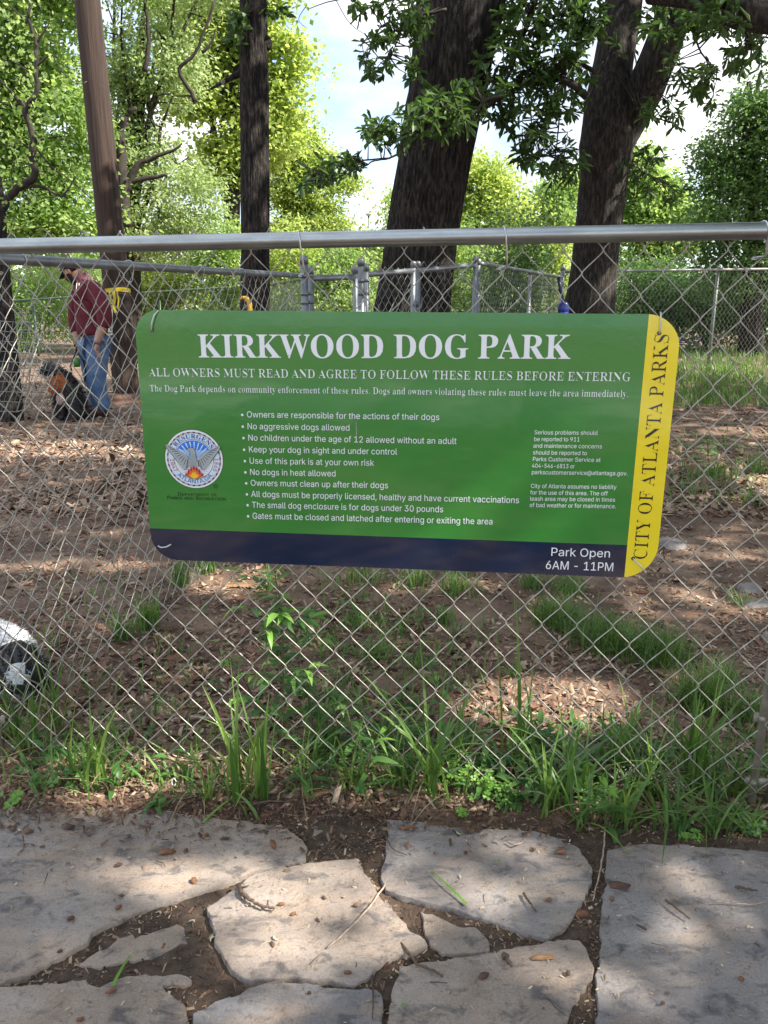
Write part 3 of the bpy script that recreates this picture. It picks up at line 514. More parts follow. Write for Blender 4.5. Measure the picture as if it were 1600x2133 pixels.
s182|91,-4 72,-3 56,2 42,9 31,19 23,32 18,47 47,53 53,40 62,30 75,25 91,23 108,25 122,31 131,40 134,51 132,60 127,68 118,74 106,78 75,85 52,93 36,104 27,119 23,137 26,152 33,166 43,177 58,185 74,190 94,192 112,191 127,186 140,179 149,170 162,145 134,139 129,149 121,158 110,164 94,166 78,164 65,158 57,150 54,139 56,129 62,122 86,111 115,105 137,97 153,86 162,71 166,53 163,37 156,24 145,12 130,3 112,-2
t114|102,190 102,164 3,164 3,190|32,236 63,236 63,49 64,38 68,31 75,26 85,25 93,26 101,27 107,1 96,-1 84,-2 62,1 46,11 36,26 32,46
u205|91,-3 73,-1 57,5 44,15 35,29 28,47 26,69 26,190 57,190 57,72 60,52 68,37 82,28 100,25 113,27 125,31 134,38 142,48 146,61 148,76 148,190 179,190 179,0 149,0 149,46 154,46 143,23 129,8 111,0
v194|81,0 9,190 42,190 83,78 93,43 103,10 92,10 101,43 112,78 152,190 186,190 113,0
w283|69,0 11,190 44,190 67,107 77,68 88,21 82,21 93,67 103,107 126,190 158,190 181,107 191,68 201,21 196,21 206,68 217,107 240,190 272,190 215,0 184,0 159,86 152,112 145,140 138,169 145,169 138,140 131,112 124,86 99,0
x189|10,0 86,109 86,86 14,190 50,190 74,153 90,127 104,103 88,103 101,127 117,153 141,190 176,190 104,84 104,107 179,0 143,0 115,43 100,68 86,91 102,91 89,68 74,43 46,0
y194|24,-69 31,-43 36,-44 52,-44 65,-37 75,-18 81,-1 9,190 42,190 83,78 93,43 103,10 92,10 101,43 112,78 153,190 186,190 102,-29 88,-54 70,-68 46,-73 32,-72
•194|97,46 83,48 70,54 58,62 50,73 44,87 43,101 44,115 50,128 58,140 70,148 83,154 97,156 112,154 125,148 136,140 144,128 150,115 152,101 150,87 144,73 136,62 125,54 112,48"""
# ------------------------------------------------------------------ ground
def axis(lo, hi, c, fine, grow):
    a = [c]; s = fine
    while a[-1] < hi: a.append(a[-1] + s); s = s * grow if a[-1] > c + 2.2 else s
    b = [c]; s = fine
    while b[-1] > lo: b.append(b[-1] - s); s = s * grow if b[-1] < c - 1.6 else s
    return np.array(sorted(set(a + b[1:])))
gx = axis(-90, 90, 0.0, 0.035, 1.06); gy = axis(-40, 150, 1.8, 0.035, 1.06)
XX, YY = np.meshgrid(gx, gy)
ZZ = np.array([[terr(float(x), float(y)) + (0.010 * noise.noise(Vector((x * 5, y * 5, 3))) + 0.005 * noise.noise(Vector((x * 17, y * 17, 1))) if 1.35 < y < 8 and abs(x) < 6 else 0) for x in gx] for y in gy])
nx, ny = len(gx), len(gy)
idx = np.arange(nx * ny).reshape(ny, nx)
Fq = np.stack([idx[:-1, :-1], idx[:-1, 1:], idx[1:, 1:], idx[1:, :-1]], -1).reshape(-1, 4)
ground = build_np('ground', np.stack([XX, YY, ZZ], -1).reshape(-1, 3), Fq, M['soil'], smooth=True)
tag(ground, kind='structure')

mb = MB()
for i in range(14):
    x0 = -11 + i * 1.6
    mb.box((x0 + .79, -6.4, -.02), 1.57, 4.8, .10)
pv = mb.build('reflector_slabs', mat('reflector_concrete', (0.42, 0.40, 0.37), .85, col2=(.32, .30, .28), scale=6, bump=.4, bscale=80))  # unseen slabs behind the camera, added as a pale reflection in the sign
tag(pv, kind='structure')
# ------------------------------------------------------------------ flagstones
path = bpy.data.objects.new('flagstone_path', None); COL.objects.link(path); path['kind'] = 'structure'
STONES = [
 ('A', 0.55, [(-160, 1690), (0, 1675), (60, 1671), (120, 1679), (200, 1684), (280, 1690), (340, 1706), (420, 1722), (520, 1733), (596, 1745), (622, 1763), (642, 1790), (638, 1812), (580, 1832), (530, 1840), (497, 1853), (430, 1880), (350, 1905), (290, 1925), (230, 1953), (196, 1969), (188, 1987), (100, 2035), (50, 2062), (0, 2076), (-160, 2120)]),
 ('B', 0.35, [(433, 1917), (470, 1890), (500, 1872), (530, 1845), (590, 1830), (650, 1822), (745, 1811), (764, 1850), (783, 1880), (800, 1902), (850, 1960), (889, 1993), (866, 2008), (800, 2030), (772, 2060), (735, 2083), (690, 2070), (620, 2066), (525, 2071), (482, 2050), (455, 2000), (444, 1955)]),
 ('C', 0.7, [(806, 1722), (860, 1728), (910, 1738), (1000, 1746), (1060, 1742), (1130, 1752), (1178, 1768), (1203, 1790), (1228, 1830), (1230, 1862), (1198, 1930), (1165, 1960), (1140, 1983), (1100, 1972), (1050, 1955), (950, 1921), (860, 1897), (802, 1878), (795, 1850), (802, 1800), (809, 1762)]),
 ('D', 0.4, [(875, 1921), (900, 1925), (930, 1940), (955, 1951), (988, 1952), (1005, 1965), (1022, 1987), (1020, 2004), (960, 2008), (918, 2012), (900, 1990), (884, 1970)]),
 ('E', 0.3, [(832, 2040), (870, 2034), (905, 2030), (1000, 2014), (1052, 2005), (1120, 1992), (1170, 1980), (1205, 1986), (1218, 2000), (1235, 2035), (1228, 2060), (1208, 2092), (1190, 2120), (1165, 2170), (1100, 2300), (820, 2300), (806, 2150), (818, 2100), (829, 2070)]),
 ('F', 0.8, [(1263, 1793), (1300, 1782), (1350, 1778), (1420, 1782), (1500, 1786), (1600, 1796), (1760, 1810), (1800, 2300), (1232, 2300), (1238, 2120), (1243, 2040), (1250, 1950), (1258, 1860)]),
 ('G', 0.1, [(163, 2031), (195, 2010), (225, 1996), (250, 1975), (276, 1967), (284, 1974), (330, 1958), (372, 1944), (388, 1950), (391, 1985), (360, 2000), (340, 2011), (270, 2025), (212, 2040)]),
 ('H', 0.2, [(-160, 2105), (0, 2081), (90, 2078), (180, 2070), (212, 2081), (270, 2061), (330, 2054), (372, 2058), (404, 2066), (400, 2076), (345, 2078), (352, 2093), (385, 2118), (392, 2150), (370, 2300), (-160, 2300)]),
 ('I', 0.9, [(404, 2140), (450, 2118), (500, 2100), (545, 2080), (572, 2072), (640, 2079), (700, 2087), (785, 2090), (800, 2110), (797, 2150), (790, 2300), (395, 2300)]),
 ('J', 0.1, [(636, 1752), (655, 1722), (662, 1704), (700, 1694), (735, 1704), (756, 1722), (745, 1748), (700, 1757), (668, 1764)]),
]
STONE_POLYS = []
def make_stone(key, blue, pts):
    P = []
    for a, b in pts:
        q = gpt(a, b); P.append((q.x, q.y))
    # rough outline
    out = []
    n = len(P)
    for i in range(n):
        a, b = P[i], P[(i + 1) % n]
        L = math.hypot(b[0] - a[0], b[1] - a[1]); k = max(1, int(L / 0.009))
        nxn, nyn = -(b[1] - a[1]) / max(L, 1e-6), (b[0] - a[0]) / max(L, 1e-6)
        for j in range(k):
            t = j / k
            x, y = a[0] + (b[0] - a[0]) * t, a[1] + (b[1] - a[1]) * t
            d = 0.0060 * noise.noise(Vector((x * 28, y * 28, 5))) + 0.0045 * noise.noise(Vector((x * 95, y * 95, 2)))
            out.append((x + nxn * d, y + nyn * d))
    STONE_POLYS.append(out)
    cx = sum(p[0] for p in out) / len(out); cy = sum(p[1] for p in out) / len(out)
    top = 0.006 + 0.005 * ((len(pts) * 7) % 5) / 5 - (0.014 if key == 'J' else 0.0) - (0.007 if key in 'GD' else 0)
    # inset ring
    def inset(o, d):
        r = []
        m = len(o)
        for i in range(m):
            a, b = o[i - 1], o[(i + 1) % m]
            tx, ty = b[0] - a[0], b[1] - a[1]; l = math.hypot(tx, ty) or 1
            sgn = 1 if area > 0 else -1
            r.append((o[i][0] - sgn * ty / l * d, o[i][1] + sgn * tx / l * d))
        return r
    area = sum(out[i][0] * out[(i + 1) % len(out)][1] - out[(i + 1) % len(out)][0] * out[i][1] for i in range(len(out)))
    ring2 = inset(out, 0.0016)
    # interior points for a gently uneven face
    x0, x1 = min(p[0] for p in out), max(p[0] for p in out); y0, y1 = min(p[1] for p in out), max(p[1] for p in out)
    def inside(x, y, poly):
        c = False; j = len(poly) - 1
        for i in range(len(poly)):
            if (poly[i][1] > y) != (poly[j][1] > y) and x < (poly[j][0] - poly[i][0]) * (y - poly[i][1]) / (poly[j][1] - poly[i][1]) + poly[i][0]: c = not c
            j = i
        return c
    inner = inset(out, 0.013)
    ip = []
    s = 0.016
    yy = y0
    while yy < y1:
        xx = x0
        while xx < x1:
            a, b = xx + random.uniform(-.3, .3) * s, yy + random.uniform(-.3, .3) * s
            if inside(a, b, inner): ip.append((a, b))
            xx += s
        yy += s
    V2 = [Vector(p) for p in ring2 + ip]
    m = len(ring2)
    vs, es, fs, *_ = delaunay_2d_cdt(V2, [(i, (i + 1) % m) for i in range(m)], [], 1, 1e-6)
    def h(x, y):
        return top + 0.0030 * noise.noise(Vector((x * 7, y * 11, 9))) + 0.0020 * noise.noise(Vector((x * 30, y * 42, 4)))
    verts = [(v.x - cx, v.y - cy, h(v.x, v.y)) for v in vs]
    faces = [tuple(f) for f in fs]
    base = len(verts)
    # order of ring in output follows the input for untouched vertices
    k = len(out)
    verts += [(p[0] - cx, p[1] - cy, h(*p) - 0.0022) for p in out]
    verts += [(p[0] - cx, p[1] - cy, -0.035) for p in out]
    verts += [(p[0] - cx, p[1] - cy, h(*p)) for p in ring2]
    for i in range(k):
        j = (i + 1) % k
        q = [(base + i, base + j, base + 2 * k + j, base + 2 * k + i), (base + k + i, base + k + j, base + j, base + i)]
        if area < 0: q = [tuple(reversed(z)) for z in q]
        faces += q
    # drop the duplicate ring where possible: same height, so the seam is closed visually
    o = build_np('stone', verts, faces, M['stone'], path, smooth=True)
    o.location = (cx, cy, 0)
    o['blue'] = float(blue)
    return o
for st in STONES: make_stone(*st)
def in_stone(x, y):
    for poly in STONE_POLYS:
        c = False; j = len(poly) - 1
        for i in range(0, len(poly)):
            if (poly[i][1] > y) != (poly[j][1] > y) and x < (poly[j][0] - poly[i][0]) * (y - poly[i][1]) / (poly[j][1] - poly[i][1]) + poly[i][0]: c = not c
            j = i
        if c: return True
    return False
bedv = []
nb = 90
bx = np.linspace(-1.1, 1.1, 170); by = np.linspace(0.6, 1.62, 90)
BX, BY = np.meshgrid(bx, by)
BZ = np.array([[-0.0015 + 0.007 * noise.noise(Vector((x * 12, y * 12, 7))) + 0.004 * noise.noise(Vector((x * 45, y * 45, 2))) - 0.004 * sstep(1.36, 1.46, y) + 0.006 * sstep(1.49, 1.53, y) - 0.03 * sstep(1.56, 1.62, y) for x in bx] for y in by])
ii = np.arange(BX.size).reshape(BX.shape)
Fb = np.stack([ii[:-1, :-1], ii[:-1, 1:], ii[1:, 1:], ii[1:, :-1]], -1).reshape(-1, 4)
bed = build_np('soil_bed', np.stack([BX, BY, BZ], -1).reshape(-1, 3), Fb, M['bed'], smooth=True)
tag(bed, kind='structure')

# ------------------------------------------------------------------ chain link
HX, HZ = 0.0384, 0.04325
def strand_mesh(nhalf, odd, r=0.0016, per=7, sides=6, hx=HX, hz=HZ, mt=None, name='wire'):
    pts = []
    ph0 = -math.pi / 2 if odd else math.pi / 2
    for k in range(nhalf * per + 1):
        t = k / per
        ph = ph0 + t * math.pi
        s = math.asin(0.985 * math.sin(ph)) / math.asin(0.985)
        c = math.cos(ph)
        dep = -math.copysign(abs(c) ** 0.5, c) * r * 1.15
        x = hx / 2 + (hx / 2 + r * 0.7) * s
        pts.append((x, dep, -t * hz))
    mb = MB(); mb.tube(pts, r, sides)
    o = mb.build(name, mt or M['wire'], smooth=True)
    return o
def wires(root, x0, n, ztop, nhalf, r=0.0016, per=7, sides=6, mt=None, jit=0.0012, stag=0):
    """n interlocked zigzag wires, each an object sharing one of two meshes"""
    protos = [strand_mesh(nhalf, odd, r, per, sides, mt=mt) for odd in (0, 1)]
    for i in range(n):
        pr = protos[(i + stag) % 2]
        if i < 2: c = pr; c.parent = root
        else: c = share(pr, 'wire', root)
        c.location = (x0 + i * HX, random.uniform(-jit, jit), ztop + random.uniform(-jit, jit))
        c.rotation_euler = (random.uniform(-.003, .003), random.uniform(-.0022, .0022), 0)
FROT = -FYAW
def rail_obj(name, a, b, r, mt, parent, n=20, seg=24, sag=0.0):
    a, b = Vector(a), Vector(b)
    mb = MB(); mb.tube([a.lerp(b, i / seg) + Vector((0, 0, -sag * 4 * (i / seg) * (1 - i / seg))) for i in range(seg + 1)], r, n)
    return mb.build(name, mt, parent, smooth=True)
def tie_wire(parent, x, z, r, drop, lean=0.006, name='tie_wire', yr=0.0, mt=None, wr=0.0017):
    """wire hooked over the rail, its tail twisted on the mesh below"""
    pts = []
    R_ = r + wr
    pts.append((x - lean * 2.2, yr + R_ * 0.9, z - 0.004))
    for k in range(9):
        a = R(150 - k * 150 / 8)
        pts.append((x - lean * 1.4 + lean * k / 8, yr + R_ * math.cos(a) * -1 * -1 if False else yr - R_ * math.cos(math.pi - a), z + R_ * math.sin(a)))
    pts = [(x - lean * 2.2, yr + R_ + 0.001, z + 0.002)]
    for k in range(10):
        a = math.pi * k / 9        # from the back over the top to the front
        pts.append((x - lean * 1.6 + lean * 1.6 * k / 9, yr + R_ * math.cos(a), z + R_ * math.sin(a)))
    for k in range(1, 6):
        t = k / 5
        pts.append((x + lean * 0.8 * t, yr - R_ + (R_ * 0.85) * t ** 1.5, z - drop * t))
    for k in range(10):
        a = k * 1.3
        pts.append((x - 0.004 + 0.005 * math.cos(a) - k * 0.0004, yr * 0 + 0.0045 * math.sin(a), z - drop - 0.001 * k * 0.6))
    mb = MB(); mb.tube(pts, wr, 7)
    return mb.build(name, mt or M['tie_wire'], parent, smooth=True)
def band(parent, x, y, z, r, h=0.018, arm=0.05, name='tension_band', dirx=-1, mt=None):
    """flat strap round a post with a bolt"""
    mb = MB()
    n = 20
    vs = []; fs = []
    for k in range(n):
        a = 2 * math.pi * k / n
        for (rr, zz) in ((r + .0006, -h / 2), (r + .0025, -h / 2), (r + .0025, h / 2), (r + .0006, h / 2)):
            vs.append((x + rr * math.cos(a), y + rr * math.sin(a), z + zz))
    for k in range(n):
        for j in range(4):
            a, b = k * 4 + j, k * 4 + (j + 1) % 4
            c, d = ((k + 1) % n) * 4 + (j + 1) % 4, ((k + 1) % n) * 4 + j
            fs.append((a, b, c, d))
    mb.add(vs, fs)
    mb.box((x + dirx * (r + arm / 2), y - 0.005, z), arm, 0.003, h)
    mb.tube([(x + dirx * (r + arm * .7), y - 0.016, z), (x + dirx * (r + arm * .7), y + 0.014, z)], 0.004, 8)
    mb.tube([(x + dirx * (r + arm * .7), y - 0.013, z), (x + dirx * (r + arm * .7), y - 0.008, z)], 0.0075, 6)
    return mb.build(name, mt or M['bar'], parent)
def post(parent, x, y, z0, z1, r, mt=None, cap=True, name='post', n=20):
    mb = MB()
    mb.tube([(x, y, z0), (x, y, (z0 + z1) / 2), (x, y, z1)], r, n)
    o = mb.build(name, mt or M['galv2'], parent, smooth=True)
    if cap:
        mb = MB()
        pts = [(x, y, z1 - 0.03)] + [(x, y, z1 + r * 0.9 * math.sin(a) ) for a in (0, .3, .6, .9, 1.2, 1.5)]
        rr = [r * 1.10] + [r * 1.10 * math.cos(a) + 0.001 for a in (0, .3, .6, .9, 1.2, 1.5)]
        mb.tube(pts, rr, n)
        mb.build('post_cap', mt or M['galv2'], o, smooth=True)
    return o

# near fence: local x along the fence, y away from the camera, z up; origin at u = 0 on the ground
near = empty('chain_link_fence', fpt(0, 0), 'near chain link fence with silver top rail carrying the green sign', 'fence', rz=FROT)
U0 = 0.1169 - 32 * HX
wires(near, U0, 51, 1.2045 + HZ, 28, r=0.00125, jit=0.002)
ra, rb = fuv(0, 515), fuv(1600, 482)
sl_ = (rb[1] - ra[1]) / (rb[0] - ra[0])
def railz(u): return ra[1] + (u - ra[0]) * sl_
RR, RY = 0.0155, -0.0190
rail_obj('top_rail', (-1.24, RY, railz(-1.24)), (0.80, RY, railz(0.80)), RR, M['galv'], near, n=32)
for px, d in ((632, 0.062), (1052, 0.055), (1585, 0.045)):
    u, z = fuv(px, 495)
    tie_wire(near, u, railz(u), RR, d, yr=RY)
uu, _ = fuv(8, 500)
tie_wire(near, uu - .012, railz(uu), RR, .05, yr=RY)
# tension bar and post at the right, and at the left edge
pb, pt = fuv(1480 + 100, 1660, 0), None
for (bx_, bot, dirx, lab) in ((fuv(1556, 1690)[0] + 0.008, 0.03, -1, 'r'), (fuv(14, 1640)[0] - 0.004, 0.05, 1, 'l')):
    mb = MB()
    mb.box((bx_, 0.003, 0.62), 0.017, 0.005, 1.22)
    mb.build('tension_bar', M['bar'], near)
    pxx = bx_ + (0.062 if lab == 'r' else -0.062)
    post(near, pxx, 0.012, -0.3, 1.30, 0.026, M['galv2'])
    for zz in ((0.06, 0.22, 0.60, 0.98) if lab == 'r' else (0.115, 0.60, 0.98)):
        band(near, pxx, 0.012, zz, 0.026, dirx=dirx, arm=0.055)

# side fence running away on the left
def line_fence(pa, pb_, za, zb, label, group=None, r=0.014, wr=0.0017, mt=None, rmt=None, posts=(), zbot=0.03, strands=True, ztopoff=0.016, pr=0.024, name='chain_link_fence', cat='fence', per=7, sides=6, posth=0.0, raily=0.0, extend=True):
    pa, pb_ = Vector((pa[0], pa[1], 0)), Vector((pb_[0], pb_[1], 0))
    L = (pb_ - pa).length
    ang = math.atan2(pb_.y - pa.y, pb_.x - pa.x)
    g = terr((pa.x + pb_.x) / 2, (pa.y + pb_.y) / 2)
    root = empty(name, (pa.x, pa.y, 0), label, cat, group, rz=ang)
    rail_obj('top_rail', (0, raily, za), (L, raily, zb), r, rmt or M['galv2'], root, n=16)
    n = int(L / HX)
    nh = int(((za + zb) / 2 + ztopoff - zbot - g) / HZ)
    if strands:
        wires(root, 0, n, (za + zb) / 2 + ztopoff, nh, wr, per, sides, mt, jit=0.0015)
    else:
        mb = MB()
        for i in range(n):
            pts = []
            for k in range(nh + 1):
                side = (k + i) % 2
                pts.append((i * HX + (HX + wr * 1.5) * side - wr * .7, (-1) ** k * 0.002, za + (zb - za) * i / n + ztopoff - k * HZ))
            mb.tube(pts, wr, 3, caps=False)
        o = mb.build('wire_mesh', mt or M['wire_far'], root)
        o['kind'] = 'stuff'
    for (x, ztop) in posts:
        wx = pa + (pb_ - pa) * (x / L)
        post(root, x, 0.03, terr(wx.x, wx.y) - 0.15, ztop, pr, rmt or M['galv2'])
    return root, L
pA, pB = Vector((-0.99, 1.72, 0)), Vector((-0.475, 4.40, 0))
pBz = at(633, 574, 4.40).z
z19 = at(19, 537, 1.92).z
side, Ls = line_fence((-1.0, 1.72), (-0.475, 4.40), z19 - 0.003, pBz, 'side run of chain link fence going back from the left post to the airlock', wr=0.00120, zbot=0.02, ztopoff=0.005, mt=M['wire'])
for px, dd in ((48, .05), (270, 0.05), (420, 0.045), (505, .04), (600, .04)):
    # where the rail shows at that column
    best = min((abs(800 + FPX * q.x / zdepth(Vector((q.x, q.y, 1.26))) - px), i) for i in range(100) for q in [pA.lerp(pB, i / 99)])[1] / 99
    tie_wire(side, best * Ls, z19 + (pBz - z19) * best, 0.014, dd, wr=0.0014)
# ------------------------------------------------------------------ the sign
TH = R(0.44)
SOFF = -0.0085
S_TL = fuv(279, 645, SOFF)
SW, SH = 1.097, 0.541
sign = empty('park_sign', fpt(S_TL[0], S_TL[1], SOFF), 'green rule board with yellow side strip hung on the chain link fence', 'sign')
sign.rotation_euler = (0, TH, FROT)
def s2(px, py):
    u, z = fuv(px, py, SOFF)
    a, b = u - S_TL[0], z - S_TL[1]
    return (a * math.cos(TH) - b * math.sin(TH), a * math.sin(TH) + b * math.cos(TH))
def paint(name, col, rough=0.07, **k):
    return mat(name, col, rough, coat=0.7, bump=0.25, bscale=5, bdist=0.006, **k)
M['s_green'] = paint('sign_green', (0.036, 0.215, 0.034))
M['s_navy'] = paint('sign_navy', (0.001, 0.013, 0.045))
M['s_yellow'] = paint('sign_yellow', (0.86, 0.68, 0.02))
M['s_white'] = paint('sign_white', (0.80, 0.84, 0.88))
M['s_black'] = paint('sign_black', (0.012, 0.014, 0.012))
M['s_pale'] = paint('sign_pale', (0.62, 0.78, 0.90))
M['s_blue'] = paint('sign_blue', (0.012, 0.035, 0.33))
M['s_sky'] = paint('sign_sky', (0.03, 0.20, 0.75))
M['s_sky2'] = paint('sign_sky2', (0.25, 0.48, 0.85))
M['s_grey'] = paint('sign_grey', (0.36, 0.41, 0.43))
M['s_lgrey'] = paint('sign_lgrey', (0.60, 0.64, 0.68))
M['s_red'] = paint('sign_red', (0.45, 0.03, 0.05))
M['s_maroon'] = paint('sign_maroon', (0.14, 0.015, 0.02))
M['s_orange'] = paint('sign_orange', (0.75, 0.17, 0.03))
M['s_gold'] = paint('sign_gold', (0.90, 0.55, 0.04))
M['metal_edge'] = mat('metal_edge', (0.5, 0.5, 0.5), 0.4, 0.8)

def rrect(x0, y0, x1, y1, radii, n=14):
    pts = []
    for (cx, cy, r, a0) in ((x1 - radii[1], y1 - radii[1], radii[1], 0), (x0 + radii[0], y1 - radii[0], radii[0], 90), (x0 + radii[3], y0 + radii[3], radii[3], 180), (x1 - radii[2], y0 + radii[2], radii[2], 270)):
        for k in range(n + 1):
            a = R(a0 + 90 * k / n); pts.append((cx + r * math.cos(a), cy + r * math.sin(a)))
    return pts
def clip(poly, nx_, ny_, d):
    out = []
    for i in range(len(poly)):
        a, b = poly[i], poly[(i + 1) % len(poly)]
        da, db = a[0] * nx_ + a[1] * ny_ - d, b[0] * nx_ + b[1] * ny_ - d
        if da <= 0: out.append(a)
        if (da < 0) != (db < 0) and abs(da - db) > 1e-12:
            t = da / (da - db); out.append((a[0] + (b[0] - a[0]) * t, a[1] + (b[1] - a[1]) * t))
    return out
def wind(pt, contours):
    w = 0
    for c in contours:
        for i in range(len(c)):
            a, b = c[i], c[(i + 1) % len(c)]
            if a[1] <= pt[1]:
                if b[1] > pt[1] and (b[0] - a[0]) * (pt[1] - a[1]) - (pt[0] - a[0]) * (b[1] - a[1]) > 0: w += 1
            elif b[1] <= pt[1] and (b[0] - a[0]) * (pt[1] - a[1]) - (pt[0] - a[0]) * (b[1] - a[1]) < 0: w -= 1
    return w
def fill(contours):
    V, E = [], []
    for c in contours:
        k = len(V); V += [Vector(p) for p in c]
        E += [(k + i, k + (i + 1) % len(c)) for i in range(len(c))]
    vs, es, fs, *_ = delaunay_2d_cdt(V, E, [], 0, 1e-7)
    T = []
    for f in fs:
        cx = sum(vs[i].x for i in f) / len(f); cy = sum(vs[i].y for i in f) / len(f)
        if wind((cx, cy), contours): T.append(tuple(f))
    return [(v.x, v.y) for v in vs], T
class Flat:
    """coloured print on the board: triangles in board coordinates, on layer k"""
    def __init__(s): s.mb = MB()
    def poly(s, contours, layer, m=0):
        if contours and isinstance(contours[0][0], (int, float)): contours = [contours]
        vs, T = fill(contours)
        T = [t if (vs[t[1]][0] - vs[t[0]][0]) * (vs[t[2]][1] - vs[t[0]][1]) - (vs[t[1]][1] - vs[t[0]][1]) * (vs[t[2]][0] - vs[t[0]][0]) > 0 else t[::-1] for t in T]
        s.mb.add([(x, -0.00028 * layer, y) for x, y in vs], T, m)
    def build(s, name, mats, parent): return s.mb.build(name, mats, parent)

panel_poly = rrect(0, -SH, SW, 0, (0.052, 0.066, 0.074, 0.060))
mb = MB()
vs, T = fill([panel_poly])
mb.add([(x, 0, y) for x, y in vs], T)
n = len(panel_poly)
mb.add([(x, 0, y) for x, y in panel_poly] + [(x, 0.0022, y) for x, y in panel_poly], [(i, i + n, (i + 1) % n + n, (i + 1) % n) for i in range(n)], 1)
mb.add([(x, 0.0022, y) for x, y in vs], [t[::-1] for t in T], 1)
panel = mb.build('panel', [M['s_green'], M['metal_edge']], sign)
ytop, ybot = s2(1354, 652), s2(1299, 1200)
nA, nB = s2(318, 1104), s2(1310, 1132)
ux = ytop[0] + (ybot[0] - ytop[0]) * 0.5
vy = (nA[1] + nB[1]) / 2
f = Flat(); f.poly(clip(panel_poly, -1, 0, -ux), 1); ystrip = f.build('yellow_strip', M['s_yellow'], sign)
f = Flat(); f.poly(clip(clip(panel_poly, 1, 0, ux), 0, 1, vy), 1); navy = f.build('navy_band', M['s_navy'], sign)

def parse(s):
    d = {}
    for row in s.split('\n'):
        ch = row[0]
        parts = row[1:].split('|')
        d[ch] = (int(parts[0]) / 500, [[(float(a) / 500, float(b) / 500) for a, b in (q.split(',') for q in c.split(' '))] for c in parts[1:] if c])
    return d
SER, SAN = parse(SERIF_GLYPHS), parse(SANS_GLYPHS)
def thin(gl, k):
    """the bold serif slimmed to book weight: stems lose width, hairlines stay"""
    res = {}
    for ch, (w, cs) in gl.items():
        nc = []
        for c in cs:
            n = len(c); q = []
            for i in range(n):
                a, b, d = c[i - 1], c[i], c[(i + 1) % n]
                def nrm(p, r):
                    L = math.hypot(r[0] - p[0], r[1] - p[1]) or 1
                    return (-(r[1] - p[1]) / L, (r[0] - p[0]) / L)
                n1, n2 = nrm(a, b), nrm(b, d)
                q.append((b[0] + k * max(-1, min(1, (n1[0] + n2[0]))), b[1]))
            nc.append(q)
        res[ch] = (w, nc)
    return res
# orientation test decides which way is inwards
def area(c): return sum(c[i][0] * c[(i + 1) % len(c)][1] - c[(i + 1) % len(c)][0] * c[i][1] for i in range(len(c)))
sgnI = 1 if area(max(SER['I'][1], key=lambda c: abs(area(c)))) > 0 else -1
BOOK = thin(SER, 0.021 * sgnI)
_cache = {}
def glyph(font, key, ch):
    if (key, ch) not in _cache:
        w, cs = font[ch]
        _cache[(key, ch)] = (w, fill(cs) if cs else ([], []))
    return _cache[(key, ch)]
def twidth(font, key, s, sp=0.0): return sum(glyph(font, key, c)[0] + sp for c in s)
CAPU = {'ser': 0.46, 'book': 0.46, 'san': 0.0}
CAPU['ser'] = CAPU['book'] = max(y for c in SER['I'][1] for _, y in c)
CAPU['san'] = max(y for c in SAN['A'][1] for _, y in c)
def text(s, key, L, Rr, cap, m, parent=None, name='lettering', layer=3, small=None):
    font = {'ser': SER, 'book': BOOK, 'san': SAN}[key]
    a, b = s2(*L), s2(*Rr)
    ex, ey = b[0] - a[0], b[1] - a[1]
    Lg = math.hypot(ex, ey); ex /= Lg; ey /= Lg
    size = lambda c: (0.78 if (small and c.islower()) else 1.0)
    G = lambda c: glyph(font, key, c.upper() if small else c)
    W = sum(G(c)[0] * size(c) for c in s)
    sx = Lg / W; sy = cap / CAPU[key]
    mb = MB(); x = 0
    for c in s:
        w, (vs, T) = G(c); k = size(c)
        if T:
            mb.add([(a[0] + ex * (x + vx * k) * sx - ey * vy_ * k * sy, -0.00028 * layer, a[1] + ey * (x + vx * k) * sx + ex * vy_ * k * sy) for vx, vy_ in vs], [t if area([vs[i] for i in t]) > 0 else t[::-1] for t in T])
        x += w * k
    return mb.build(name, M[m], parent or panel)
def caph(px, py, h):
    a, b = s2(px, py), s2(px, py - h)
    return math.hypot(a[0] - b[0], a[1] - b[1])
text('KIRKWOOD DOG PARK', 'ser', (413, 744.5), (1187, 747.5), caph(800, 746, 49), 's_white')
text('ALL OWNERS MUST READ AND AGREE TO FOLLOW THESE RULES BEFORE ENTERING', 'book', (311, 783.5), (1313.5, 794), caph(800, 790, 17.5), 's_white')
text('The Dog Park depends on community enforcement of these rules. Dogs and owners violating these rules must leave the area immediately.', 'book', (312.6, 815), (1309.4, 827), caph(800, 820, 13.6), 's_white')
for s, l, r in (
 ('• Owners are responsible for the actions of their dogs', (500.7, 869), (916, 875)),
 ('• No aggressive dogs allowed', (501.8, 893.5), (729.4, 897)),
 ('• No children under the age of 12 allowed without an adult', (503.3, 917.3), (951.3, 925)),
 ('• Keep your dog in sight and under control', (504.7, 941.6), (827.5, 947)),
 ('• Use of this park is at your own risk', (506.2, 965.3), (779.5, 970.3)),
 ('• No dogs in heat allowed', (507.3, 988.7), (700.4, 992.5)),
 ('• Owners must clean up after their dogs', (509, 1011.5), (809.2, 1017)),
 ('• All dogs must be properly licensed, healthy and have current vaccinations', (510.5, 1034.5), (1081.8, 1048)),
 ('• The small dog enclosure is for dogs under 30 pounds', (512, 1057), (924, 1067)),
 ('• Gates must be closed and latched after entering or exiting the area', (513, 1080), (1027, 1092.5))):
    text(s, 'san', l, r, caph(l[0] + 100, l[1], 12.6), 's_white')
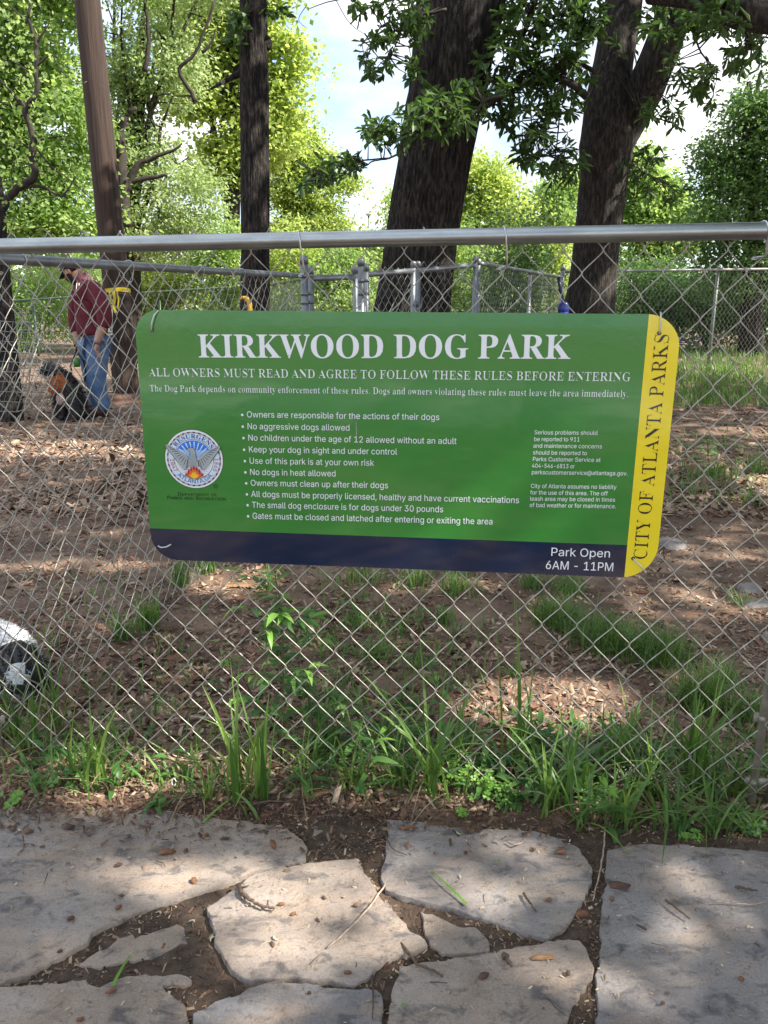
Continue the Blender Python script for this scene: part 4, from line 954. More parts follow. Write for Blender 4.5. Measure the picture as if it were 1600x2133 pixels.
for s, l, r in (
 ('Serious problems should', (1112.6, 904.6), (1245, 905.7)), ('be reported to 911', (1111.8, 918.6), (1208, 919.4)),
 ('and maintenance concerns', (1110.4, 932.4), (1254.3, 934)), ('should be reported to', (1109.7, 946.4), (1222.7, 948)),
 ('Parks Customer Service at', (1108.9, 960.2), (1251, 962.2)), ('404-546-6813 or', (1107.5, 974), (1197, 975.4)),
 ('parkscustomerservice@atlantaga.gov.', (1107, 987.5), (1307.6, 990.2)),
 ('City of Atlanta assumes no liability', (1105.3, 1016.2), (1284, 1018.6)), ('for the use of this area. The off', (1104.2, 1029.6), (1266, 1032)),
 ('leash area may be closed in times', (1103.5, 1042.6), (1281.5, 1045)), ('of bad weather or for maintenance.', (1102.8, 1055.8), (1283.6, 1058.7))):
    text(s, 'san', l, r, caph(l[0] + 50, l[1], 8.6), 's_white')
text('Park Open', 'san', (1146, 1157.5), (1272, 1161), caph(1200, 1159, 17), 's_white', navy)
text('6AM - 11PM', 'san', (1134.7, 1184.8), (1278.6, 1189.5), caph(1200, 1187, 17.3), 's_white', navy)
a_, b_ = s2(1347.4, 1166), s2(1318, 1166)
text('CITY OF ATLANTA PARKS', 'book', (1346.5, 1167), (1394.5, 694), math.hypot(a_[0] - b_[0], a_[1] - b_[1]) * 0.93, 's_black', ystrip)
text('Department of', 'san', (370.6, 1032.4), (452.6, 1033.6), caph(400, 1032, 7.2), 's_black', small=True)
text('Parks and Recreation', 'san', (348, 1039.6), (471.4, 1042.6), caph(400, 1041, 7.2), 's_black', small=True)

# the round city seal
sc_ = s2(404.3, 956.5); se = s2(465.2, 957); SR = (se[0] - sc_[0])
seal = None
def disc(r, n=72, cx=0.0, cy=0.0): return [(sc_[0] + SR * (cx + r * math.cos(2 * math.pi * i / n)), sc_[1] + SR * (cy + r * math.sin(2 * math.pi * i / n))) for i in range(n)]
def sp(pts): return [(sc_[0] + SR * x, sc_[1] + SR * y) for x, y in pts]
f = Flat()
f.poly(disc(1.0), 1, 0); f.poly(disc(0.985), 2, 1)
seal = f.build('seal', [M['s_black'], M['s_white']], panel)
f = Flat()
for i in range(60):
    a0, a1 = 2 * math.pi * i / 60, 2 * math.pi * (i + 0.96) / 60
    f.poly(sp([(0.875 * math.cos(a0), 0.875 * math.sin(a0)), (0.925 * math.cos(a0), 0.925 * math.sin(a0)), (0.925 * math.cos(a1), 0.925 * math.sin(a1)), (0.875 * math.cos(a1), 0.875 * math.sin(a1))]), 3, i % 2)
f.poly(disc(0.855), 3, 2); f.poly(disc(0.675), 4, 3); f.poly(disc(0.66), 5, 4)
f.build('ring', [M['s_maroon'], M['s_grey'], M['s_pale'], M['s_black'], M['s_white']], panel)
f = Flat()
# sky: darker blue at the rim, rays, thin rules below
def seg(r, y0): return [(x, y) for x, y in [(r * math.cos(R(t)), r * math.sin(R(t))) for t in range(0, 361, 5)] if y >= y0] 
f.poly(sp(clip([(0.64 * math.cos(R(t)), 0.64 * math.sin(R(t))) for t in range(0, 360, 5)], 0, -1, -0.05)), 6, 1)
f.poly(sp(clip([(0.64 * math.cos(R(t)), 0.64 * math.sin(R(t))) for t in range(0, 360, 5)], 0, -1, -0.32)), 7, 0)
for t in range(25, 160, 15):
    a = R(t)
    f.poly(sp([(0.1 * math.cos(a - .1), 0.1 * math.sin(a)), (0.60 * math.cos(a - .035), 0.60 * math.sin(a - .035)), (0.60 * math.cos(a + .035), 0.60 * math.sin(a + .035))]), 8, 2)
for k in range(9):
    y = -0.08 - 0.055 * k; w = math.sqrt(max(0, 0.62 ** 2 - y * y))
    f.poly(sp([(-w, y), (w, y), (w, y + 0.012), (-w, y + 0.012)]), 6, 3)
f.build('seal_sky', [M['s_sky'], M['s_sky2'], M['s_pale'], M['s_grey']], panel)
f = Flat()
for sg in (-1, 1):
    # wing: arm to the rim and hanging feathers
    wing = [(0.18, -0.16), (0.26, -0.32), (0.36, -0.36), (0.50, -0.20), (0.62, 0.0), (0.74, 0.16), (0.90, 0.36), (0.93, 0.45), (0.87, 0.50), (0.70, 0.38), (0.52, 0.30), (0.38, 0.26), (0.25, 0.16), (0.16, -0.02)]
    w2 = [(x * sg, y) for x, y in wing]
    f.poly(sp([(x * 1.0 + (0.012 * sg if x * sg > .5 else -0.01 * sg), y - .012) for x, y in w2]), 9, 1)
    f.poly(sp(w2), 10, 0)
    for k in range(9):
        t = k / 8
        x0, y0 = 0.27 + 0.60 * t, -0.30 + 0.72 * t ** 0.9
        x1, y1 = 0.20 + 0.42 * t, -0.02 + 0.36 * t
        dx, dy = y1 - y0, -(x1 - x0); l = math.hypot(dx, dy); dx, dy = dx / l * .007, dy / l * .007
        f.poly(sp([(sg * (x0 - dx), y0 - dy), (sg * (x0 + dx), y0 + dy), (sg * (x1 + dx), y1 + dy), (sg * (x1 - dx), y1 - dy)]), 11, 1)
f.build('wings', [M['s_grey'], M['s_black']], seal)
f = Flat()
body = [(-0.20, -0.24), (-0.18, -0.05), (-0.12, 0.12), (-0.10, 0.24), (-0.09, 0.30), (-0.13, 0.31), (-0.19, 0.27), (-0.21, 0.31), (-0.17, 0.37), (-0.09, 0.41), (0.0, 0.39), (0.06, 0.33), (0.07, 0.20), (0.10, 0.04), (0.15, -0.10), (0.17, -0.24)]
f.poly(sp([(x * 1.08, y * 1.03 + .004) for x, y in body]), 12, 1); f.poly(sp(body), 13, 0)
for r_ in range(6):
    for c_ in range(4):
        x = -0.10 + c_ * 0.065 + (r_ % 2) * 0.03 - 0.01 * r_; y = 0.18 - r_ * 0.07
        f.poly(sp([(x - .03, y), (x, y - .035), (x + .03, y), (x, y - .02)]), 14, 1)
f.poly(sp([(-.125, .345), (-.10, .345), (-.10, .36), (-.125, .36)]), 14, 1)
f.build('bird', [M['s_grey'], M['s_black']], seal)
f = Flat()
def flame(s_, n, r0):
    pts = []
    for k in range(n + 1):
        t = k / n; x = (-0.34 + 0.68 * t) * s_
        base = -0.62 + 0.34 * math.sin(math.pi * t) * s_
        pts.append((x, base + (0.09 if k % 2 else -0.02) * s_))
    low = [(0.30 * s_, -0.55), (0.12 * s_, -0.64), (-0.12 * s_, -0.64), (-0.30 * s_, -0.55)]
    return pts + low
f.poly(sp(flame(1.0, 14, 0)), 15, 0); f.poly(sp(flame(0.78, 12, 0)), 16, 1); f.poly(sp(flame(0.5, 8, 0)), 17, 2)
f.build('flames', [M['s_red'], M['s_orange'], M['s_gold']], seal)
def arc_text(s, key, r, a_mid, span, m, cap, inward=False, name='lettering'):
    font = {'ser': SER, 'san': SAN}[key]
    W = sum(glyph(font, key, c)[0] for c in s)
    mb = MB(); x = 0
    for c in s:
        w, (vs, T) = glyph(font, key, c)
        t = (x + w / 2) / W
        a = a_mid + (span / 2 - span * t) * (1 if not inward else -1)
        sx = (r * span) / W; sy = cap / CAPU[key]
        o = []
        for vx, vy_ in vs:
            lx, ly = (vx - w / 2) * sx, vy_ * sy
            if not inward: X = (r + ly) * math.cos(a) + lx * math.sin(a); Y = (r + ly) * math.sin(a) - lx * math.cos(a)
            else: X = (r - ly) * math.cos(a) - lx * math.sin(a); Y = (r - ly) * math.sin(a) + lx * math.cos(a)
            o.append((sc_[0] + SR * X, -0.00028 * 5, sc_[1] + SR * Y))
        if T: mb.add(o, [t_ if area([vs[i] for i in t_]) > 0 else t_[::-1] for t_ in T])
        x += w
    return mb.build(name, M[m], seal)
arc_text('RESURGENS', 'ser', 0.705, R(88), R(116), 's_blue', 0.145)
arc_text('ATLANTA,GA.', 'san', 0.825, R(-88), R(100), 's_blue', 0.14, inward=True)
arc_text('1847', 'san', 0.82, R(197), R(36), 's_red', 0.135, inward=True)
arc_text('1865', 'san', 0.71, R(-13), R(36), 's_red', 0.135)
f = Flat(); rc = s2(449.5, 1012.5)
ro = [(rc[0] + 0.0048 * math.cos(R(t)), rc[1] + 0.0048 * math.sin(R(t))) for t in range(0, 360, 15)]
ri = [(rc[0] + 0.0040 * math.cos(R(t)), rc[1] + 0.0040 * math.sin(R(t))) for t in range(345, -1, -15)]
f.poly([ro, ri], 3)
ww, (vs, T) = glyph(SAN, 'san', 'R')
f.mb.add([(rc[0] + (x - ww / 2) * .0075, -0.00085, rc[1] + (y - .34) * .0075) for x, y in vs], [t if area([vs[i] for i in t]) > 0 else t[::-1] for t in T])
f.build('lettering', M['s_black'], panel)

# a drip mark and fine dust specks on the face
f = Flat()
for k in range(90):
    x, y = random.uniform(.02, SW - .02), random.uniform(-SH + .03, -.02); r_ = random.uniform(.0004, .0010)
    f.poly([(x + r_ * math.cos(R(t)), y + r_ * math.sin(R(t))) for t in range(0, 360, 72)], 6)
f.build('dust', mat('dust', (.20, .20, .15), .8), panel)['kind'] = 'stuff'
f = Flat(); p0, p1 = s2(742, 878), s2(743, 910)
f.poly([(p0[0] - .0004, p0[1]), (p0[0] + .0003, p0[1]), (p1[0] + .0008, p1[1] + .008), (p1[0], p1[1]), (p1[0] - .0007, p1[1] + .006)], 6)
f.build('drip', M['s_grey'], panel)

# plastic ties at the four holes
def cable(pts, r, parent, name='cable_tie', m='tie'):
    mb = MB(); mb.tube(pts, r, 7); return mb.build(name, M[m], parent, smooth=True)
def hole(p):
    f = Flat(); f.poly([(p[0] + .0042 * math.cos(R(t)), p[1] + .0042 * math.sin(R(t))) for t in range(0, 360, 24)], 2); f.build('hole', M['s_black'], panel)
for (hx_, hy_), (tx, ty), mid in (((317, 688), (330, 648), (-.002, .004)), ((1373, 694), (1376, 652), (.0, .002)), ((356, 1134), (330, 1137), (0, -.003)), ((1319, 1163), (1345, 1193), (0.004, -0.002))):
    h_, t_ = s2(hx_, hy_), s2(tx, ty)
    hole(h_)
    cable([(h_[0], 0.004, h_[1]), (h_[0], -0.004, h_[1]), (h_[0] * .7 + t_[0] * .3 + mid[0], -0.006, h_[1] * .7 + t_[1] * .3 + mid[1]), (h_[0] * .3 + t_[0] * .7 + mid[0], -0.006, h_[1] * .3 + t_[1] * .7 + mid[1]), (t_[0], -0.002, t_[1]), (t_[0] + .002, 0.008, t_[1] + .001)], 0.0016, sign)
# ------------------------------------------------------------------ leaves (numpy)
def rand_dirs(n):
    v = RNG.normal(size=(n, 3)); return v / np.linalg.norm(v, axis=1, keepdims=True)
def leaf_mesh(name, C, D, length, width, m, parent, kind='quad', curl=0.15, nrm=None, smooth=False, tone=None):
    """C centres, D long axes; each leaf is a bent blade of real faces"""
    n = len(C)
    if n == 0: return None
    C = np.asarray(C, float); D = np.asarray(D, float)
    D /= np.linalg.norm(D, axis=1, keepdims=True)
    Nn = rand_dirs(n) if nrm is None else np.asarray(nrm, float)
    S = np.cross(D, Nn); l = np.linalg.norm(S, axis=1, keepdims=True); l[l < 1e-6] = 1; S /= l
    U = np.cross(S, D)
    Lh = (np.asarray(length) * (0.5 + 0.95 * RNG.random(n) ** 1.3))[:, None]; W = (np.asarray(width) * (0.75 + 0.5 * RNG.random(n)))[:, None]
    if kind == 'quad':
        P = [C - D * Lh * .5, C + S * W * .5 + U * Lh * curl * .4 - D * Lh * .06, C + D * Lh * .5, C - S * W * .5 + U * Lh * curl * .4 - D * Lh * .06]
        F = [(0, 1, 2), (0, 2, 3)]
    elif kind == 'oblong':      # base at C
        P = [C, C + D * Lh * .35 + S * W * .32 + U * Lh * .03, C + D * Lh * .72 + S * W * .5 + U * Lh * (curl * .3), C + D * Lh - U * Lh * curl * .25,
             C + D * Lh * .72 - S * W * .5 + U * Lh * (curl * .3), C + D * Lh * .35 - S * W * .32 + U * Lh * .03, C + D * Lh * .55 - U * Lh * .05]
        F = [(0, 1, 6), (1, 2, 6), (2, 3, 6), (3, 4, 6), (4, 5, 6), (5, 0, 6)]
    elif kind == 'lobed':       # rough star: maple / sweetgum
        P = [C - D * Lh * .45, C + S * W * .5 - D * Lh * .18, C + S * W * .16 + D * Lh * .02 + U * Lh * .06, C + S * W * .40 + D * Lh * .26, C + D * Lh * .5 - U * Lh * curl * .3,
             C - S * W * .40 + D * Lh * .26, C - S * W * .16 + D * Lh * .02 + U * Lh * .06, C - S * W * .5 - D * Lh * .18]
        F = [(0, 1, 2), (2, 3, 4), (0, 2, 4), (0, 4, 6), (4, 5, 6), (0, 6, 7)]
    k = len(P)
    V = np.stack(P, 1).reshape(-1, 3)
    base = (np.arange(n) * k)[:, None, None]
    Fa = (base + np.array(F)[None]).reshape(-1, 3)
    q = RNG.random(n)
    if tone is not None: q = np.clip(.45 * q + .55 * tone, 0, 1)
    r = np.repeat(q.astype(np.float32), len(F))
    return build_np(name, V, Fa, m, parent, smooth, r)

def bark_tube(pts, radii, sides=48, step=0.04, ridge=0.045, seed=0, lump=0.06):
    pts = [Vector(p) for p in pts]
    P, Rr = [], []
    for i in range(len(pts) - 1):
        L = (pts[i + 1] - pts[i]).length; k = max(1, int(L / step))
        for j in range(k):
            t = j / k; ts = t * t * (3 - 2 * t) * .3 + t * .7
            P.append(pts[i].lerp(pts[i + 1], t)); Rr.append(radii[i] * (1 - ts) + radii[i + 1] * ts)
    P.append(pts[-1]); Rr.append(radii[-1])
    # smooth the path a little
    for _ in range(3):
        P = [P[0]] + [(P[i - 1] + P[i] * 2 + P[i + 1]) / 4 for i in range(1, len(P) - 1)] + [P[-1]]
    vs = []; s = 0
    T0 = (P[-1] - P[0]).normalized()
    u = T0.orthogonal().normalized()
    for i, p in enumerate(P):
        t = (P[min(i + 1, len(P) - 1)] - P[max(i - 1, 0)]).normalized()
        u = (u - t * u.dot(t)).normalized(); w = t.cross(u)
        if i: s += (P[i] - P[i - 1]).length
        for k in range(sides):
            a = 2 * math.pi * k / sides
            ca, sa = math.cos(a), math.sin(a)
            q = Vector((ca * 3.2, sa * 3.2, s * 1.1 + seed * 7))
            rg = noise.noise(q * (1 if Rr[i] < .2 else 1.6))
            rd = abs(noise.noise(Vector((ca * 6, sa * 6, s * 1.6 + seed * 3)))) * .55 + abs(noise.noise(Vector((ca * 15, sa * 15, s * 3.5 + seed * 3)))) * .75
            lp = noise.noise(Vector((ca, sa, s * 1.3 + seed * 11)))
            rr = Rr[i] * (1 + ridge * (1 - 2.5 * rd) + lump * lp + 0.02 * rg)
            vs.append(tuple(p + (u * ca + w * sa) * rr))
    fs = []
    for i in range(len(P) - 1):
        for k in range(sides):
            a, b = i * sides + k, i * sides + (k + 1) % sides
            fs.append((a, b, b + sides, a + sides))
    return vs, fs

DENS = 0.80
LSC = 0.74
def px_blob(px, py, rx, ry, Y):
    c = at(px, py, Y); z = zdepth(c)
    return c, Vector((rx * z / FPX, max(rx, ry) * 0.75 * z / FPX, ry * z / FPX))

def tree(name, label, cat, base, top, r0, blobs, leafmat, nclump, nleaf, ls, lw, kind='quad', clump=0.45, barkm='bark2', group=None, nbr=10, seed=1, shell=0.35, limbs=True, trunk=None):
    """trunk, limbs reaching into the crown's masses, and a crown of leaf clumps
    blobs: (centre, radii, weight)"""
    rnd = random.Random(seed)
    root = empty(name, base, label, cat, group)
    base = Vector(base); top = Vector(top)
    mb = MB()
    path = trunk or [base - Vector((0, 0, .3)), base.lerp(top, .25) + Vector((rnd.uniform(-.1, .1), rnd.uniform(-.1, .1), 0)), base.lerp(top, .6) + Vector((rnd.uniform(-.2, .2), 0, 0)), top]
    rad = [r0 * 1.25, r0 * .9, r0 * .6, r0 * .2][:len(path)] if len(path) == 4 else [r0 * (1.2 - 1.0 * i / (len(path) - 1)) for i in range(len(path))]
    loc = [p - base for p in path]
    mb.tube(loc, rad, 9)
    tr = mb.build('trunk', M[barkm], root, smooth=True)
    wsum = sum(b[2] for b in blobs)
    C, D = [], []
    mb = MB(); nb = 0
    for (c, r, w) in blobs:
        k = max(1, int(nclump * .70 * w / wsum))
        for i in range(k):
            v = Vector(rand_dirs(1)[0]); s = (shell + (1 - shell) * rnd.random()) ** 0.6
            cc = c + Vector((v.x * r.x, v.y * r.y, v.z * r.z)) * s
            C.append(cc)
        if limbs:
            for i in range(max(1, int(nbr * w / wsum))):
                t = rnd.uniform(.25, .95); a = base.lerp(top, t)
                e = c + Vector((rnd.uniform(-.7, .7) * r.x, rnd.uniform(-.7, .7) * r.y, rnd.uniform(-.6, .7) * r.z))
                m1 = a.lerp(e, .4) + Vector((rnd.uniform(-.3, .3), rnd.uniform(-.3, .3), rnd.uniform(-.1, .5))) * (e - a).length * .25
                m2 = a.lerp(e, .75) + Vector((rnd.uniform(-.3, .3), rnd.uniform(-.3, .3), rnd.uniform(-.1, .3))) * (e - a).length * .2
                rb = r0 * rnd.uniform(.18, .42)
                mb.tube([a - base, m1 - base, m2 - base, e - base], [rb, rb * .7, rb * .45, rb * .15], 6)
                for j in range(4):
                    s_ = [m1, m2, m2, e][j]; q = s_ + Vector((rnd.uniform(-1, 1) * r.x, rnd.uniform(-1, 1) * r.y, rnd.uniform(-.5, .8) * r.z)) * .45
                    mm = s_.lerp(q, .5) + Vector((0, 0, rnd.uniform(-.05, .12)))
                    mb.tube([s_ - base, mm - base, q - base], [rb * .3, rb * .2, rb * .06], 5)
    if mb.n: mb.build('branches', M['twigbark'], tr, smooth=True)['kind'] = 'stuff'
    cc = np.array([list(c - base) for c in C])
    n = len(cc)
    sz = clump * (0.6 + 0.8 * RNG.random(n))
    k = int(nleaf * DENS * 2.0)
    off = RNG.normal(size=(n, k, 3)) * 0.45
    off[:, :, 2] *= 0.55
    P = (cc[:, None, :] + off * sz[:, None, None]).reshape(-1, 3)
    d = off.reshape(-1, 3) + RNG.normal(size=(n * k, 3)) * .5; d[:, 2] -= 0.25
    nr = RNG.normal(size=(n * k, 3)) * .6; nr[:, 2] += 0.8
    leaf_mesh('crown', P, d, ls * LSC, lw * LSC, M[leafmat], root, 'quad', nrm=nr, tone=np.repeat(RNG.random(n), k))
    return root

def B(px, py, rx, ry, Y, w=None):
    c, r = px_blob(px, py, rx, ry, Y)
    return (c, r, w if w else rx * ry / 1000)
def gb(px, Y):
    q = at(px, 700, Y); return Vector((q.x, Y, terr(q.x, Y)))
def tp(px, py, Y): return at(px, py, Y)

# background trees, far to near
tree('tree', 'pale distant tree seen low between the two dark trunks', 'tree', gb(1115, 60), tp(1115, 450, 60), .35, [B(1115, 470, 55, 36, 60)], 'lime_leaf', 60, 40, .5, .35, clump=1.6, seed=2, nbr=4)
tree('tree', 'rounded bright green tree directly left of the forked trunk', 'tree', gb(1165, 30), tp(1165, 420, 30), .22, [B(1165, 450, 62, 70, 30), B(1130, 500, 60, 50, 30), B(1190, 395, 40, 35, 30)], 'maple_leaf', 150, 50, .22, .15, clump=.8, seed=3)
tree('tree', 'yellow green bushy tree right beside the thick leaning trunk', 'tree', gb(1000, 24), tp(1000, 380, 24), .2, [B(1000, 405, 75, 62, 24), B(1040, 450, 60, 45, 24), B(970, 520, 90, 80, 24), B(1000, 350, 40, 25, 24)], 'lime_leaf', 330, 60, .17, .11, clump=.6, seed=4)
tree('tree', 'small bright shrub tree at the left foot of the thick trunk', 'tree', gb(830, 32), tp(830, 430, 32), .18, [B(835, 440, 30, 45, 32), B(800, 520, 60, 40, 32)], 'maple_leaf', 90, 45, .22, .15, clump=.8, seed=5)
tree('tree', 'pale green tree whose tip reaches right into the white sky', 'tree', gb(640, 26), tp(620, 250, 26), .22, [B(600, 310, 60, 60, 26), B(575, 370, 70, 60, 26), B(640, 340, 55, 40, 26), B(650, 395, 70, 55, 26), B(735, 385, 24, 18, 26, .7), B(650, 455, 70, 36, 26), B(590, 520, 90, 60, 26), B(700, 475, 40, 18, 26, .7)], 'lime_leaf', 560, 55, .16, .09, clump=.55, seed=6, nbr=14)
tree('tree', 'tall yellow green maple rising behind the slim straight trunk', 'tree', gb(480, 20), tp(490, -120, 20), .24, [B(540, 30, 70, 80, 20), B(585, 130, 62, 55, 20), B(560, 225, 62, 60, 20), B(430, 60, 80, 90, 20), B(420, 200, 70, 70, 20), B(480, 330, 70, 60, 20), B(560, 290, 55, 60, 20), B(450, -120, 190, 100, 20)], 'lime_leaf', 620, 60, .17, .13, clump=.6, seed=7, nbr=18, kind='lobed')
tree('tree', 'broad dark limbed green tree behind the leaning utility pole', 'tree', gb(265, 17), tp(300, 20, 17), .22, [B(330, 130, 90, 110, 17), B(290, 330, 90, 70, 17), B(380, 420, 90, 80, 17), B(300, 480, 110, 60, 17), B(330, -80, 200, 90, 17), B(230, 220, 60, 80, 17)], 'silver_leaf', 560, 55, .13, .07, clump=.5, seed=8, nbr=16)
tree('tree', 'leafy mid green tree filling the upper left corner', 'tree', gb(-60, 15), tp(40, -60, 15), .10, [B(60, 90, 110, 130, 15), B(110, 270, 120, 100, 15), B(30, 420, 110, 120, 15), B(150, 440, 110, 80, 15), B(-100, 150, 150, 250, 15), B(100, -100, 250, 90, 15)], 'maple_leaf', 720, 60, .14, .10, clump=.5, seed=9, nbr=16, kind='lobed')
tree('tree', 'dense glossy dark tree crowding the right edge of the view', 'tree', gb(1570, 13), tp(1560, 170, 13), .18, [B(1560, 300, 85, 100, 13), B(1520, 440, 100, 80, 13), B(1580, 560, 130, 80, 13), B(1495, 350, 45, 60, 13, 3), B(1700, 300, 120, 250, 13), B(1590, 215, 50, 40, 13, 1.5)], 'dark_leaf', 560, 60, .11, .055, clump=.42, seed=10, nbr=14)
tree('tree', 'mid green tree just right of the forked trunk', 'tree', gb(1380, 18), tp(1370, 330, 18), .18, [B(1345, 400, 70, 62, 18), B(1400, 470, 90, 60, 18), B(1340, 510, 80, 60, 18), B(1310, 350, 40, 45, 18)], 'maple_leaf', 330, 55, .14, .10, clump=.5, seed=12, nbr=10)
# shrubs on the ground line
for i, (px, py, rx, ry, Y, lm, nc, lab) in enumerate((
    (40, 640, 110, 70, 21, 'maple_leaf', 170, 'green shrub behind the wire pen at the far left'),
    (150, 600, 90, 90, 24, 'maple_leaf', 200, 'sunny green shrub directly behind the man in maroon'),
    (330, 600, 90, 75, 20, 'lime_leaf', 220, 'lime green shrub between the utility pole and slim trunk'),
    (455, 590, 70, 60, 19, 'maple_leaf', 150, 'mid green shrub just left of the slim trunk foot'),
    (600, 600, 80, 60, 18, 'lime_leaf', 200, 'bright shrub behind the tall rail end post'),
    (720, 615, 80, 50, 17, 'maple_leaf', 160, 'low shrub behind the first closed gate'),
    (975, 600, 60, 60, 19, 'maple_leaf', 130, 'shrub seen right of the thick trunk under the rail'),
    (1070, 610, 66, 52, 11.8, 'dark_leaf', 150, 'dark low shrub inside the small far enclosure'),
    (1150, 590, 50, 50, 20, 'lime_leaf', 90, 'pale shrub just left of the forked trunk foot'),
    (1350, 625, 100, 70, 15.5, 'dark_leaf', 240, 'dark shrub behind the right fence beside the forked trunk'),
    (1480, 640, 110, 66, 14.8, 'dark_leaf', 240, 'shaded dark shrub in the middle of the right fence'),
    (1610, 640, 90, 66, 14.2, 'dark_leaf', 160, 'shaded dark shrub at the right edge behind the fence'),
    (-120, 600, 130, 120, 20, 'maple_leaf', 120, 'green shrub cut by the left edge'))):
    if px < -100: continue
    c, r = px_blob(px, py, rx, ry, Y)
    bs = Vector((c.x, c.y, terr(c.x, c.y)))
    r.z = max(r.z, (c.z - bs.z) * .95)
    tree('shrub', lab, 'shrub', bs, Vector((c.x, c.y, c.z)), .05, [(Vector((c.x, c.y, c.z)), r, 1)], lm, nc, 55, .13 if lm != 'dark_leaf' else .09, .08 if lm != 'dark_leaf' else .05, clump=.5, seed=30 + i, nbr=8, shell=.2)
# distant wood closing the horizon
C = []
for x in np.arange(-60, 75, 1.3):
    for _ in range(4):
        C.append((x + random.uniform(-1, 1), 58 + random.uniform(-6, 8), random.uniform(0.2, 3.4) + 0.8 * math.sin(x * .21)))
C = np.array(C)
P = (C[:, None, :] + RNG.normal(size=(len(C), 55, 3)) * np.array([1.0, 1.0, .7])).reshape(-1, 3)
wood = leaf_mesh('woods', P, rand_dirs(len(P)), .5, .36, M['maple_leaf'], None)
tag(wood, kind='stuff')
# glimpsed house and lamp posts
hs = at(705, 540, 48); hz = terr(hs.x, hs.y)
house = empty('house', (hs.x, hs.y, hz), 'pale grey house glimpsed through leaves past the rail post', 'house')
mb = MB(); mb.box((0, 2.5, 1.5), 7, 5, 3.0); mb.build('wall', mat('house_wall', (0.30, 0.27, 0.25), .8, col2=(.36, .33, .31), scale=3), house)
mb = MB(); mb.add([(-3.9, -.4, 3), (3.9, -.4, 3), (3.9, 5.4, 3), (-3.9, 5.4, 3), (-3.9, 2.5, 4.6), (3.9, 2.5, 4.6)], [(0, 1, 5, 4), (2, 3, 4, 5), (0, 4, 3), (1, 2, 5), (3, 2, 1, 0)]); mb.build('roof', mat('roof', (0.10, 0.09, 0.09), .9), house)
for x in (-1.8, 1.9):
    mb = MB(); mb.box((x, -.03, 1.7), 1.0, .06, 1.2); w_ = mb.build('window', mat('glass', (.03, .04, .05), .1), house)
    mb = MB(); mb.box((x, -.05, 1.05), 1.15, .1, .08); mb.box((x, -.05, 2.35), 1.15, .1, .08); mb.box((x - .54, -.05, 1.7), .08, .1, 1.2); mb.box((x + .54, -.05, 1.7), .08, .1, 1.2); mb.build('frame', mat('trim', (.6, .6, .58), .6), w_)
mb = MB(); mb.box((.1, -.03, 1.05), .95, .07, 2.1); mb.build('door', mat('door', (.20, .12, .09), .6), house)
for px, y0, Y, lab in ((768, 448, 55, 'thin pale lamp post in the sky gap left of the thick trunk'), (1111, 446, 50, 'thin lamp post with small light between the two dark trunks')):
    t = at(px, y0, Y); g = terr(t.x, Y)
    L_ = empty('lamp_post', (t.x, Y, g), lab, 'lamp post')
    h = t.z - g
    mb = MB(); mb.tube([(0, 0, -.3), (0, 0, h * .5), (0, 0, h)], .07, 8); mb.build('post', M['galv2'], L_)
    mb = MB(); mb.box((0, -.1, h + .05), .35, .5, .14); mb.box((0, -.1, h - .03), .2, .3, .06); mb.build('lamp_head', mat('lamp_white', (.6, .62, .65), .5), L_)

# ------------------------------------------------------------------ utility pole and the near trunks
pb0 = gpt(266, 834)
pole = empty('utility_pole', pb0, 'brown weathered wooden utility pole wrapped in yellow caution tape', 'pole')
zb = zdepth(pb0)
pt0 = at(182, 0, pb0.y); pd = (pt0 - pb0)
vs, fs = bark_tube([Vector((0, 0, -.4)), pd * .35, pd * .7, pd * 1.9], [.158, .150, .142, .118], 40, .1, ridge=.006, lump=.012, seed=3)
mb = MB(); mb.add(vs, fs); mb.build('pole_shaft', M['pole'], pole, smooth=True)
def pp(py):   # point on the pole's axis at that picture height, local
    t = (834 - py) / 834
    a, b = 0, 1.9
    for _ in range(30):
        m = (a + b) / 2; q = pb0 + pd * m
        y = 1066.5 - FPX * ((q.y * SP + (q.z - CAM_H) * CP) / zdepth(q))
        if y > py: a = m
        else: b = m
    return pd * a
mb = MB(); q = pp(618); mb.box(q + Vector((-.17, -.10, 0)), .06, .06, .18); mb.tube([q + Vector((-.17, -.10, -.09)), q + Vector((-.165, -.10, -.9))], .012, 6); mb.build('meter_box', mat('box_grey', (.42, .43, .42), .6), pole)
# mound of red soil round its foot
mb = MB()
vs = []; fs = []
for i in range(9):
    rr = .15 + .06 * i
    for k in range(24):
        a = 2 * math.pi * k / 24
        vs.append((rr * math.cos(a) * 1.2, rr * math.sin(a), .11 * (1 - (i / 8) ** 1.3) - .01 + .012 * noise.noise(Vector((rr * 9 * math.cos(a), rr * 9 * math.sin(a), 1)))))
for i in range(8):
    for k in range(24): fs.append((i * 24 + k, (i + 1) * 24 + k, (i + 1) * 24 + (k + 1) % 24, i * 24 + (k + 1) % 24))
mb.add(vs, fs); mnd = mb.build('soil_mound', mat('red_soil', (.12, .058, .034), .95, col2=(.08, .042, .028), scale=12, bump=.8, bscale=40), None, smooth=True)
mnd.location = pb0; tag(mnd, kind='structure')
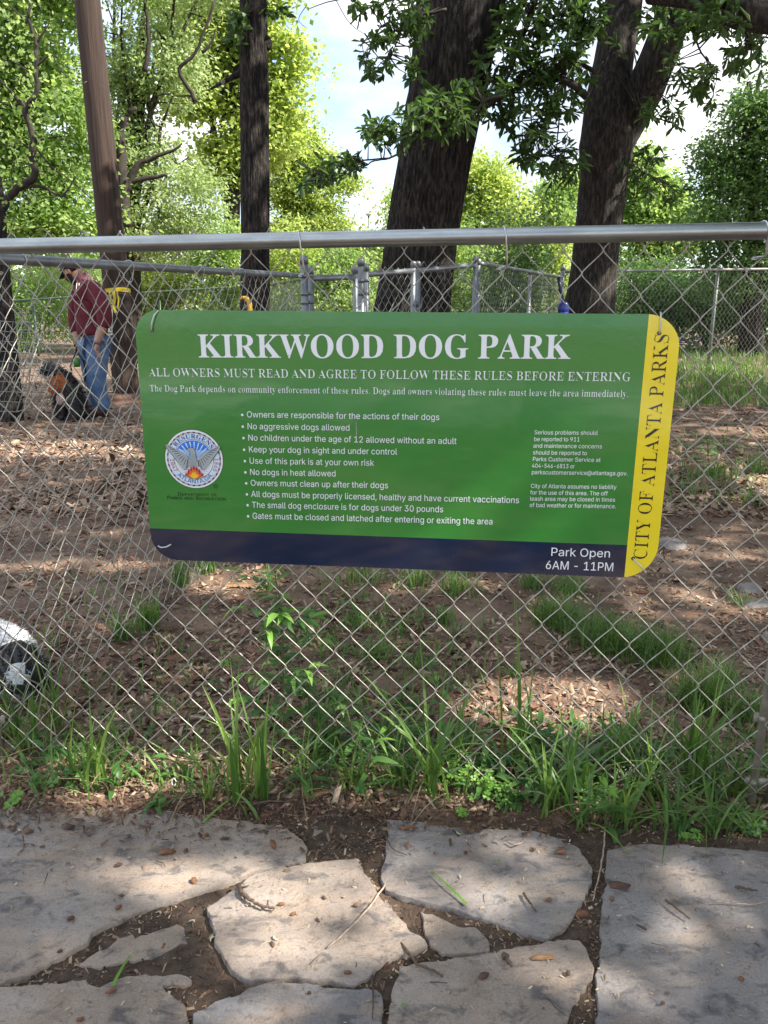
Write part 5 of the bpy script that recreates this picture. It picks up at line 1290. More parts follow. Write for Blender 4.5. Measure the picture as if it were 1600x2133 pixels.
# caution tape
M['tape'] = mat('tape', (0.50, 0.40, 0.03), 0.4, trans=.2)
M['tape_black'] = mat('tape_black', (0.012, 0.012, 0.012), 0.4)
tape = empty('caution_tape', pb0 + pp(606), 'yellow and black caution tape knotted round the utility pole', 'tape')
def ribbon(pts, w, parent, name, m, up=Vector((0, 0, 1))):
    mb = MB(); vs = []
    for i, p in enumerate(pts):
        p = Vector(p); u = up if not callable(up) else up(i)
        vs += [tuple(p - u * w / 2), tuple(p + u * w / 2)]
    mb.add(vs, [(2 * i, 2 * i + 2, 2 * i + 3, 2 * i + 1) for i in range(len(pts) - 1)])
    return mb.build(name, m, parent)
ribbon([(.160 * math.cos(R(a)), .160 * math.sin(R(a)), .015 * math.sin(R(a * 1.5))) for a in range(0, 361, 12)], .045, tape, 'loop', M['tape'])
ribbon([(-.15, -.165, -.01), (-.02, -.175, .0), (.12, -.16, .015), (.17, -.12, .01)], .03, tape, 'loop', M['tape'])
ribbon([(.02, -.18, 0), (.035, -.19, -.08), (.01, -.185, -.17), (.03, -.19, -.25)], .035, tape, 'tail', M['tape'], up=Vector((1, .2, 0)).normalized())
for dx, n_ in ((.06, 0), (-.03, 1)):
    ribbon([(dx, -.18, 0), (dx + .02, -.195, -.1), (dx + .0, -.19, -.2)], .02, tape, 'tail', M['tape'], up=Vector((1, .2, .3)).normalized())
hang = [(-.02 - .05 * t, -.19, -.10 - .48 * t) for t in [i / 12 for i in range(13)]]
t2 = ribbon(hang, .06, tape, 'tail', M['tie'], up=Vector((1, .1, 0)).normalized())
mb = MB()
for i in range(12):
    t = (i + .5) / 12; x, z = -.02 - .05 * t, -.10 - .48 * t
    if i % 3 < 2: mb.box((x, -.193, z), .045, .002, .012)
    else: mb.box((x + .012, -.193, z), .012, .002, .03)
mb.build('lettering', M['tape_black'], t2)

def trunk_tree(label, base, path, rad, bark, name='tree_trunk', seed=1, sides=64, step=.035, ridge=.05, lump=.05, extra=()):
    root = empty('tree', base, label, 'tree')
    vs, fs = bark_tube([p - base for p in path], rad, sides, step, ridge, seed, lump)
    mb = MB(); mb.add(vs, fs)
    tr = mb.build('trunk', M[bark], root, smooth=True)
    for (pth, rd) in extra:
        vs, fs = bark_tube([p - base for p in pth], rd, max(16, sides // 2), step, ridge, seed + 3, lump)
        mb = MB(); mb.add(vs, fs); mb.build('limb', M[bark], root, smooth=True)
    return root, tr
# slim straight trunk (8 m)
Yt = 8.0
pth = [at(538, 860, Yt), at(531, 640, Yt), at(532, 500, Yt), at(531, 330, Yt), at(530, 180, Yt), at(528, 0, Yt), at(525, -300, Yt), at(520, -700, Yt)]
pth[0].z = -.2
slim, _ = trunk_tree('slim straight furrowed trunk rising behind the left half of the sign', Vector((pth[0].x, Yt, terr(pth[0].x, Yt))), pth, [.17, .142, .134, .130, .130, .118, .10, .07], 'bark', seed=4, sides=130, step=.025, ridge=.07, lump=.045,
    extra=[([at(505, 150, Yt), at(470, 168, Yt), at(440, 185, Yt - .3)], [.035, .02, .01])])
mb = MB()
for px, py, r_ in ((556, 90, .045), (508, 140, .035), (553, 338, .03), (520, 470, .02), (545, 300, .02)):
    p = at(px, py, Yt) - Vector(slim.location)
    mb.tube([p + Vector((0, 0, -r_ * 1.6)), p + Vector((0, 0, -r_)), p + Vector((0, 0, 0)), p + Vector((0, 0, r_)), p + Vector((0, 0, r_ * 1.6))], [r_ * .2, r_ * .9, r_ * 1.1, r_ * .8, r_ * .2], 12)
mb.build('burl', M['bark'], slim, smooth=True)
# thick leaning trunk (6.8 m)
Yb = 6.8
pth = [at(850, 760, Yb), at(857, 645, Yb), at(868, 580, Yb), at(880, 480, Yb), at(905, 330, Yb), at(932, 180, Yb), at(962, 0, Yb), at(1010, -260, Yb), at(1060, -600, Yb)]
pth[0].z = -.2
thick, _ = trunk_tree('thick dark leaning trunk behind the middle of the sign', Vector((pth[0].x, Yb, terr(pth[0].x, Yb))), pth, [.40, .315, .295, .290, .283, .300, .335, .33, .26], 'bark', seed=9, sides=180, step=.03, ridge=.055, lump=.03)
# forked trunk (7.4 m)
Yf = 7.4
pth = [at(1222, 760, Yf), at(1228, 645, Yf), at(1238, 560, Yf), at(1246, 480, Yf), at(1256, 380, Yf), at(1264, 300, Yf), at(1262, 230, Yf), at(1278, 130, Yf + .1), at(1300, 0, Yf + .2), at(1320, -200, Yf + .3)]
pth[0].z = -.2
l2 = [at(1275, 330, Yf), at(1305, 260, Yf), at(1340, 195, Yf - .1), at(1372, 120, Yf - .2), at(1408, 20, Yf - .3), at(1450, -160, Yf - .5)]
l3 = [at(1360, -30, 5.6), at(1460, -20, 5.4), at(1540, 25, 5.3), at(1640, 45, 5.2)]
fork, _ = trunk_tree('grey forked trunk with two great limbs standing behind the right half of the sign', Vector((pth[0].x, Yf, terr(pth[0].x, Yf))), pth, [.30, .232, .205, .20, .205, .235, .19, .165, .155, .12], 'bark2', seed=14, sides=80, step=.035, ridge=.035, lump=.05,
    extra=[(l2, [.13, .15, .155, .15, .14, .12]), (l3, [.10, .10, .095, .08])])
# crooked little tree at the far left
Yl = 7.6
root = empty('tree', at(8, 700, Yl) * 1, 'crooked dark little tree with twisting branches at the left edge', 'tree')
b0 = at(8, 760, Yl); b0.z = -.1; root.location = (b0.x, Yl, terr(b0.x, Yl)); bl = Vector(root.location)
vs, fs = bark_tube([b0 - bl, at(8, 640, Yl) - bl, at(4, 560, Yl) - bl, at(0, 470, Yl) - bl, at(2, 430, Yl) - bl, at(-20, 300, Yl) - bl, at(-60, 0, Yl) - bl], [.12, .085, .07, .055, .045, .04, .03], 32, .05, .05, 5, .05)
mb = MB(); mb.add(vs, fs); trl = mb.build('trunk', M['bark'], root, smooth=True)
def branch(root, pts, r0, r1, Y, par=None, name='branch', sides=8, m='twigbark'):
    P = [at(a, b, Y) - Vector(root.location) for a, b in pts]
    # rounder path
    Q = []
    for i in range(len(P) - 1):
        p0, p1, p2, p3 = P[max(i - 1, 0)], P[i], P[i + 1], P[min(i + 2, len(P) - 1)]
        for k in range(4):
            t = k / 4
            Q.append(0.5 * ((2 * p1) + (p2 - p0) * t + (2 * p0 - 5 * p1 + 4 * p2 - p3) * t * t + (3 * p1 - p0 - 3 * p2 + p3) * t ** 3))
    Q.append(P[-1])
    n = len(Q)
    Q = [q + Vector((random.uniform(-1, 1), random.uniform(-1, 1), random.uniform(-1, 1))) * r0 * .25 for q in Q]
    mb = MB(); mb.tube(Q, [r0 + (r1 - r0) * i / (n - 1) for i in range(n)], sides)
    return mb.build(name, M[m], par or root, smooth=True)
for pts, a, b in (
    ([(5, 440), (20, 405), (55, 382), (74, 360), (66, 320), (70, 290), (55, 235), (60, 215), (76, 190), (74, 120), (78, 90), (62, 55), (64, 0)], .040, .012),
    ([(50, 388), (90, 390), (125, 408), (138, 400), (160, 365)], .018, .005), ([(64, 300), (90, 290), (130, 284)], .014, .004),
    ([(55, 225), (30, 200), (0, 165)], .020, .008), ([(55, 215), (20, 218), (-5, 210)], .012, .005), ([(74, 140), (100, 118), (120, 118)], .012, .003),
    ([(76, 90), (95, 60), (105, 45)], .011, .004), ([(66, 320), (50, 300), (0, 300)], .008, .003), ([(76, 310), (110, 350), (140, 370), (190, 415)], .010, .004),
    ([(110, 115), (130, 150), (160, 175)], .006, .002), ([(60, 150), (30, 130), (0, 125)], .008, .003), ([(90, 392), (110, 400), (138, 412)], .009, .003),
    ([(62, 50), (40, 30), (10, 0)], .009, .004), ([(30, 400), (24, 360), (28, 330)], .006, .002)):
    branch(root, pts, a, b, Yl, trl)
P = []
for _ in range(60):
    x, y = random.choice([(20, 350), (60, 200), (40, 150), (70, 330), (10, 60), (50, 80), (60, 410)])
    c = at(x + random.gauss(0, 45), y + random.gauss(0, 45), Yl + random.uniform(-.3, .3)) - bl
    for _ in range(9): P.append(c + Vector((random.gauss(0, .1), random.gauss(0, .1), random.gauss(0, .08))))
leaf_mesh('crown', [tuple(p) for p in P], rand_dirs(len(P)), .055, .038, M['maple_leaf'], root, 'lobed')

# bare limbs read dark in the leafy background
def bg_limb(root_label_tree, pts, r0, r1, Y): pass
for tname, lim in (('broad dark limbed green tree behind the leaning utility pole', [([(262, 470), (256, 400), (250, 300), (262, 250), (285, 225)], .15, .03), ([(262, 400), (285, 345), (330, 325), (380, 300)], .08, .015), ([(258, 380), (320, 370), (350, 365)], .06, .02), ([(300, 150), (310, 100), (306, 40), (300, 0)], .05, .02), ([(405, 210), (398, 190), (372, 145), (400, 120), (420, 80), (448, 0)], .045, .02), ([(405, 215), (400, 200), (360, 200)], .03, .01), ([(420, 110), (440, 90), (450, 60)], .03, .01), ([(60, -10), (110, 20), (150, 50)], .05, .05)]),):
    tr_ = [o for o in bpy.data.objects if o.get('label') == tname][0]
    trk = [c for c in bpy.data.objects if c.parent == tr_ and c.name.startswith('trunk')][0]
    for pts, a, b in lim: branch(tr_, pts, a, b, 15.5, trk)

# ------------------------------------------------------------------ oak sprays close overhead
def oak_crown(root, branches, regions, Yd=6.3, lm='oak_leaf', L=.088, W=.029, per=10, kind='oblong', tw=.0035):
    bl = Vector(root.location)
    bp = []
    for (pts, Y, r0, r1) in branches:
        o = branch(root, pts, r0, r1, Y)
        for i in range(len(pts) - 1):
            for k in range(6):
                t = k / 6; bp.append(at(pts[i][0] + (pts[i + 1][0] - pts[i][0]) * t, pts[i][1] + (pts[i + 1][1] - pts[i][1]) * t, Y))
    mb = MB(); C, D, Nn = [], [], []
    for (px, py, rx, ry, Y, n) in regions:
        for _ in range(n):
            a = random.uniform(0, 2 * math.pi); s = math.sqrt(random.random())
            p = at(px + rx * s * math.cos(a), py + ry * s * math.sin(a), Y + random.uniform(-.35, .35))
            near_ = sorted(bp, key=lambda q: (q - p).length)[:4]
            q = random.choice(near_) if near_ else p + Vector((.2, 0, .3))
            if (q - p).length > 1.1: q = p + (q - p).normalized() * .8
            m1 = q.lerp(p, .55) + Vector((random.gauss(0, .04), random.gauss(0, .04), random.uniform(0, .07)))
            mb.tube([q - bl, m1 - bl, p - bl], [tw * 1.6, tw, tw * .5], 5)
            ax = (p - m1).normalized()
            for j in range(per + random.randint(-1, 3)):
                back = random.random() ** 2 * min(.5, (p - m1).length / .2) * .2
                d = ax * random.uniform(.1, .8) + Vector((random.gauss(0, .6), random.gauss(0, .6), random.gauss(-.15, .45)))
                C.append(tuple(p - ax * back - bl)); D.append(tuple(d)); Nn.append((random.gauss(0, .5), random.gauss(0, .5), 1))
    mb.build('twigs', M['twigbark'], root)['kind'] = 'stuff'
    leaf_mesh('crown', C, D, L, W, M[lm], root, kind, nrm=Nn, curl=.25)
oak_crown(fork, [
    ([(1225, 200), (1190, 175), (1150, 160), (1095, 175), (1050, 200), (1000, 225), (960, 235), (900, 270)], 6.4, .030, .008),
    ([(1240, 150), (1200, 130), (1160, 150), (1130, 165)], 6.6, .02, .008),
    ([(1115, 0), (1095, 60), (1075, 110), (1065, 150), (1040, 175), (1010, 160)], 6.5, .022, .007),
    ([(1250, 60), (1180, 30), (1120, 40), (1060, 30)], 6.6, .02, .008),
    ([(1050, 200), (1010, 210), (985, 240), (930, 250), (880, 270), (850, 285), (800, 300)], 5.7, .010, .003),
    ([(1010, 210), (995, 250), (975, 270)], 6.0, .006, .002),
    ([(1095, 175), (1105, 230), (1110, 290)], 6.5, .008, .003), ([(1150, 165), (1165, 230), (1160, 300), (1155, 335)], 6.6, .008, .003),
    ([(1330, 230), (1365, 245), (1410, 260)], 7.0, .010, .004), ([(1300, 340), (1330, 350), (1370, 380)], 7.2, .010, .003),
    ([(1400, 30), (1440, 60), (1460, 110), (1500, 150)], 6.4, .012, .004), ([(1540, 25), (1560, 80), (1590, 110)], 5.5, .010, .004),
    ([(1340, 195), (1370, 190), (1400, 150)], 6.8, .008, .003)],
    [(1130, 50, 110, 80, 6.5, 88), (1060, 130, 70, 60, 6.4, 34), (1170, 170, 60, 80, 6.6, 52), (1100, 245, 60, 50, 6.5, 30), (1145, 320, 75, 42, 6.6, 34), (1020, 215, 55, 45, 6.3, 26),
     (905, 245, 85, 42, 5.6, 30), (940, 200, 60, 30, 5.8, 12), (860, 285, 40, 18, 5.7, 6), (1215, 25, 50, 50, 6.6, 22), (1300, 90, 22, 50, 7.6, 7),
     (1440, 40, 110, 45, 6.2, 52), (1530, 20, 80, 45, 5.4, 30), (1430, 150, 50, 50, 6.6, 10), (1385, 235, 50, 34, 7.0, 15), (1560, 110, 50, 50, 5.6, 12), (1450, 190, 60, 50, 6.4, 9), (1345, 345, 45, 50, 7.3, 14), (1395, 400, 45, 30, 7.3, 7), (1180, 380, 34, 32, 6.8, 6), (1200, 100, 26, 50, 6.4, 12)])
oak_crown(thick, [
    ([(900, 300), (850, 312), (810, 330), (780, 335), (755, 350)], 5.9, .010, .004), ([(810, 330), (745, 335), (700, 350), (660, 380)], 6.0, .007, .002),
    ([(870, 290), (830, 275), (780, 280), (760, 290)], 5.9, .006, .002),
    ([(930, 20), (880, 30), (830, 40), (790, 60), (770, 110)], 6.0, .010, .003), ([(850, 30), (830, 80), (810, 130)], 6.0, .006, .002), ([(900, -20), (800, -10), (700, 0), (640, 20)], 6.0, .008, .002),
    ([(700, 0), (730, 50), (775, 80)], 6.0, .003, .0015), ([(640, 10), (622, 40), (640, 60)], 6.0, .003, .0012)],
    [(795, 282, 42, 24, 5.9, 13), (765, 262, 30, 18, 5.9, 4), (692, 350, 52, 26, 6.0, 20), (655, 385, 28, 22, 6.0, 8), (845, 40, 50, 50, 6.0, 26), (790, 105, 36, 42, 6.0, 12), (765, 20, 55, 16, 6.0, 8), (870, 110, 26, 70, 6.2, 12), (735, 325, 20, 10, 6.0, 3), (780, 160, 22, 16, 6, 5)],
    L=.075, W=.030)
oak_crown(slim, [([(505, 30), (490, 40), (478, 60)], 7.8, .008, .003)], [(492, 50, 22, 40, 7.8, 12), (588, 20, 20, 20, 8, 5)], L=.09, W=.05)
# the high canopy is unseen, added to shade, with gaps shaped for sun patches
LIT = [(640, 1930, 250, 110, .10), (330, 1850, 270, 42, .25), (1000, 1850, 190, 95, .22), (1100, 2060, 140, 55, .2), (1385, 1990, 45, 70, .4), (280, 2000, 130, 34, .4),  (1480, 1900, 40, 26, .5),
       (1130, 1475, 190, 72, .0), (480, 1215, 110, 34, .1), (620, 1345, 90, 22, .5), (690, 1420, 60, 18, .5), (250, 1310, 90, 16, .5), (200, 935, 260, 18, .12), (160, 1180, 190, 14, .15), (60, 745, 110, 9, .2), (230, 905, 150, 8, .4),
       (1500, 760, 190, 30, .1), (1560, 1110, 60, 34, .4), (1430, 1250, 150, 60, .4), (1500, 1150, 120, 30, .35), (1560, 900, 90, 12, .3), (1480, 1040, 60, 12, .4), (100, 1060, 120, 8, .4), (210, 1110, 110, 8, .4), (330, 940, 200, 8, .3), (1250, 1290, 140, 60, .6), (900, 1215, 160, 22, .5), (1440, 1420, 60, 60, .5), (700, 1600, 300, 60, .62), (1350, 1640, 200, 60, .62), (980, 1640, 60, 40, .4), (140, 1620, 120, 60, .62), (1200, 1090, 0, 0, 1), (880, 600, 0, 0, 1)]
LG = []
for (px, py, rx, ry, k) in LIT:
    if rx == 0: continue
    c = gpt(px, py); a = gpt(px + rx, py); b = gpt(px, py - ry); d = gpt(px, py + ry)
    LG.append((c.x, (b.y + d.y) / 2, abs(a.x - c.x), max(.02, abs(b.y - d.y) / 2), k))
for (px, py, Y, rx, ry, k) in ((905, 600, 6.5, .22, .30, .05), (925, 350, 6.5, .10, .16, .25), (555, 335, 7.9, .10, .25, .1), (548, 95, 7.9, .08, .2, .2), (1290, 560, 7.3, .12, .2, .25), (205, 300, 9.3, .2, .35, .5)):  # more gaps, aimed to let sun onto the trunks
    p = at(px, py, Y); g_ = p - SUN * (p.z / SUN.z)
    LG.append((g_.x, g_.y, rx, ry, k))
SD = np.array(SUN)
def shade_canopy(n, root, gx0, gx1, gy0, gy1, t0, t1, name='crown'):  # crown here means unseen leaves added to block the sun
    g = np.stack([RNG.uniform(gx0, gx1, n), RNG.uniform(gy0, gy1, n)], 1)
    keep = np.ones(n)
    for (cx, cy, rx, ry, k) in LG:
        q = ((g[:, 0] - cx) / rx) ** 2 + ((g[:, 1] - cy) / ry) ** 2
        keep = np.minimum(keep, np.where(q < 1, k, np.where(q < 1.35, k + (1 - k) * (q - 1) / .35, 1)))
    # gap cut over the fence line so the low wires catch the sun
    q = (g[:, 1] > 1.50 - .05 * g[:, 0]) & (g[:, 1] < 1.74 - .05 * g[:, 0]) & (g[:, 0] > -1.6) & (g[:, 0] < .5)
    keep = np.where(q, np.minimum(keep, .26), keep)
    # ragged small gaps everywhere
    w = np.sin(g[:, 0] * 5.1 + 2 * np.sin(g[:, 1] * 3.3)) * np.sin(g[:, 1] * 5.7 + 1.7 * np.sin(g[:, 0] * 4.1))
    keep = np.where(w > .72, keep * .40, keep)
    if gy1 < 1:  # wider gaps, shaped to dapple what the sign reflects
        w2 = np.sin(g[:, 0] * 2.9 + 1.4 * np.sin(g[:, 1] * 2.1)) * np.sin(g[:, 1] * 1.7 + 1.2)
        keep = np.where(w2 > .35, keep * .12, keep)
    g = g[RNG.random(n) < keep ** 1.6]
    n = len(g)
    t = RNG.uniform(t0, t1, n)
    P = np.stack([g[:, 0], g[:, 1], np.zeros(n)], 1) + SD[None] * t[:, None]
    P -= np.array(root.location)[None]
    nr = RNG.normal(size=(n, 3)) * .5 + SD[None]
    return leaf_mesh(name, P, rand_dirs(n), .14, .085, M['oak_leaf'], root, 'quad', nrm=nr)
shade_canopy(34000, fork, -3.2, 2.2, .2, 5.2, 6.0, 9.5)
shade_canopy(34000, fork, -5.5, 5.0, 5.0, 13.0, 7.5, 11.0)
shade_canopy(17000, fork, -4.0, 3.5, -9.0, 0.2, 6.0, 9.0)  # unseen leaves behind the camera, added for the sign's reflections

# ------------------------------------------------------------------ the airlock gates and far fences
def upz(px, py, Y): return at(px, py, Y).z
PB, PC = at(633, 575, 4.4), at(752, 575, 5.0)
gate = None
def simple_post(px, ytop, Y, r, lab, group=None, knob=True):
    t = at(px, ytop, Y)
    g = terr(t.x, Y)
    root = empty('fence_post', (t.x, Y, g), lab, 'post', group)
    post(root, 0, 0, -.2, t.z - g - r, r)
    return root
p1 = simple_post(633, 530, 4.42, .021, 'tall capped steel post where the side rail ends')
p2 = simple_post(752, 536, 5.0, .021, 'tall capped steel post right of the first gate')
p3 = simple_post(997, 538, 6.2, .019, 'slim capped post right of the thick trunk')
p4 = simple_post(1105, 562, 8.6, .020, 'thin post in the small far enclosure rail')
p5 = simple_post(1173, 553, 9.6, .026, 'corner post touching the left of the forked trunk')
for p, zs in ((p1, (575, 612, 630)), (p2, (585, 612))):
    for zpy in zs:
        yy = p.location.y
        px_ = 633 if p is p1 else 752
        band(p, 0, 0, at(px_, zpy, yy).z - p.location.z, .021, h=.018, arm=.03, dirx=1, mt=M['galv2'])
def gate_leaf(pxa, pxb, ya, yb, Ya, Yb, lab, zoff=0.0, group='gates of the airlock', lat=True):
    a, b = at(pxa, ya, Ya), at(pxb, yb, Yb)
    L = math.hypot(b.x - a.x, b.y - a.y); ang = math.atan2(b.y - a.y, b.x - a.x)
    g = empty('gate', (a.x, a.y, 0), lab, 'gate', group, rz=ang)
    zt = (a.z + b.z) / 2
    r = .0175
    rail_obj('frame_rail', (0, 0, a.z), (L, 0, b.z), r, M['galv2'], g, n=12, seg=4)
    rail_obj('frame_rail', (0, 0, .12), (L, 0, .12), r, M['galv2'], g, n=12, seg=2)
    for x, z in ((0, a.z), (L, b.z)):
        post(g, x, 0, .1, z + .05, r)
    n = int(L / HX) - 1
    wires(g, .02, n, zt + .035, int((zt - .1) / HZ), .0016, 5, 5, M['wire_far'])
    if lat:
        mb = MB(); mb.box((L + .02, 0, zt - .2), .07, .03, .03); mb.tube([(L, -.03, zt - .24), (L + .05, -.035, zt - .22), (L + .07, -.03, zt - .16)], .007, 6); mb.build('latch', M['galv2'], g)
    return g
gate_leaf(647, 740, 580, 577, 4.5, 4.95, 'narrow gate hung between the two tall capped posts')
gate_leaf(763, 861, 572, 564, 5.15, 5.6, 'gate leaf left of the double uprights before the thick trunk')
gate_leaf(871, 990, 564, 552, 5.65, 6.1, 'gate leaf right of the double uprights before the thick trunk', lat=False)
a, b = at(1001, 549, 6.25), at(1170, 577, 9.5)
line_fence((a.x, a.y), (b.x, b.y), a.z, b.z, 'fence run going back from the slim post to the corner post', mt=M['wire_far'], per=4, sides=4, r=.016)
a, b = at(1176, 566, 9.7), at(1640, 560, 11.2)
line_fence((a.x, a.y), (b.x, b.y), a.z, b.z, 'long far fence behind the right side with thin green rail', mt=M['wire_far'], rmt=M['wire_far'], strands=False, r=.017, wr=.0022, posts=((2.5, b.z), (3.62, b.z + .03)), pr=.022, zbot=-.0)
a, b = at(-60, 632, 20), at(510, 597, 17.5)
line_fence((a.x, a.y), (b.x, b.y), a.z, b.z, 'far green boundary fence behind the man', mt=M['wire_green'], rmt=M['wire_green'], strands=False, r=.025, wr=.003, posts=((1.9, a.z), (5.5, a.z + .1)), pr=.03)
a, b = at(556, 594, 15), at(640, 580, 13)
line_fence((a.x, a.y), (b.x, b.y), a.z, b.z, 'short green fence run behind the side rail post', mt=M['wire_green'], rmt=M['wire_green'], strands=False, r=.022, wr=.003)
# ------------------------------------------------------------------ bark mulch, crumbs, dead leaves
def chips(name, n, sampler, lmin, lmax, wr, m, thick=.18, tilt=.35, lift=0.0, kind='stuff', zf=None):
    V, F, Rn = [], [], []
    for i in range(n):
        x, y = sampler()
        z = (zf or terr)(x, y) + lift
        L = lmin * (lmax / lmin) ** (random.random() ** 1.6)
        W = L * random.uniform(*wr); T = max(.0006, min(W * thick, .004)) * random.uniform(.6, 1.3)
        a = random.uniform(0, math.pi * 2); ca, sa = math.cos(a), math.sin(a)
        tx, ty = random.gauss(0, tilt), random.gauss(0, tilt)
        z += abs(tx) * L * .35
        k = len(V)
        j = [random.uniform(.5, 1) for _ in range(4)]
        for (u, v, w) in ((-.5 * j[0], -.5, 0), (.5, -.5 * j[1], 0), (.5 * j[2], .5, 0), (-.5, .5 * j[3], 0), (-.45 * j[0], -.35, 1), (.42, -.4 * j[1], 1), (.4 * j[2], .38, 1), (-.42, .4 * j[3], 1)):
            px_, py_ = u * L, v * W
            V.append((x + px_ * ca - py_ * sa, y + px_ * sa + py_ * ca, z + w * T + px_ * tx + py_ * ty))
        F += [(k + 4, k + 5, k + 6, k + 7), (k, k + 1, k + 5, k + 4), (k + 1, k + 2, k + 6, k + 5), (k + 2, k + 3, k + 7, k + 6), (k + 3, k, k + 4, k + 7)]
        r = random.random(); Rn += [r] * 5
    o = build_np(name, np.array(V, np.float32), np.array(F), m, None, False, np.array(Rn, np.float32))
    return tag(o, kind=kind)
def in_view(x, y, mar=1.08):
    p = Vector((x, y, 0)); z = zdepth(p)
    if z <= 0: return False
    px = FPX * x / z
    return abs(px) < 800 * mar + 60
def samp(y0, y1, pw=2.0, avoid=None):
    def f():
        while True:
            u = random.random()
            y = (y0 ** (1 - pw) + u * (y1 ** (1 - pw) - y0 ** (1 - pw))) ** (1 / (1 - pw)) if pw != 1 else y0 * (y1 / y0) ** u
            x = random.uniform(-.62, .62) * y * 1.03
            if avoid and avoid(x, y): continue
            return x, y
    return f
def bare(x, y):   # patches of bare soil
    return noise.noise(Vector((x * .9, y * .9, 4))) > .22 and random.random() < .6
mulch = chips('bark_mulch', 52000, samp(1.50, 4.2, 1.6, bare), .005, .036, (.22, .5), M['mulch'])
chips('bark_mulch', 36000, samp(4.0, 13, 2.2, bare), .02, .085, (.25, .5), M['mulch'])
chips('bark_mulch', 9000, samp(1.47, 1.64, 1.0), .004, .022, (.2, .5), M['mulch_dark'], lift=.0)
def bed_z(x, y): return -0.0015 + 0.007 * noise.noise(Vector((x * 12, y * 12, 7))) + 0.004 * noise.noise(Vector((x * 45, y * 45, 2))) - 0.004 * sstep(1.36, 1.46, y) + 0.006 * sstep(1.49, 1.53, y)
def edge_samp():
    while True:
        x = random.uniform(-.95, .95); y = random.gauss(1.512, .022) if random.random() < .72 else random.gauss(1.46, .04)
        if y > 1.62: continue
        return x, y
def both_z(x, y): return (0.011 if in_stone(x, y) else bed_z(x, y)) + .001
chips('edge_mulch', 9000, edge_samp, .003, .022, (.18, .45), M['mulch_dark'], zf=both_z)
def joint():
    while True:
        x = random.uniform(-.95, .95); y = random.uniform(.85, 1.5)
        if not in_stone(x, y): return x, y
def clumpy():
    while True:
        x, y = joint()
        if noise.noise(Vector((x * 7, y * 7, 2))) > .0: return x, y
chips('joint_crumbs', 3000, clumpy, .002, .012, (.15, .5), M['crumbs'], zf=bed_z, lift=.001)
chips('joint_crumbs', 2400, joint, .004, .018, (.12, .4), M['mulch_dark'], zf=bed_z, lift=.001)
chips('joint_crumbs', 1200, joint, .002, .006, (.3, .9), M['bed'], zf=bed_z, lift=.001, thick=.7)
def on_stone():
    while True:
        x = random.uniform(-.95, .95); y = .85 + .62 * random.random() ** .7
        if in_stone(x, y): return x, y
chips('stone_crumbs', 1500, on_stone, .0018, .011, (.14, .5), M['crumbs'], zf=lambda x, y: .0105)

# curled dead oak leaves
def dead_leaf_geo(L, W, curl, seed):
    rnd = random.Random(seed)
    n = 6; V = [(-.5 * L, 0, 0)]
    for i in range(1, n):
        t = i / n; x = (t - .5) * L
        w = W * .5 * math.sin(math.pi * t ** .8) * (1.0 if i % 2 else .55) * rnd.uniform(.8, 1.2)
        zc = curl * L * (t - .5) ** 2 * 2
        V += [(x, w, zc + abs(w) * rnd.uniform(.2, .9)), (x, 0, zc), (x, -w, zc + abs(w) * rnd.uniform(.2, .9))]
    V.append((.5 * L, 0, curl * L * .5))
    F = [(0, 2, 1), (0, 3, 2)]
    for i in range(n - 2):
        a = 1 + 3 * i
        F += [(a, a + 1, a + 4, a + 3), (a + 1, a + 2, a + 5, a + 4)]
    a = 1 + 3 * (n - 2)
    F += [(a, a + 1, len(V) - 1), (a + 1, a + 2, len(V) - 1)]
    return np.array(V), F
def litter(n, sampler, lmin, lmax, nm='leaf_litter'):
    mb = MB()
    for i in range(n):
        x, y = sampler()
        V, F = dead_leaf_geo(random.uniform(lmin, lmax), random.uniform(.35, .6) * lmax, random.uniform(-.3, .5), i)
        e = Matrix.Rotation(random.uniform(0, 6.28), 3, 'Z') @ Matrix.Rotation(random.gauss(0, .35), 3, 'X') @ Matrix.Rotation(random.gauss(0, .3), 3, 'Y')
        V = V @ np.array(e).T + np.array([x, y, terr(x, y) + .006])
        mb.add(V, F)
    o = mb.build(nm, M['litter'])
    return tag(o, kind='stuff')
def lsamp():
    while True:
        x, y = samp(1.62, 4.0, 1.8)()
        if x < .35 + .2 * math.sin(y * 4): return x, y
litter(900, lsamp, .02, .055)
litter(260, samp(3.6, 9, 2), .06, .10)
litter(200, samp(1.60, 3.2, 1.5), .02, .045)

# ------------------------------------------------------------------ grasses
def blades(mb, base, n, h, w, spread, lean=.5, seg=5, radius=.01, bias=(0, 0), fold=.25):
    for i in range(n):
        a = random.uniform(0, 2 * math.pi); ln = random.uniform(.15, 1) * lean
        dx, dy = math.cos(a) * ln + bias[0], math.sin(a) * ln + bias[1]
        H = h * random.uniform(.55, 1.35); W = w * random.uniform(.7, 1.2)
        bx_, by_ = base[0] + random.gauss(0, radius), base[1] + random.gauss(0, radius)
        bend = random.uniform(.5, 1.4)
        sx, sy = -math.sin(a + random.uniform(-.6, .6)), math.cos(a)
        V = []
        for k in range(seg + 1):
            t = k / seg
            fx = H * (dx * (t ** (.7 + bend)) * spread * 1.1); fy = H * (dy * (t ** (.7 + bend)) * spread * 1.1)
            z = H * (t - .62 * ln * bend * spread * t ** 2.6)
            ww = W * .5 * (1 - t ** 2.2) * (.75 + .5 * min(1, t * 4)) + .0002
            p = Vector((bx_ + fx, by_ + fy, base[2] + max(z, -.002)))
            V += [tuple(p + Vector((sx, sy, 0)) * ww), tuple(p - Vector((sx, sy, 0)) * ww)]
        F = [(2 * k, 2 * k + 1, 2 * k + 3, 2 * k + 2) for k in range(seg)]
        mb.add(V, F)
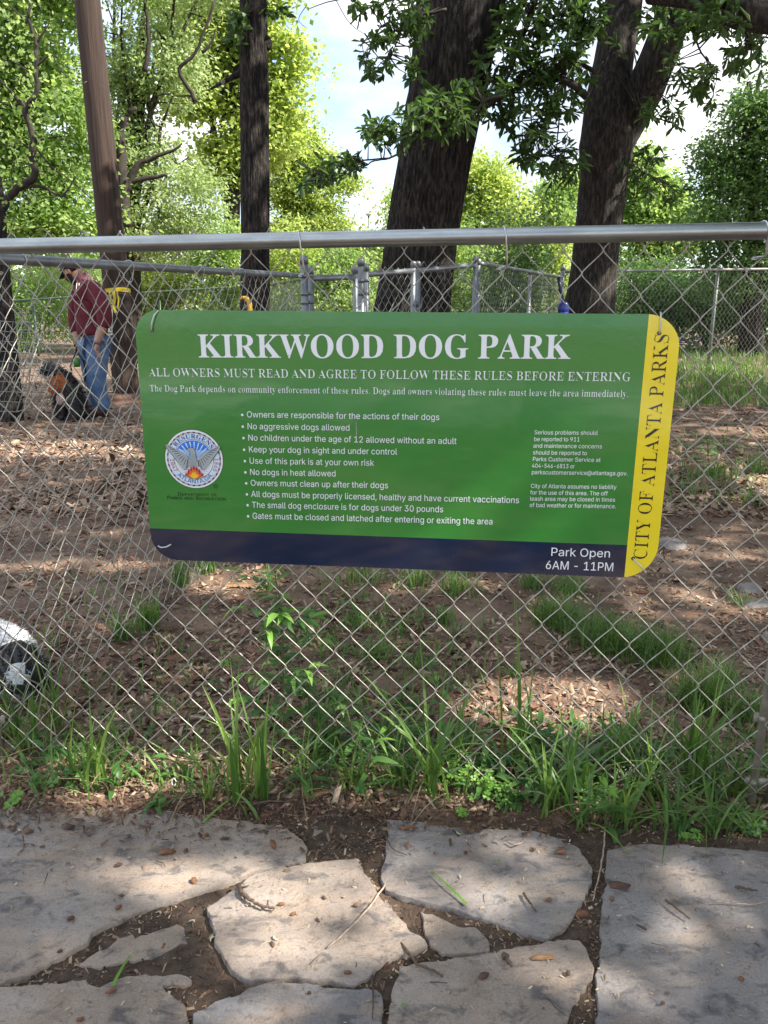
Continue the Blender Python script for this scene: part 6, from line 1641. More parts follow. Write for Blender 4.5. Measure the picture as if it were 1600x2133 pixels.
def clump(px, py, n, h, w, lab, m='grass', lean=.6, spread=1.0, radius=.012, group=None, bias=(0, 0), name='grass_clump', cat='grass clump'):
    b = gpt(px, py)
    root_loc = Vector((b.x, b.y, max(b.z, -.01)))
    mb = MB(); blades(mb, (0, 0, 0), n, h, w, spread, lean, radius=radius, bias=bias)
    o = mb.build(name, M[m], None); o.location = root_loc
    return tag(o, lab, cat, group)
GC = 'strap leaved clumps along the fence foot'
for a in (
 (205, 1640, 12, .22, .008, 'strappy clump left of the bare gap under the sign corner', .5),
 (150, 1632, 10, .15, .006, 'small strappy clump beside the leftmost fence foot weeds', .6),
 (62, 1575, 12, .16, .006, 'grass clump just below the black and white dog', .6),
 (438, 1672, 9, .12, .006, 'low splayed clump with narrow arching blades at the stone edge', .9),
 (497, 1668, 9, .24, .009, 'upright light green clump with tall pointed blades near the long slab tip', .35),
 (556, 1662, 6, .20, .009, 'short upright tuft with thick pale base beside the tall weed', .25),
 (120, 1520, 12, .20, .006, 'tall thin clump behind the fence left of the side mesh foot', .45),
 (30, 1535, 12, .14, .006, 'grass clump at the far left edge under the dog chin', .7),
 (228, 1570, 10, .13, .005, 'slim clump midway along the side fence foot', .6),
 (740, 1638, 16, .14, .007, 'dark arching clump left of the broken wood chunk', .9),
 (845, 1640, 20, .15, .006, 'dense dark clump under the middle of the fence', .8),
 (905, 1655, 14, .25, .009, 'tall broad bladed clump below the single leafy stem', .5),
 (955, 1600, 10, .20, .007, 'clump of dark reaching blades right behind the leafy stem', .6),
 (1085, 1605, 5, .30, .010, 'clump with one very tall straight blade beside the clover', .18),
 (1135, 1690, 12, .20, .009, 'strappy clump just right of the clover patch', .55),
 (1195, 1640, 12, .17, .008, 'curving broad bladed clump before the round leaved weed', .7),
 (1290, 1600, 16, .18, .006, 'tall fine clump left of the seeding grass stalks', .5),
 (1345, 1660, 18, .17, .006, 'arching grass clump with seed sprays above the grey slab', .8),
 (1438, 1640, 16, .23, .009, 'large upright green clump nearest the right fence post', .4),
 (1490, 1655, 16, .17, .006, 'arching pale clump spreading toward the right post', .8),
 (1545, 1660, 12, .12, .005, 'short clump against the foot of the right tension bar', .7),
 (690, 1560, 16, .13, .006, 'shaded clump behind the mesh between the weeds', .9),
 (800, 1560, 14, .12, .006, 'small dark clump behind the wire near the middle stem', .9),
 (1212, 1722, 10, .13, .007, 'low strappy clump over the corner of the grey slab', .9),
 (1300, 1722, 12, .13, .007, 'splayed clump at the joint above the right slab', .9),
 (1392, 1728, 12, .13, .006, 'arching clump spilling onto the right slab', 1.0),
 (1482, 1735, 12, .12, .006, 'pale arching clump on the rim of the right slab', 1.0),
 (1565, 1745, 12, .10, .005, 'rightmost clump spilling onto the right slab', 1.0),
 (640, 1600, 10, .12, .006, 'low clump right at the foot of the tall weed', .8)):
    clump(a[0], a[1], int(a[2] * 1.7), a[3] * 1.15, a[4] * .85, a[5], lean=a[6] * 1.25, group=GC, radius=.016)
GF = 'fine grass mounds behind the fence'
for a in (
 (1165, 1300, 260, .10, .0022, 'fine grass mound farthest left of the three joined mounds', 1.0, .055),
 (1265, 1345, 330, .11, .0022, 'fine grass mound in the middle of the three joined mounds', 1.0, .06),
 (1365, 1372, 260, .11, .0022, 'lit fine grass mound at the right end of the joined row', .9, .05),
 (1455, 1470, 200, .12, .0022, 'separate fine grass mound near the right post', .9, .04),
 (1180, 1235, 90, .09, .003, 'small grass tuft behind the joined mounds under the yellow strip', .8, .04),
 (1110, 1225, 60, .08, .003, 'pale grass tuft under the opening hours', .8, .04),
 (560, 1225, 30, .10, .0035, 'thin tuft left of the tall weed top', .8, .03),
 (760, 1215, 50, .09, .004, 'grass tuft under the middle of the navy band', .8, .06),
 (860, 1220, 70, .09, .004, 'bright grass tuft under the navy band right of centre', .8, .06),
 (950, 1235, 70, .09, .004, 'upright grass tuft before the navy band right half', .7, .06),
 (925, 1300, 50, .07, .003, 'little fine tuft alone on the bare soil', .7, .02),
 (750, 1305, 40, .08, .004, 'sparse tuft behind the tall weed', .9, .05),
 (780, 1370, 60, .08, .004, 'wispy tuft on the litter between the weed and the leafy stem', 1.0, .05),
 (310, 1310, 60, .13, .004, 'tuft growing through the side fence foot', .6, .035),
 (255, 1335, 40, .11, .005, 'dark tuft just inside the side fence foot', .6, .02),
 (375, 1220, 60, .12, .004, 'tall tuft at the side fence foot under the navy corner', .6, .03),
 (430, 1195, 50, .12, .004, 'far tuft at the side fence foot touching the sign bottom', .6, .03),
 (1070, 1410, 25, .05, .002, 'tiny tuft at the edge of the bright bare patch', .8, .02),
 (1560, 1500, 60, .11, .0035, 'ragged tuft behind the right tension bar', .8, .04),
 (335, 1700, 45, .035, .0016, 'tiny fine tuft on the edge of the big left slab', 1.0, .008),
 (1540, 1260, 30, .07, .003, 'thin tuft beside the grey rock at right', .8, .03),
 (1505, 1430, 50, .10, .003, 'loose tuft right of the separate mound', .8, .04),
 (1500, 1000, 60, .16, .006, 'leafy clump in the shaded mulch at far right', .8, .10),
 (1570, 985, 50, .15, .006, 'leafy clump cut by the right edge in the shade', .8, .10)):
    clump(a[0], a[1], int(a[2] * (2.2 if a[2] > 150 else 1.5)), a[3], a[4] * .9, a[5], m='grass' if a[2] > 150 else 'grass2', lean=a[6], radius=a[7] * (.9 if a[2] > 70 else .6), group=GF, name='grass_tuft', cat='grass tuft')
# rough grass bank at the far right and scattered blades: nobody could count them
mb = MB()
for _ in range(5200):
    px, py = random.gauss(1500, 110), random.uniform(722, 850)
    if py > 800 and random.random() < .5: continue
    b = gpt(px, py)
    blades(mb, (b.x, b.y, b.z), 1, .14, .012, 1.0, .7, seg=2, radius=.05)
for _ in range(210):
    px, py = random.uniform(620, 1010), random.uniform(1195, 1480)
    b = gpt(px, py); blades(mb, (b.x, b.y, b.z), random.randint(1, 4), .07, .004, 1.0, .9, seg=3, radius=.02)
for _ in range(120):
    px, py = random.uniform(60, 420), random.uniform(1200, 1600)
    b = gpt(px, py); blades(mb, (b.x, b.y, b.z), random.randint(1, 3), .07, .004, 1.0, .9, seg=3, radius=.02)
for _ in range(150):
    px, py = random.uniform(0, 1600), random.gauss(1600, 45)
    if py > 1690: continue
    b = gpt(px, py); blades(mb, (b.x, b.y, max(b.z, -.01)), random.randint(2, 5), .08, .0045, 1.0, .9, seg=4, radius=.02)
for _ in range(110):
    px, py = random.uniform(1380, 1600), random.uniform(900, 1060)
    b = gpt(px, py); blades(mb, (b.x, b.y, b.z), 4, .09, .006, 1.0, .9, seg=2, radius=.05)
tag(mb.build('grass', M['grass2']), kind='stuff')

# ------------------------------------------------------------------ weeds with stems and leaves
LEAFN = 6
def lance(L, W, droop=.5):
    V = []; n = LEAFN
    for i in range(n + 1):
        t = i / n
        w = W * .5 * math.sin(math.pi * min(1, t ** .75)) if i < n else 0.0003
        z = L * (.20 * t - droop * t * t)
        x = L * t * (1 - .12 * droop * t)
        V += [(x, w, z + w * .35), (x, 0, z), (x, -w, z + w * .35)]
    F = []
    for i in range(n):
        a = 3 * i; F += [(a, a + 1, a + 4, a + 3), (a + 1, a + 2, a + 5, a + 4)]
    return np.array(V), F
def put_leaf(mb, p, az, el, L, W, droop=.5, r=None):
    V, F = lance(L, W, droop)
    Mx = Matrix.Rotation(az, 3, 'Z') @ Matrix.Rotation(-el, 3, 'Y') @ Matrix.Rotation(random.gauss(0, .25), 3, 'X')
    mb.add(V @ np.array(Mx).T + np.array(p), F, r=r)
def weed(px, py, path, lab, L=.05, W=.012, nl=16, sides=0, m='weed', topm=None, r=.0022, group=None, t0=.15):
    L *= 1.25; W *= 1.3; nl = int(nl * 1.25)
    """path: picture points up the stem at the plant's own depth"""
    b = gpt(px, py); Y = b.y
    root = empty('weed', b, lab, 'weed', group)
    P = [Vector((0, 0, -.01))] + [at(x, y, Y) - b for x, y in path]
    mb = MB(); mb.tube(P, [r * (1 - .6 * i / (len(P) - 1)) for i in range(len(P))], 6); mb.build('stem', M['stem'], root)
    def along(t):
        k = t * (len(P) - 1); i = min(int(k), len(P) - 2); return P[i].lerp(P[i + 1], k - i)
    mb = MB(); mt = MB()
    for i in range(nl):
        t = t0 + (1 - t0) * i / max(1, nl - 1); p = along(t)
        az = i * 2.4 + random.gauss(0, .3)
        s = (1 - .45 * t) * random.uniform(.75, 1.15)
        put_leaf(mt if (topm and t > .7) else mb, p, az, random.uniform(.0, .6), L * s, W * s, random.uniform(.2, .9))
    for i in range(sides):
        t = random.uniform(.25, .85); p = along(t); az = random.uniform(0, 6.28); bl_ = random.uniform(.05, .11)
        e = p + Vector((math.cos(az) * bl_, math.sin(az) * bl_ * .7, bl_ * random.uniform(.2, .6)))
        mb.tube([p, p.lerp(e, .5) + Vector((0, 0, .008)), e], .001, 4)
        for j in range(6):
            q = p.lerp(e, .35 + .65 * j / 5); put_leaf(mt if (topm and j > 3) else mb, q, az + random.choice((-1, 1)) * random.uniform(.2, 1.2), random.uniform(-.1, .6), L * random.uniform(.45, .75), W * random.uniform(.6, .9), random.uniform(.3, .9))
    mb.build('leaves', M[m], root)
    if mt.n: mt.build('young_leaves', M[topm], root)
    return root
weed(585, 1590, [(587, 1520), (590, 1420), (588, 1330), (584, 1260), (572, 1190)], 'tallest narrow leaved weed climbing through the mesh below the sign', L=.072, W=.016, nl=26, sides=16, topm='weed_lime', r=.003)
weed(912, 1590, [(912, 1540), (914, 1470), (911, 1400)], 'single leafy stem crowned by broad pointed lime leaves', L=.055, W=.018, nl=7, topm='weed_lime', t0=.3)
weed(655, 1560, [(650, 1500), (640, 1440), (648, 1400)], 'bushy narrow leaved weed right of the tallest weed', L=.05, W=.012, nl=14, sides=4)
weed(700, 1560, [(705, 1510), (690, 1460), (675, 1430)], 'leaning slender weed between the tallest weed and the middle', L=.045, W=.012, nl=12, sides=3, topm='weed_lime')
weed(530, 1450, [(500, 1400), (480, 1370), (455, 1335)], 'pale weed sprig left of the tallest weed half way up', L=.04, W=.012, nl=8, sides=1, topm='weed_lime')
weed(730, 1600, [(738, 1540), (720, 1470), (702, 1465)], 'drooping leafy weed in the shade of the middle clumps', L=.06, W=.018, nl=11)
weed(758, 1655, [(765, 1610), (775, 1560), (790, 1530)], 'weed with long drooping leaves leaning onto the stones', L=.075, W=.014, nl=10, topm='weed_lime')
weed(1258, 1735, [(1262, 1700), (1268, 1670), (1265, 1640)], 'rosette weed with upright oval leaf at the slab joint', L=.055, W=.018, nl=10, topm='weed_lime', t0=.0)
weed(1200, 1660, [(1198, 1620), (1205, 1585), (1215, 1570)], 'weed with jagged broad leaves among the right clumps', L=.045, W=.024, nl=8)
weed(840, 1480, [(838, 1455), (832, 1430)], 'low rounded weed behind the leafy stem', L=.04, W=.022, nl=8)
weed(620, 1640, [(640, 1620), (655, 1625)], 'sprawling weed with one large leaf over the stone edge', L=.075, W=.020, nl=6, t0=.1)
weed(470, 1395, [(465, 1385), (458, 1378)], 'tiny bright sprout on the dead leaves left of centre', L=.02, W=.006, nl=6, m='weed_lime')
weed(440, 1438, [(446, 1425), (452, 1412)], 'small pointed sprout left of the tallest weed near the ground', L=.035, W=.012, nl=7)
weed(395, 1395, [(393, 1385), (398, 1378)], 'tiny sprout beside the big brown curled leaves', L=.018, W=.005, nl=5, m='weed_lime')
weed(1475, 950, [(1475, 925), (1470, 905)], 'leafy stem in the shaded mulch right of the sign', L=.12, W=.03, nl=9, r=.005)
weed(1440, 740, [(1436, 722), (1432, 705)], 'clump with violet flower heads just right of the yellow strip', L=.25, W=.05, nl=12, r=.01)
b = gpt(1440, 740)
mb = MB()
for i in range(9):
    p = at(1440 + random.uniform(-22, 22), random.uniform(700, 722), b.y) - b
    for k in range(4):
        put_leaf(mb, p, k * 1.57, .3, .07, .05, .6)
fl = [o for o in bpy.data.objects if o.get('label', '').startswith('clump with violet')][0]
mb.build('flowers', mat('violet', (.10, .10, .38), .5, trans=.2), fl)
# low leafy undergrowth nobody could count, thick along the fence
mb = MB()
for _ in range(165):
    px, py = (random.gauss(1080, 290), random.gauss(1600, 48)) if random.random() < .92 else (random.uniform(0, 420), random.gauss(1600, 25))
    if not 0 < px < 1600 or py > (1695 if px < 1150 else 1725) or 400 < px < 640 and random.random() < .6: continue
    b = gpt(px, py); h = random.uniform(.01, .06)
    for k in range(random.randint(4, 8)):
        p = (b.x + random.gauss(0, .008), b.y + random.gauss(0, .008), max(b.z, 0) + h * random.random())
        put_leaf(mb, p, random.uniform(0, 6.28), random.uniform(.1, 1.0), random.uniform(.025, .07), random.uniform(.007, .018), random.uniform(.3, 1.0))
tag(mb.build('undergrowth', M['weed']), kind='stuff')
mb = MB()
for _ in range(70):
    px, py = random.uniform(560, 900), random.uniform(1230, 1560)
    b = gpt(px, py); h = random.uniform(.01, .05)
    for k in range(random.randint(3, 7)):
        put_leaf(mb, (b.x + random.gauss(0, .01), b.y + random.gauss(0, .01), b.z + h * random.random()), random.uniform(0, 6.28), random.uniform(.1, 1.0), random.uniform(.02, .06), random.uniform(.006, .014), random.uniform(.3, 1.0))
tag(mb.build('undergrowth', M['grass2']), kind='stuff')
# dry blades among the green
mb = MB()
for _ in range(130):
    px, py = random.uniform(0, 1600), random.gauss(1615, 40)
    if py > 1695: continue
    b = gpt(px, py); blades(mb, (b.x, b.y, max(b.z, 0)), 2, .09, .003, 1.6, 1.3, seg=4, radius=.015)
tag(mb.build('dry_grass', mat('straw', rough=.7, rnd=[(.30, .22, .13), (.42, .33, .20), (.22, .16, .10)], trans=.2)), kind='stuff')
# clovers
def clover(px, py, n, sx, sy, lab, m='weed_lime', sz=.0085, hmax=.05):
    b = gpt(px, py); root = empty('clover', b, lab, 'clover')
    mb = MB(); ms = MB()
    for i in range(n):
        x, y = random.gauss(0, sx), random.gauss(0, sy); h = random.uniform(.012, hmax)
        ms.tube([(x * .6, y * .6, -.005), (x * .9, y * .9, h * .6), (x, y, h)], .0005, 4)
        a0 = random.uniform(0, 6.28); tl = Matrix.Rotation(random.gauss(0, .35) + .35, 3, 'X') @ Matrix.Rotation(random.gauss(0, .3), 3, 'Y')
        rr = random.random()
        for k in range(3):
            a = a0 + k * 2.094; s = sz * random.uniform(.8, 1.25)
            V = [(0, 0, 0)]
            for (t, w) in ((.45, .42), (.85, .52), (1.02, .28), (.88, 0), (1.02, -.28), (.85, -.52), (.45, -.42)):
                V.append((t * s * math.cos(a) - w * s * math.sin(a), t * s * math.sin(a) + w * s * math.cos(a), .18 * s * abs(w) * 2))
            V = np.array(V) @ np.array(tl).T + np.array([x, y, h])
            mb.add(V, [(0, 1, 2), (0, 2, 3), (0, 3, 4), (0, 4, 5), (0, 5, 6), (0, 6, 7)], r=rr)
    ms.build('stem', M['stem'], root); mb.build('leaves', M[m], root)
clover(1020, 1665, 40, .022, .025, 'low lime clover patch between the strappy clumps')
clover(955, 1640, 22, .014, .016, 'small clover sprigs left of the main clover patch')
clover(1075, 1595, 16, .012, .02, 'clover sprigs climbing the tall straight blade', hmax=.09)
clover(960, 1705, 6, .006, .005, 'tiny clover sprig alone on the mulch edge', hmax=.015)
clover(100, 1645, 18, .03, .015, 'round leaved seedlings beside the leftmost slab corner', m='weed', sz=.012)
clover(160, 1650, 10, .015, .010, 'cluster of small leaves left of the strappy clump', m='weed', sz=.012)
clover(20, 1690, 8, .015, .006, 'bright small leaves at the left edge on the slab', sz=.014)
clover(1545, 1725, 46, .04, .018, 'chickweed sprawl below the right fence post', m='weed', sz=.009, hmax=.03)
clover(1440, 1760, 9, .02, .010, 'few chickweed sprigs creeping onto the right slab', sz=.008, hmax=.02)
clover(1590, 1640, 24, .03, .04, 'small leaves around the foot of the right post', m='weed', sz=.009)
# seeding sprays
for px, py, lab in ((1290, 1605, 'airy seed spray over the middle right clumps'), (1380, 1640, 'airy seed spray over the arching grass clump'), (1190, 1600, 'airy seed spray by the jagged leaved weed'), (1500, 1600, 'white flecked seed spray near the right post')):
    b = gpt(px, py + 60); root = empty('seed_spray', b, lab, 'seed head')
    mb = MB(); mf = MB()
    for _ in range(3):
        e = at(px + random.uniform(-30, 30), py - random.uniform(0, 50), b.y) - b
        mb.tube([(0, 0, 0), e * .5 + Vector((0, 0, .01)), e], .0006, 4)
        for k in range(16):
            q = e * random.uniform(.6, 1.0) + Vector((random.gauss(0, .008), random.gauss(0, .008), random.gauss(0, .006)))
            mf.add([tuple(q + Vector((.0015 * a, .0015 * b_, .0015 * c))) for a, b_, c in ((1, 0, 0), (-1, 0, 0), (0, 1, 0), (0, -1, 0), (0, 0, 1), (0, 0, -1))], [(0, 2, 4), (2, 1, 4), (1, 3, 4), (3, 0, 4), (2, 0, 5), (1, 2, 5), (3, 1, 5), (0, 3, 5)])
    mb.build('stem', M['stem'], root); mf.build('seeds', M['flower'], root)

# ------------------------------------------------------------------ single bits one can pick out
def gtop(px, py):
    q = gpt(px, py)
    # ray to stone top
    d = ray(px, py); t = (CAM_H - .012) / -d.z
    s = Vector((0, 0, CAM_H)) + d * t
    if in_stone(s.x, s.y): return Vector((s.x, s.y, .0125))
    return Vector((q.x, q.y, max(q.z, bed_z(q.x, q.y) if q.y < 1.6 else q.z) + .002))
def twig(pts, r, lab, m='twig', nubs=0, cat='twig', taper=.5):
    P = [gtop(*p) for p in pts]; b = P[0].copy()
    L = []
    for i, p in enumerate(P):
        q = p - b; q.z = max(p.z, .004) - b.z + r * (1.0 if i in (0, len(P) - 1) else 1.5); L.append(q)
    Q = []
    for i in range(len(L) - 1):
        for k in range(4): Q.append(L[i].lerp(L[i + 1], k / 4) + Vector((random.gauss(0, r * .3), random.gauss(0, r * .3), abs(random.gauss(0, r * .2)))))
    Q.append(L[-1])
    mb = MB(); n = len(Q); mb.tube(Q, [r * (1 - (1 - taper) * i / (n - 1)) * random.uniform(.85, 1.15) for i in range(n)], 8)
    for _ in range(nubs):
        i = random.randrange(1, n - 1); mb.tube([Q[i], Q[i] + Vector((random.gauss(0, r * 2.5), random.gauss(0, r * 2.5), r * 1.5))], [r * .6, r * .3], 6)
    o = mb.build('twig', M[m], None, smooth=True); o.location = b
    return tag(o, lab, cat)
def shard(px, py, lpx, wpx, ang, lab, m='orange_wood', cat='wood chip', th=.4):
    """a splinter with broken ends; lpx/wpx its size in picture pixels"""
    p = gtop(px, py); z = zdepth(p); L, W = lpx * z / FPX, wpx * z / FPX * .95
    T = W * th
    T = max(.0014, min(T, .0034)); mb = MB(); nn_ = random.choice((5, 6, 7)); bot = []; topv = []
    for k in range(nn_):
        a = 2 * math.pi * (k + random.uniform(-.25, .25)) / nn_
        cx, cy = math.cos(a), math.sin(a)
        q = 1 / max(abs(cx), abs(cy)) ** .8 * random.uniform(.8, 1.08)
        x, y = cx * q * L * .5, cy * q * W * .5
        bot.append((x, y, -.001)); s = random.uniform(.78, .98)
        topv.append((x * s, y * s, T * random.uniform(.55, 1.1)))
    V = bot + topv + [(random.uniform(-.15, .15) * L, random.uniform(-.15, .15) * W, T * 1.15)]
    F = [(k, (k + 1) % nn_, nn_ + (k + 1) % nn_, nn_ + k) for k in range(nn_)] + [(nn_ + k, nn_ + (k + 1) % nn_, 2 * nn_) for k in range(nn_)]
    mb.add(V, F); o = mb.build('wood_chip', M[m], None)
    o.location = p; o.rotation_euler = (random.gauss(0, .08), random.gauss(0, .06), R(ang))
    return tag(o, lab, cat)
twig([(497, 1850), (508, 1872), (530, 1886), (552, 1895), (572, 1898)], .0042, 'thick curved bark twig lying across the joint of two slabs', nubs=3)
twig([(503, 1862), (512, 1880), (520, 1888)], .002, 'short thin twig hugging the thick curved one')
twig([(805, 1862), (770, 1893), (735, 1930), (706, 1958), (683, 1976)], .0020, 'long pale straight twig on the central slab', m='pale_twig', taper=.7)
twig([(834, 1990), (868, 2012), (905, 2028), (921, 2038)], .0030, 'dark twig crossing the joint below the small sliver stone', taper=.6)
twig([(895, 2047), (932, 2049)], .0012, 'thin dark splinter under the twig below the sliver stone')
twig([(1091, 1864), (1103, 1885), (1117, 1902)], .0030, 'stubby dark twig on the upper grey slab')
twig([(1388, 1878), (1412, 1898), (1437, 1917)], .0030, 'dark twig lying diagonally on the big right slab')
twig([(1530, 1851), (1555, 1856), (1577, 1859)], .0032, 'short thick dark twig near the right slab upper corner')
twig([(1488, 1880), (1530, 1884), (1560, 1887), (1600, 1880)], .0014, 'long thin grey twig at the right edge of the big slab', m='pale_twig')
twig([(800, 1755), (815, 1768), (830, 1778), (848, 1783)], .0018, 'dark curved twig at the upper left tip of the grey slab')
twig([(1258, 1690), (1259, 1730), (1257, 1780), (1250, 1830), (1240, 1870), (1233, 1900)], .0022, 'long pale stem running down the joint left of the right slab', m='pale_twig')
twig([(1057, 1756), (1072, 1764), (1087, 1758)], .0025, 'pale twig piece at the top edge of the grey slab', m='pale_twig')
twig([(776, 2055), (777, 2090), (776, 2125)], .0016, 'reddish thin twig standing in the lower joint', m='dark_wood')
twig([(1047, 1996), (1055, 2008), (1066, 2020)], .0052, 'stout broken twig stub between the lower slabs', nubs=1)
twig([(470, 1676), (500, 1686), (530, 1692), (560, 1684), (610, 1682)], .0035, 'branching grey twig on the mulch at the slab edge', nubs=3)
twig([(500, 1690), (500, 1722)], .0028, 'short grey twig hanging over the big slab edge')
twig([(690, 1765), (720, 1782), (752, 1795)], .0022, 'reddish twig in the soil left of the grey slab', m='dark_wood')
twig([(325, 1795), (340, 1800), (344, 1808)], .0012, 'hair thin dark twig on the big left slab')
twig([(645, 2010), (665, 1990)], .0008, 'fine straw on the central slab')
twig([(1140, 2080), (1155, 2100), (1180, 2118)], .0010, 'fine reddish straw on the lower right slab', m='dark_wood')
twig([(1012, 1862), (1015, 1880)], .0010, 'fine tan straw on the grey slab', m='pale_twig')
twig([(1355, 1965), (1395, 1975)], .0007, 'hair fine straw on the right slab')
twig([(1268, 1910), (1262, 1925)], .0012, 'short dark splinter at the left rim of the right slab')
twig([(100, 1820), (92, 1845)], .0010, 'fine reddish straw on the big left slab', m='dark_wood')
twig([(520, 1778), (555, 1762)], .0010, 'fine tan straw near the tip of the big left slab', m='pale_twig')
# fence twigs lying behind
twig([(400, 1500), (470, 1508), (560, 1500)], .006, 'long weathered stick on the litter behind the mesh', m='pale_twig', cat='stick')
for a in (
 (60, 1732, 18, 12, 30, 'golden wood chip on the upper left of the big slab', 'orange_wood'), (348, 1774, 40, 13, 10, 'flat brown chip in the middle of the big slab', 'orange_wood'),
 (569, 1759, 26, 13, 115, 'orange rectangular chip near the tip of the big slab', 'orange_wood'), (405, 1833, 18, 17, 80, 'cube like orange chip on the big slab', 'orange_wood'),
 (428, 1741, 18, 10, 45, 'orange chip at the upper edge of the big slab', 'orange_wood'), (468, 1747, 20, 8, 5, 'small red brown chip right of the upper edge chip', 'dark_wood'),
 (145, 1722, 22, 15, 20, 'dark double chip near the back edge of the big slab', 'dark_wood'), (248, 1802, 18, 10, 20, 'small dark chip in the centre of the big slab', 'dark_wood'),
 (247, 1891, 16, 10, 40, 'orange flake in the lower middle of the big slab', 'orange_wood'), (148, 1913, 18, 10, 10, 'dark brown chip in the lower left of the big slab', 'dark_wood'),
 (125, 1981, 12, 8, 20, 'dark chip at the bottom of the big slab', 'dark_wood'), (253, 1866, 14, 6, 5, 'little dark flake low on the big slab', 'dark_wood'), (388, 1772, 12, 9, 70, 'tiny dark crumb right of the flat brown chip', 'dark_wood'),
 (586, 1884, 16, 8, 10, 'orange chip on the top of the central slab', 'orange_wood'), (611, 1904, 14, 9, 50, 'bright orange flake on the central slab', 'orange_wood'), (742, 1886, 14, 8, 10, 'orange bark bit beside the long pale twig', 'orange_wood'),
 (662, 1916, 18, 6, 120, 'dark splinter on the central slab', 'dark_wood'), (675, 1870, 14, 6, 130, 'curved dark bark bit on the central slab', 'dark_wood'), (568, 1968, 16, 9, 110, 'brown seed husk on the central slab', 'dark_wood'), (725, 2026, 20, 8, 0, 'red brown chip at the foot of the central slab', 'orange_wood'),
 (665, 1655, 76, 20, 22, 'large orange brown wood chunk at the slab edge under the fence', 'pale_wood'), (1209, 1925, 36, 18, 10, 'brown bark plate in the joint beside the grey slab', 'orange_wood'),
 (1130, 1995, 54, 12, 3, 'pale splintered stick in the joint below the grey slab', 'pale_wood'), (1007, 2033, 28, 15, 20, 'square brown chip at the top of the lower right slab', 'dark_wood'),
 (1184, 2027, 14, 10, 70, 'small brown chip on the lower right slab', 'dark_wood'), (1143, 1875, 14, 8, 30, 'tan chip on the grey slab beside the stubby twig', 'orange_wood'), (1169, 1775, 24, 10, 0, 'orange chip on the corner of the grey slab', 'orange_wood'),
 (970, 1776, 10, 8, 20, 'dark crumb on the left of the grey slab', 'dark_wood'), (1112, 1770, 10, 8, 70, 'dark crumb at the back of the grey slab', 'dark_wood'), (850, 1725, 48, 9, 2, 'orange splinter at the back edge of the grey slab', 'orange_wood'),
 (900, 1712, 110, 12, -4, 'long dark stick fragment behind the grey slab', 'dark_wood'), (1290, 1845, 46, 22, -8, 'dark bark piece on the top left corner of the right slab', 'dark_wood'), (1275, 1873, 14, 9, 30, 'tiny orange flake below the dark bark piece', 'orange_wood'),
 (1380, 2090, 12, 8, 20, 'dark crumb at the bottom of the right slab', 'dark_wood'), (1544, 2040, 12, 12, 60, 'reddish flake on the lower right slab corner', 'orange_wood'), (1338, 1932, 26, 6, -40, 'brown splinter on the right slab', 'dark_wood'),
 (232, 2135 - 70, 24, 9, 30, 'brown chip at the joint by the lower left slab', 'orange_wood'), (342, 1990, 22, 9, 95, 'orange sliver standing on the small left stone', 'orange_wood'), (168, 2124, 18, 10, 10, 'orange crumb on the bottom left slab', 'orange_wood'), (645, 2048 + 20, 10, 6, 0, 'dark crumb at the lower rim of the central slab', 'dark_wood')):
    shard(*a)
for a in ((545, 1219, 150, 22, 8, 'long golden split wood piece behind the mesh left of centre', 'pale_wood'), (1135, 1290 - 10, 80, 16, -22, 'brown wood slab under the yellow strip', 'pale_wood'), (1440, 1280, 70, 20, -25, 'orange split wood chip in the mulch at right', 'orange_wood'), (1185, 1545, 44, 22, -50, 'curled bark piece in front of the bright patch', 'pale_wood'),
          (1480, 1355, 60, 14, 20, 'tan wood splinter near the right grey rock', 'pale_wood'), (1350, 1235, 50, 16, 5, 'orange wood chip beside the sign corner', 'orange_wood'), (860, 1340, 120, 10, 2, 'thin pale splinter lying on the bare soil', 'pale_wood'), (300, 1530, 60, 14, 20, 'reddish wood splinter left of the strappy clumps', 'orange_wood')):
    shard(*a, th=.25)
# fresh grass blades dropped on the stones
def fallen(p0, p1, w, lab):
    a, b = gtop(*p0), gtop(*p1); a.z += .001; b.z += .001
    d = (b - a); s = Vector((-d.y, d.x, 0)).normalized()
    mb = MB(); V = []
    for k in range(7):
        t = k / 6; p = d * t + Vector((0, 0, .002 + .003 * math.sin(math.pi * t))); ww = w * (1 - t ** 3) * .5 + .0003
        V += [tuple(p + s * ww), tuple(p + Vector((0, 0, -.0008))), tuple(p - s * ww)]
    mb.add(V, [q for k in range(6) for q in ((3 * k, 3 * k + 1, 3 * k + 4, 3 * k + 3), (3 * k + 1, 3 * k + 2, 3 * k + 5, 3 * k + 4))])
    o = mb.build('fallen_grass', M['weed_lime'] if w > .004 else M['grass'], None); o.location = a
    return tag(o, lab, 'grass blade')
fallen((972, 1886), (894, 1814), .0045, 'fresh green grass blade fallen on the grey slab')
fallen((235, 2056), (275, 2010), .005, 'dull green grass blade across the left soil joint')
fallen((423, 1715), (494, 1660), .006, 'broad bright blade leaning over the big slab edge')
for px, py, lab in ((1035, 1795, 'tiny green leaf scrap on the grey slab'), (836, 2095, 'tiny green leaf scrap on the lower right slab'), (180, 1684, 'short green stalk piece at the back of the big slab')):
    fallen((px, py), (px + 9, py + 5), .005, lab)
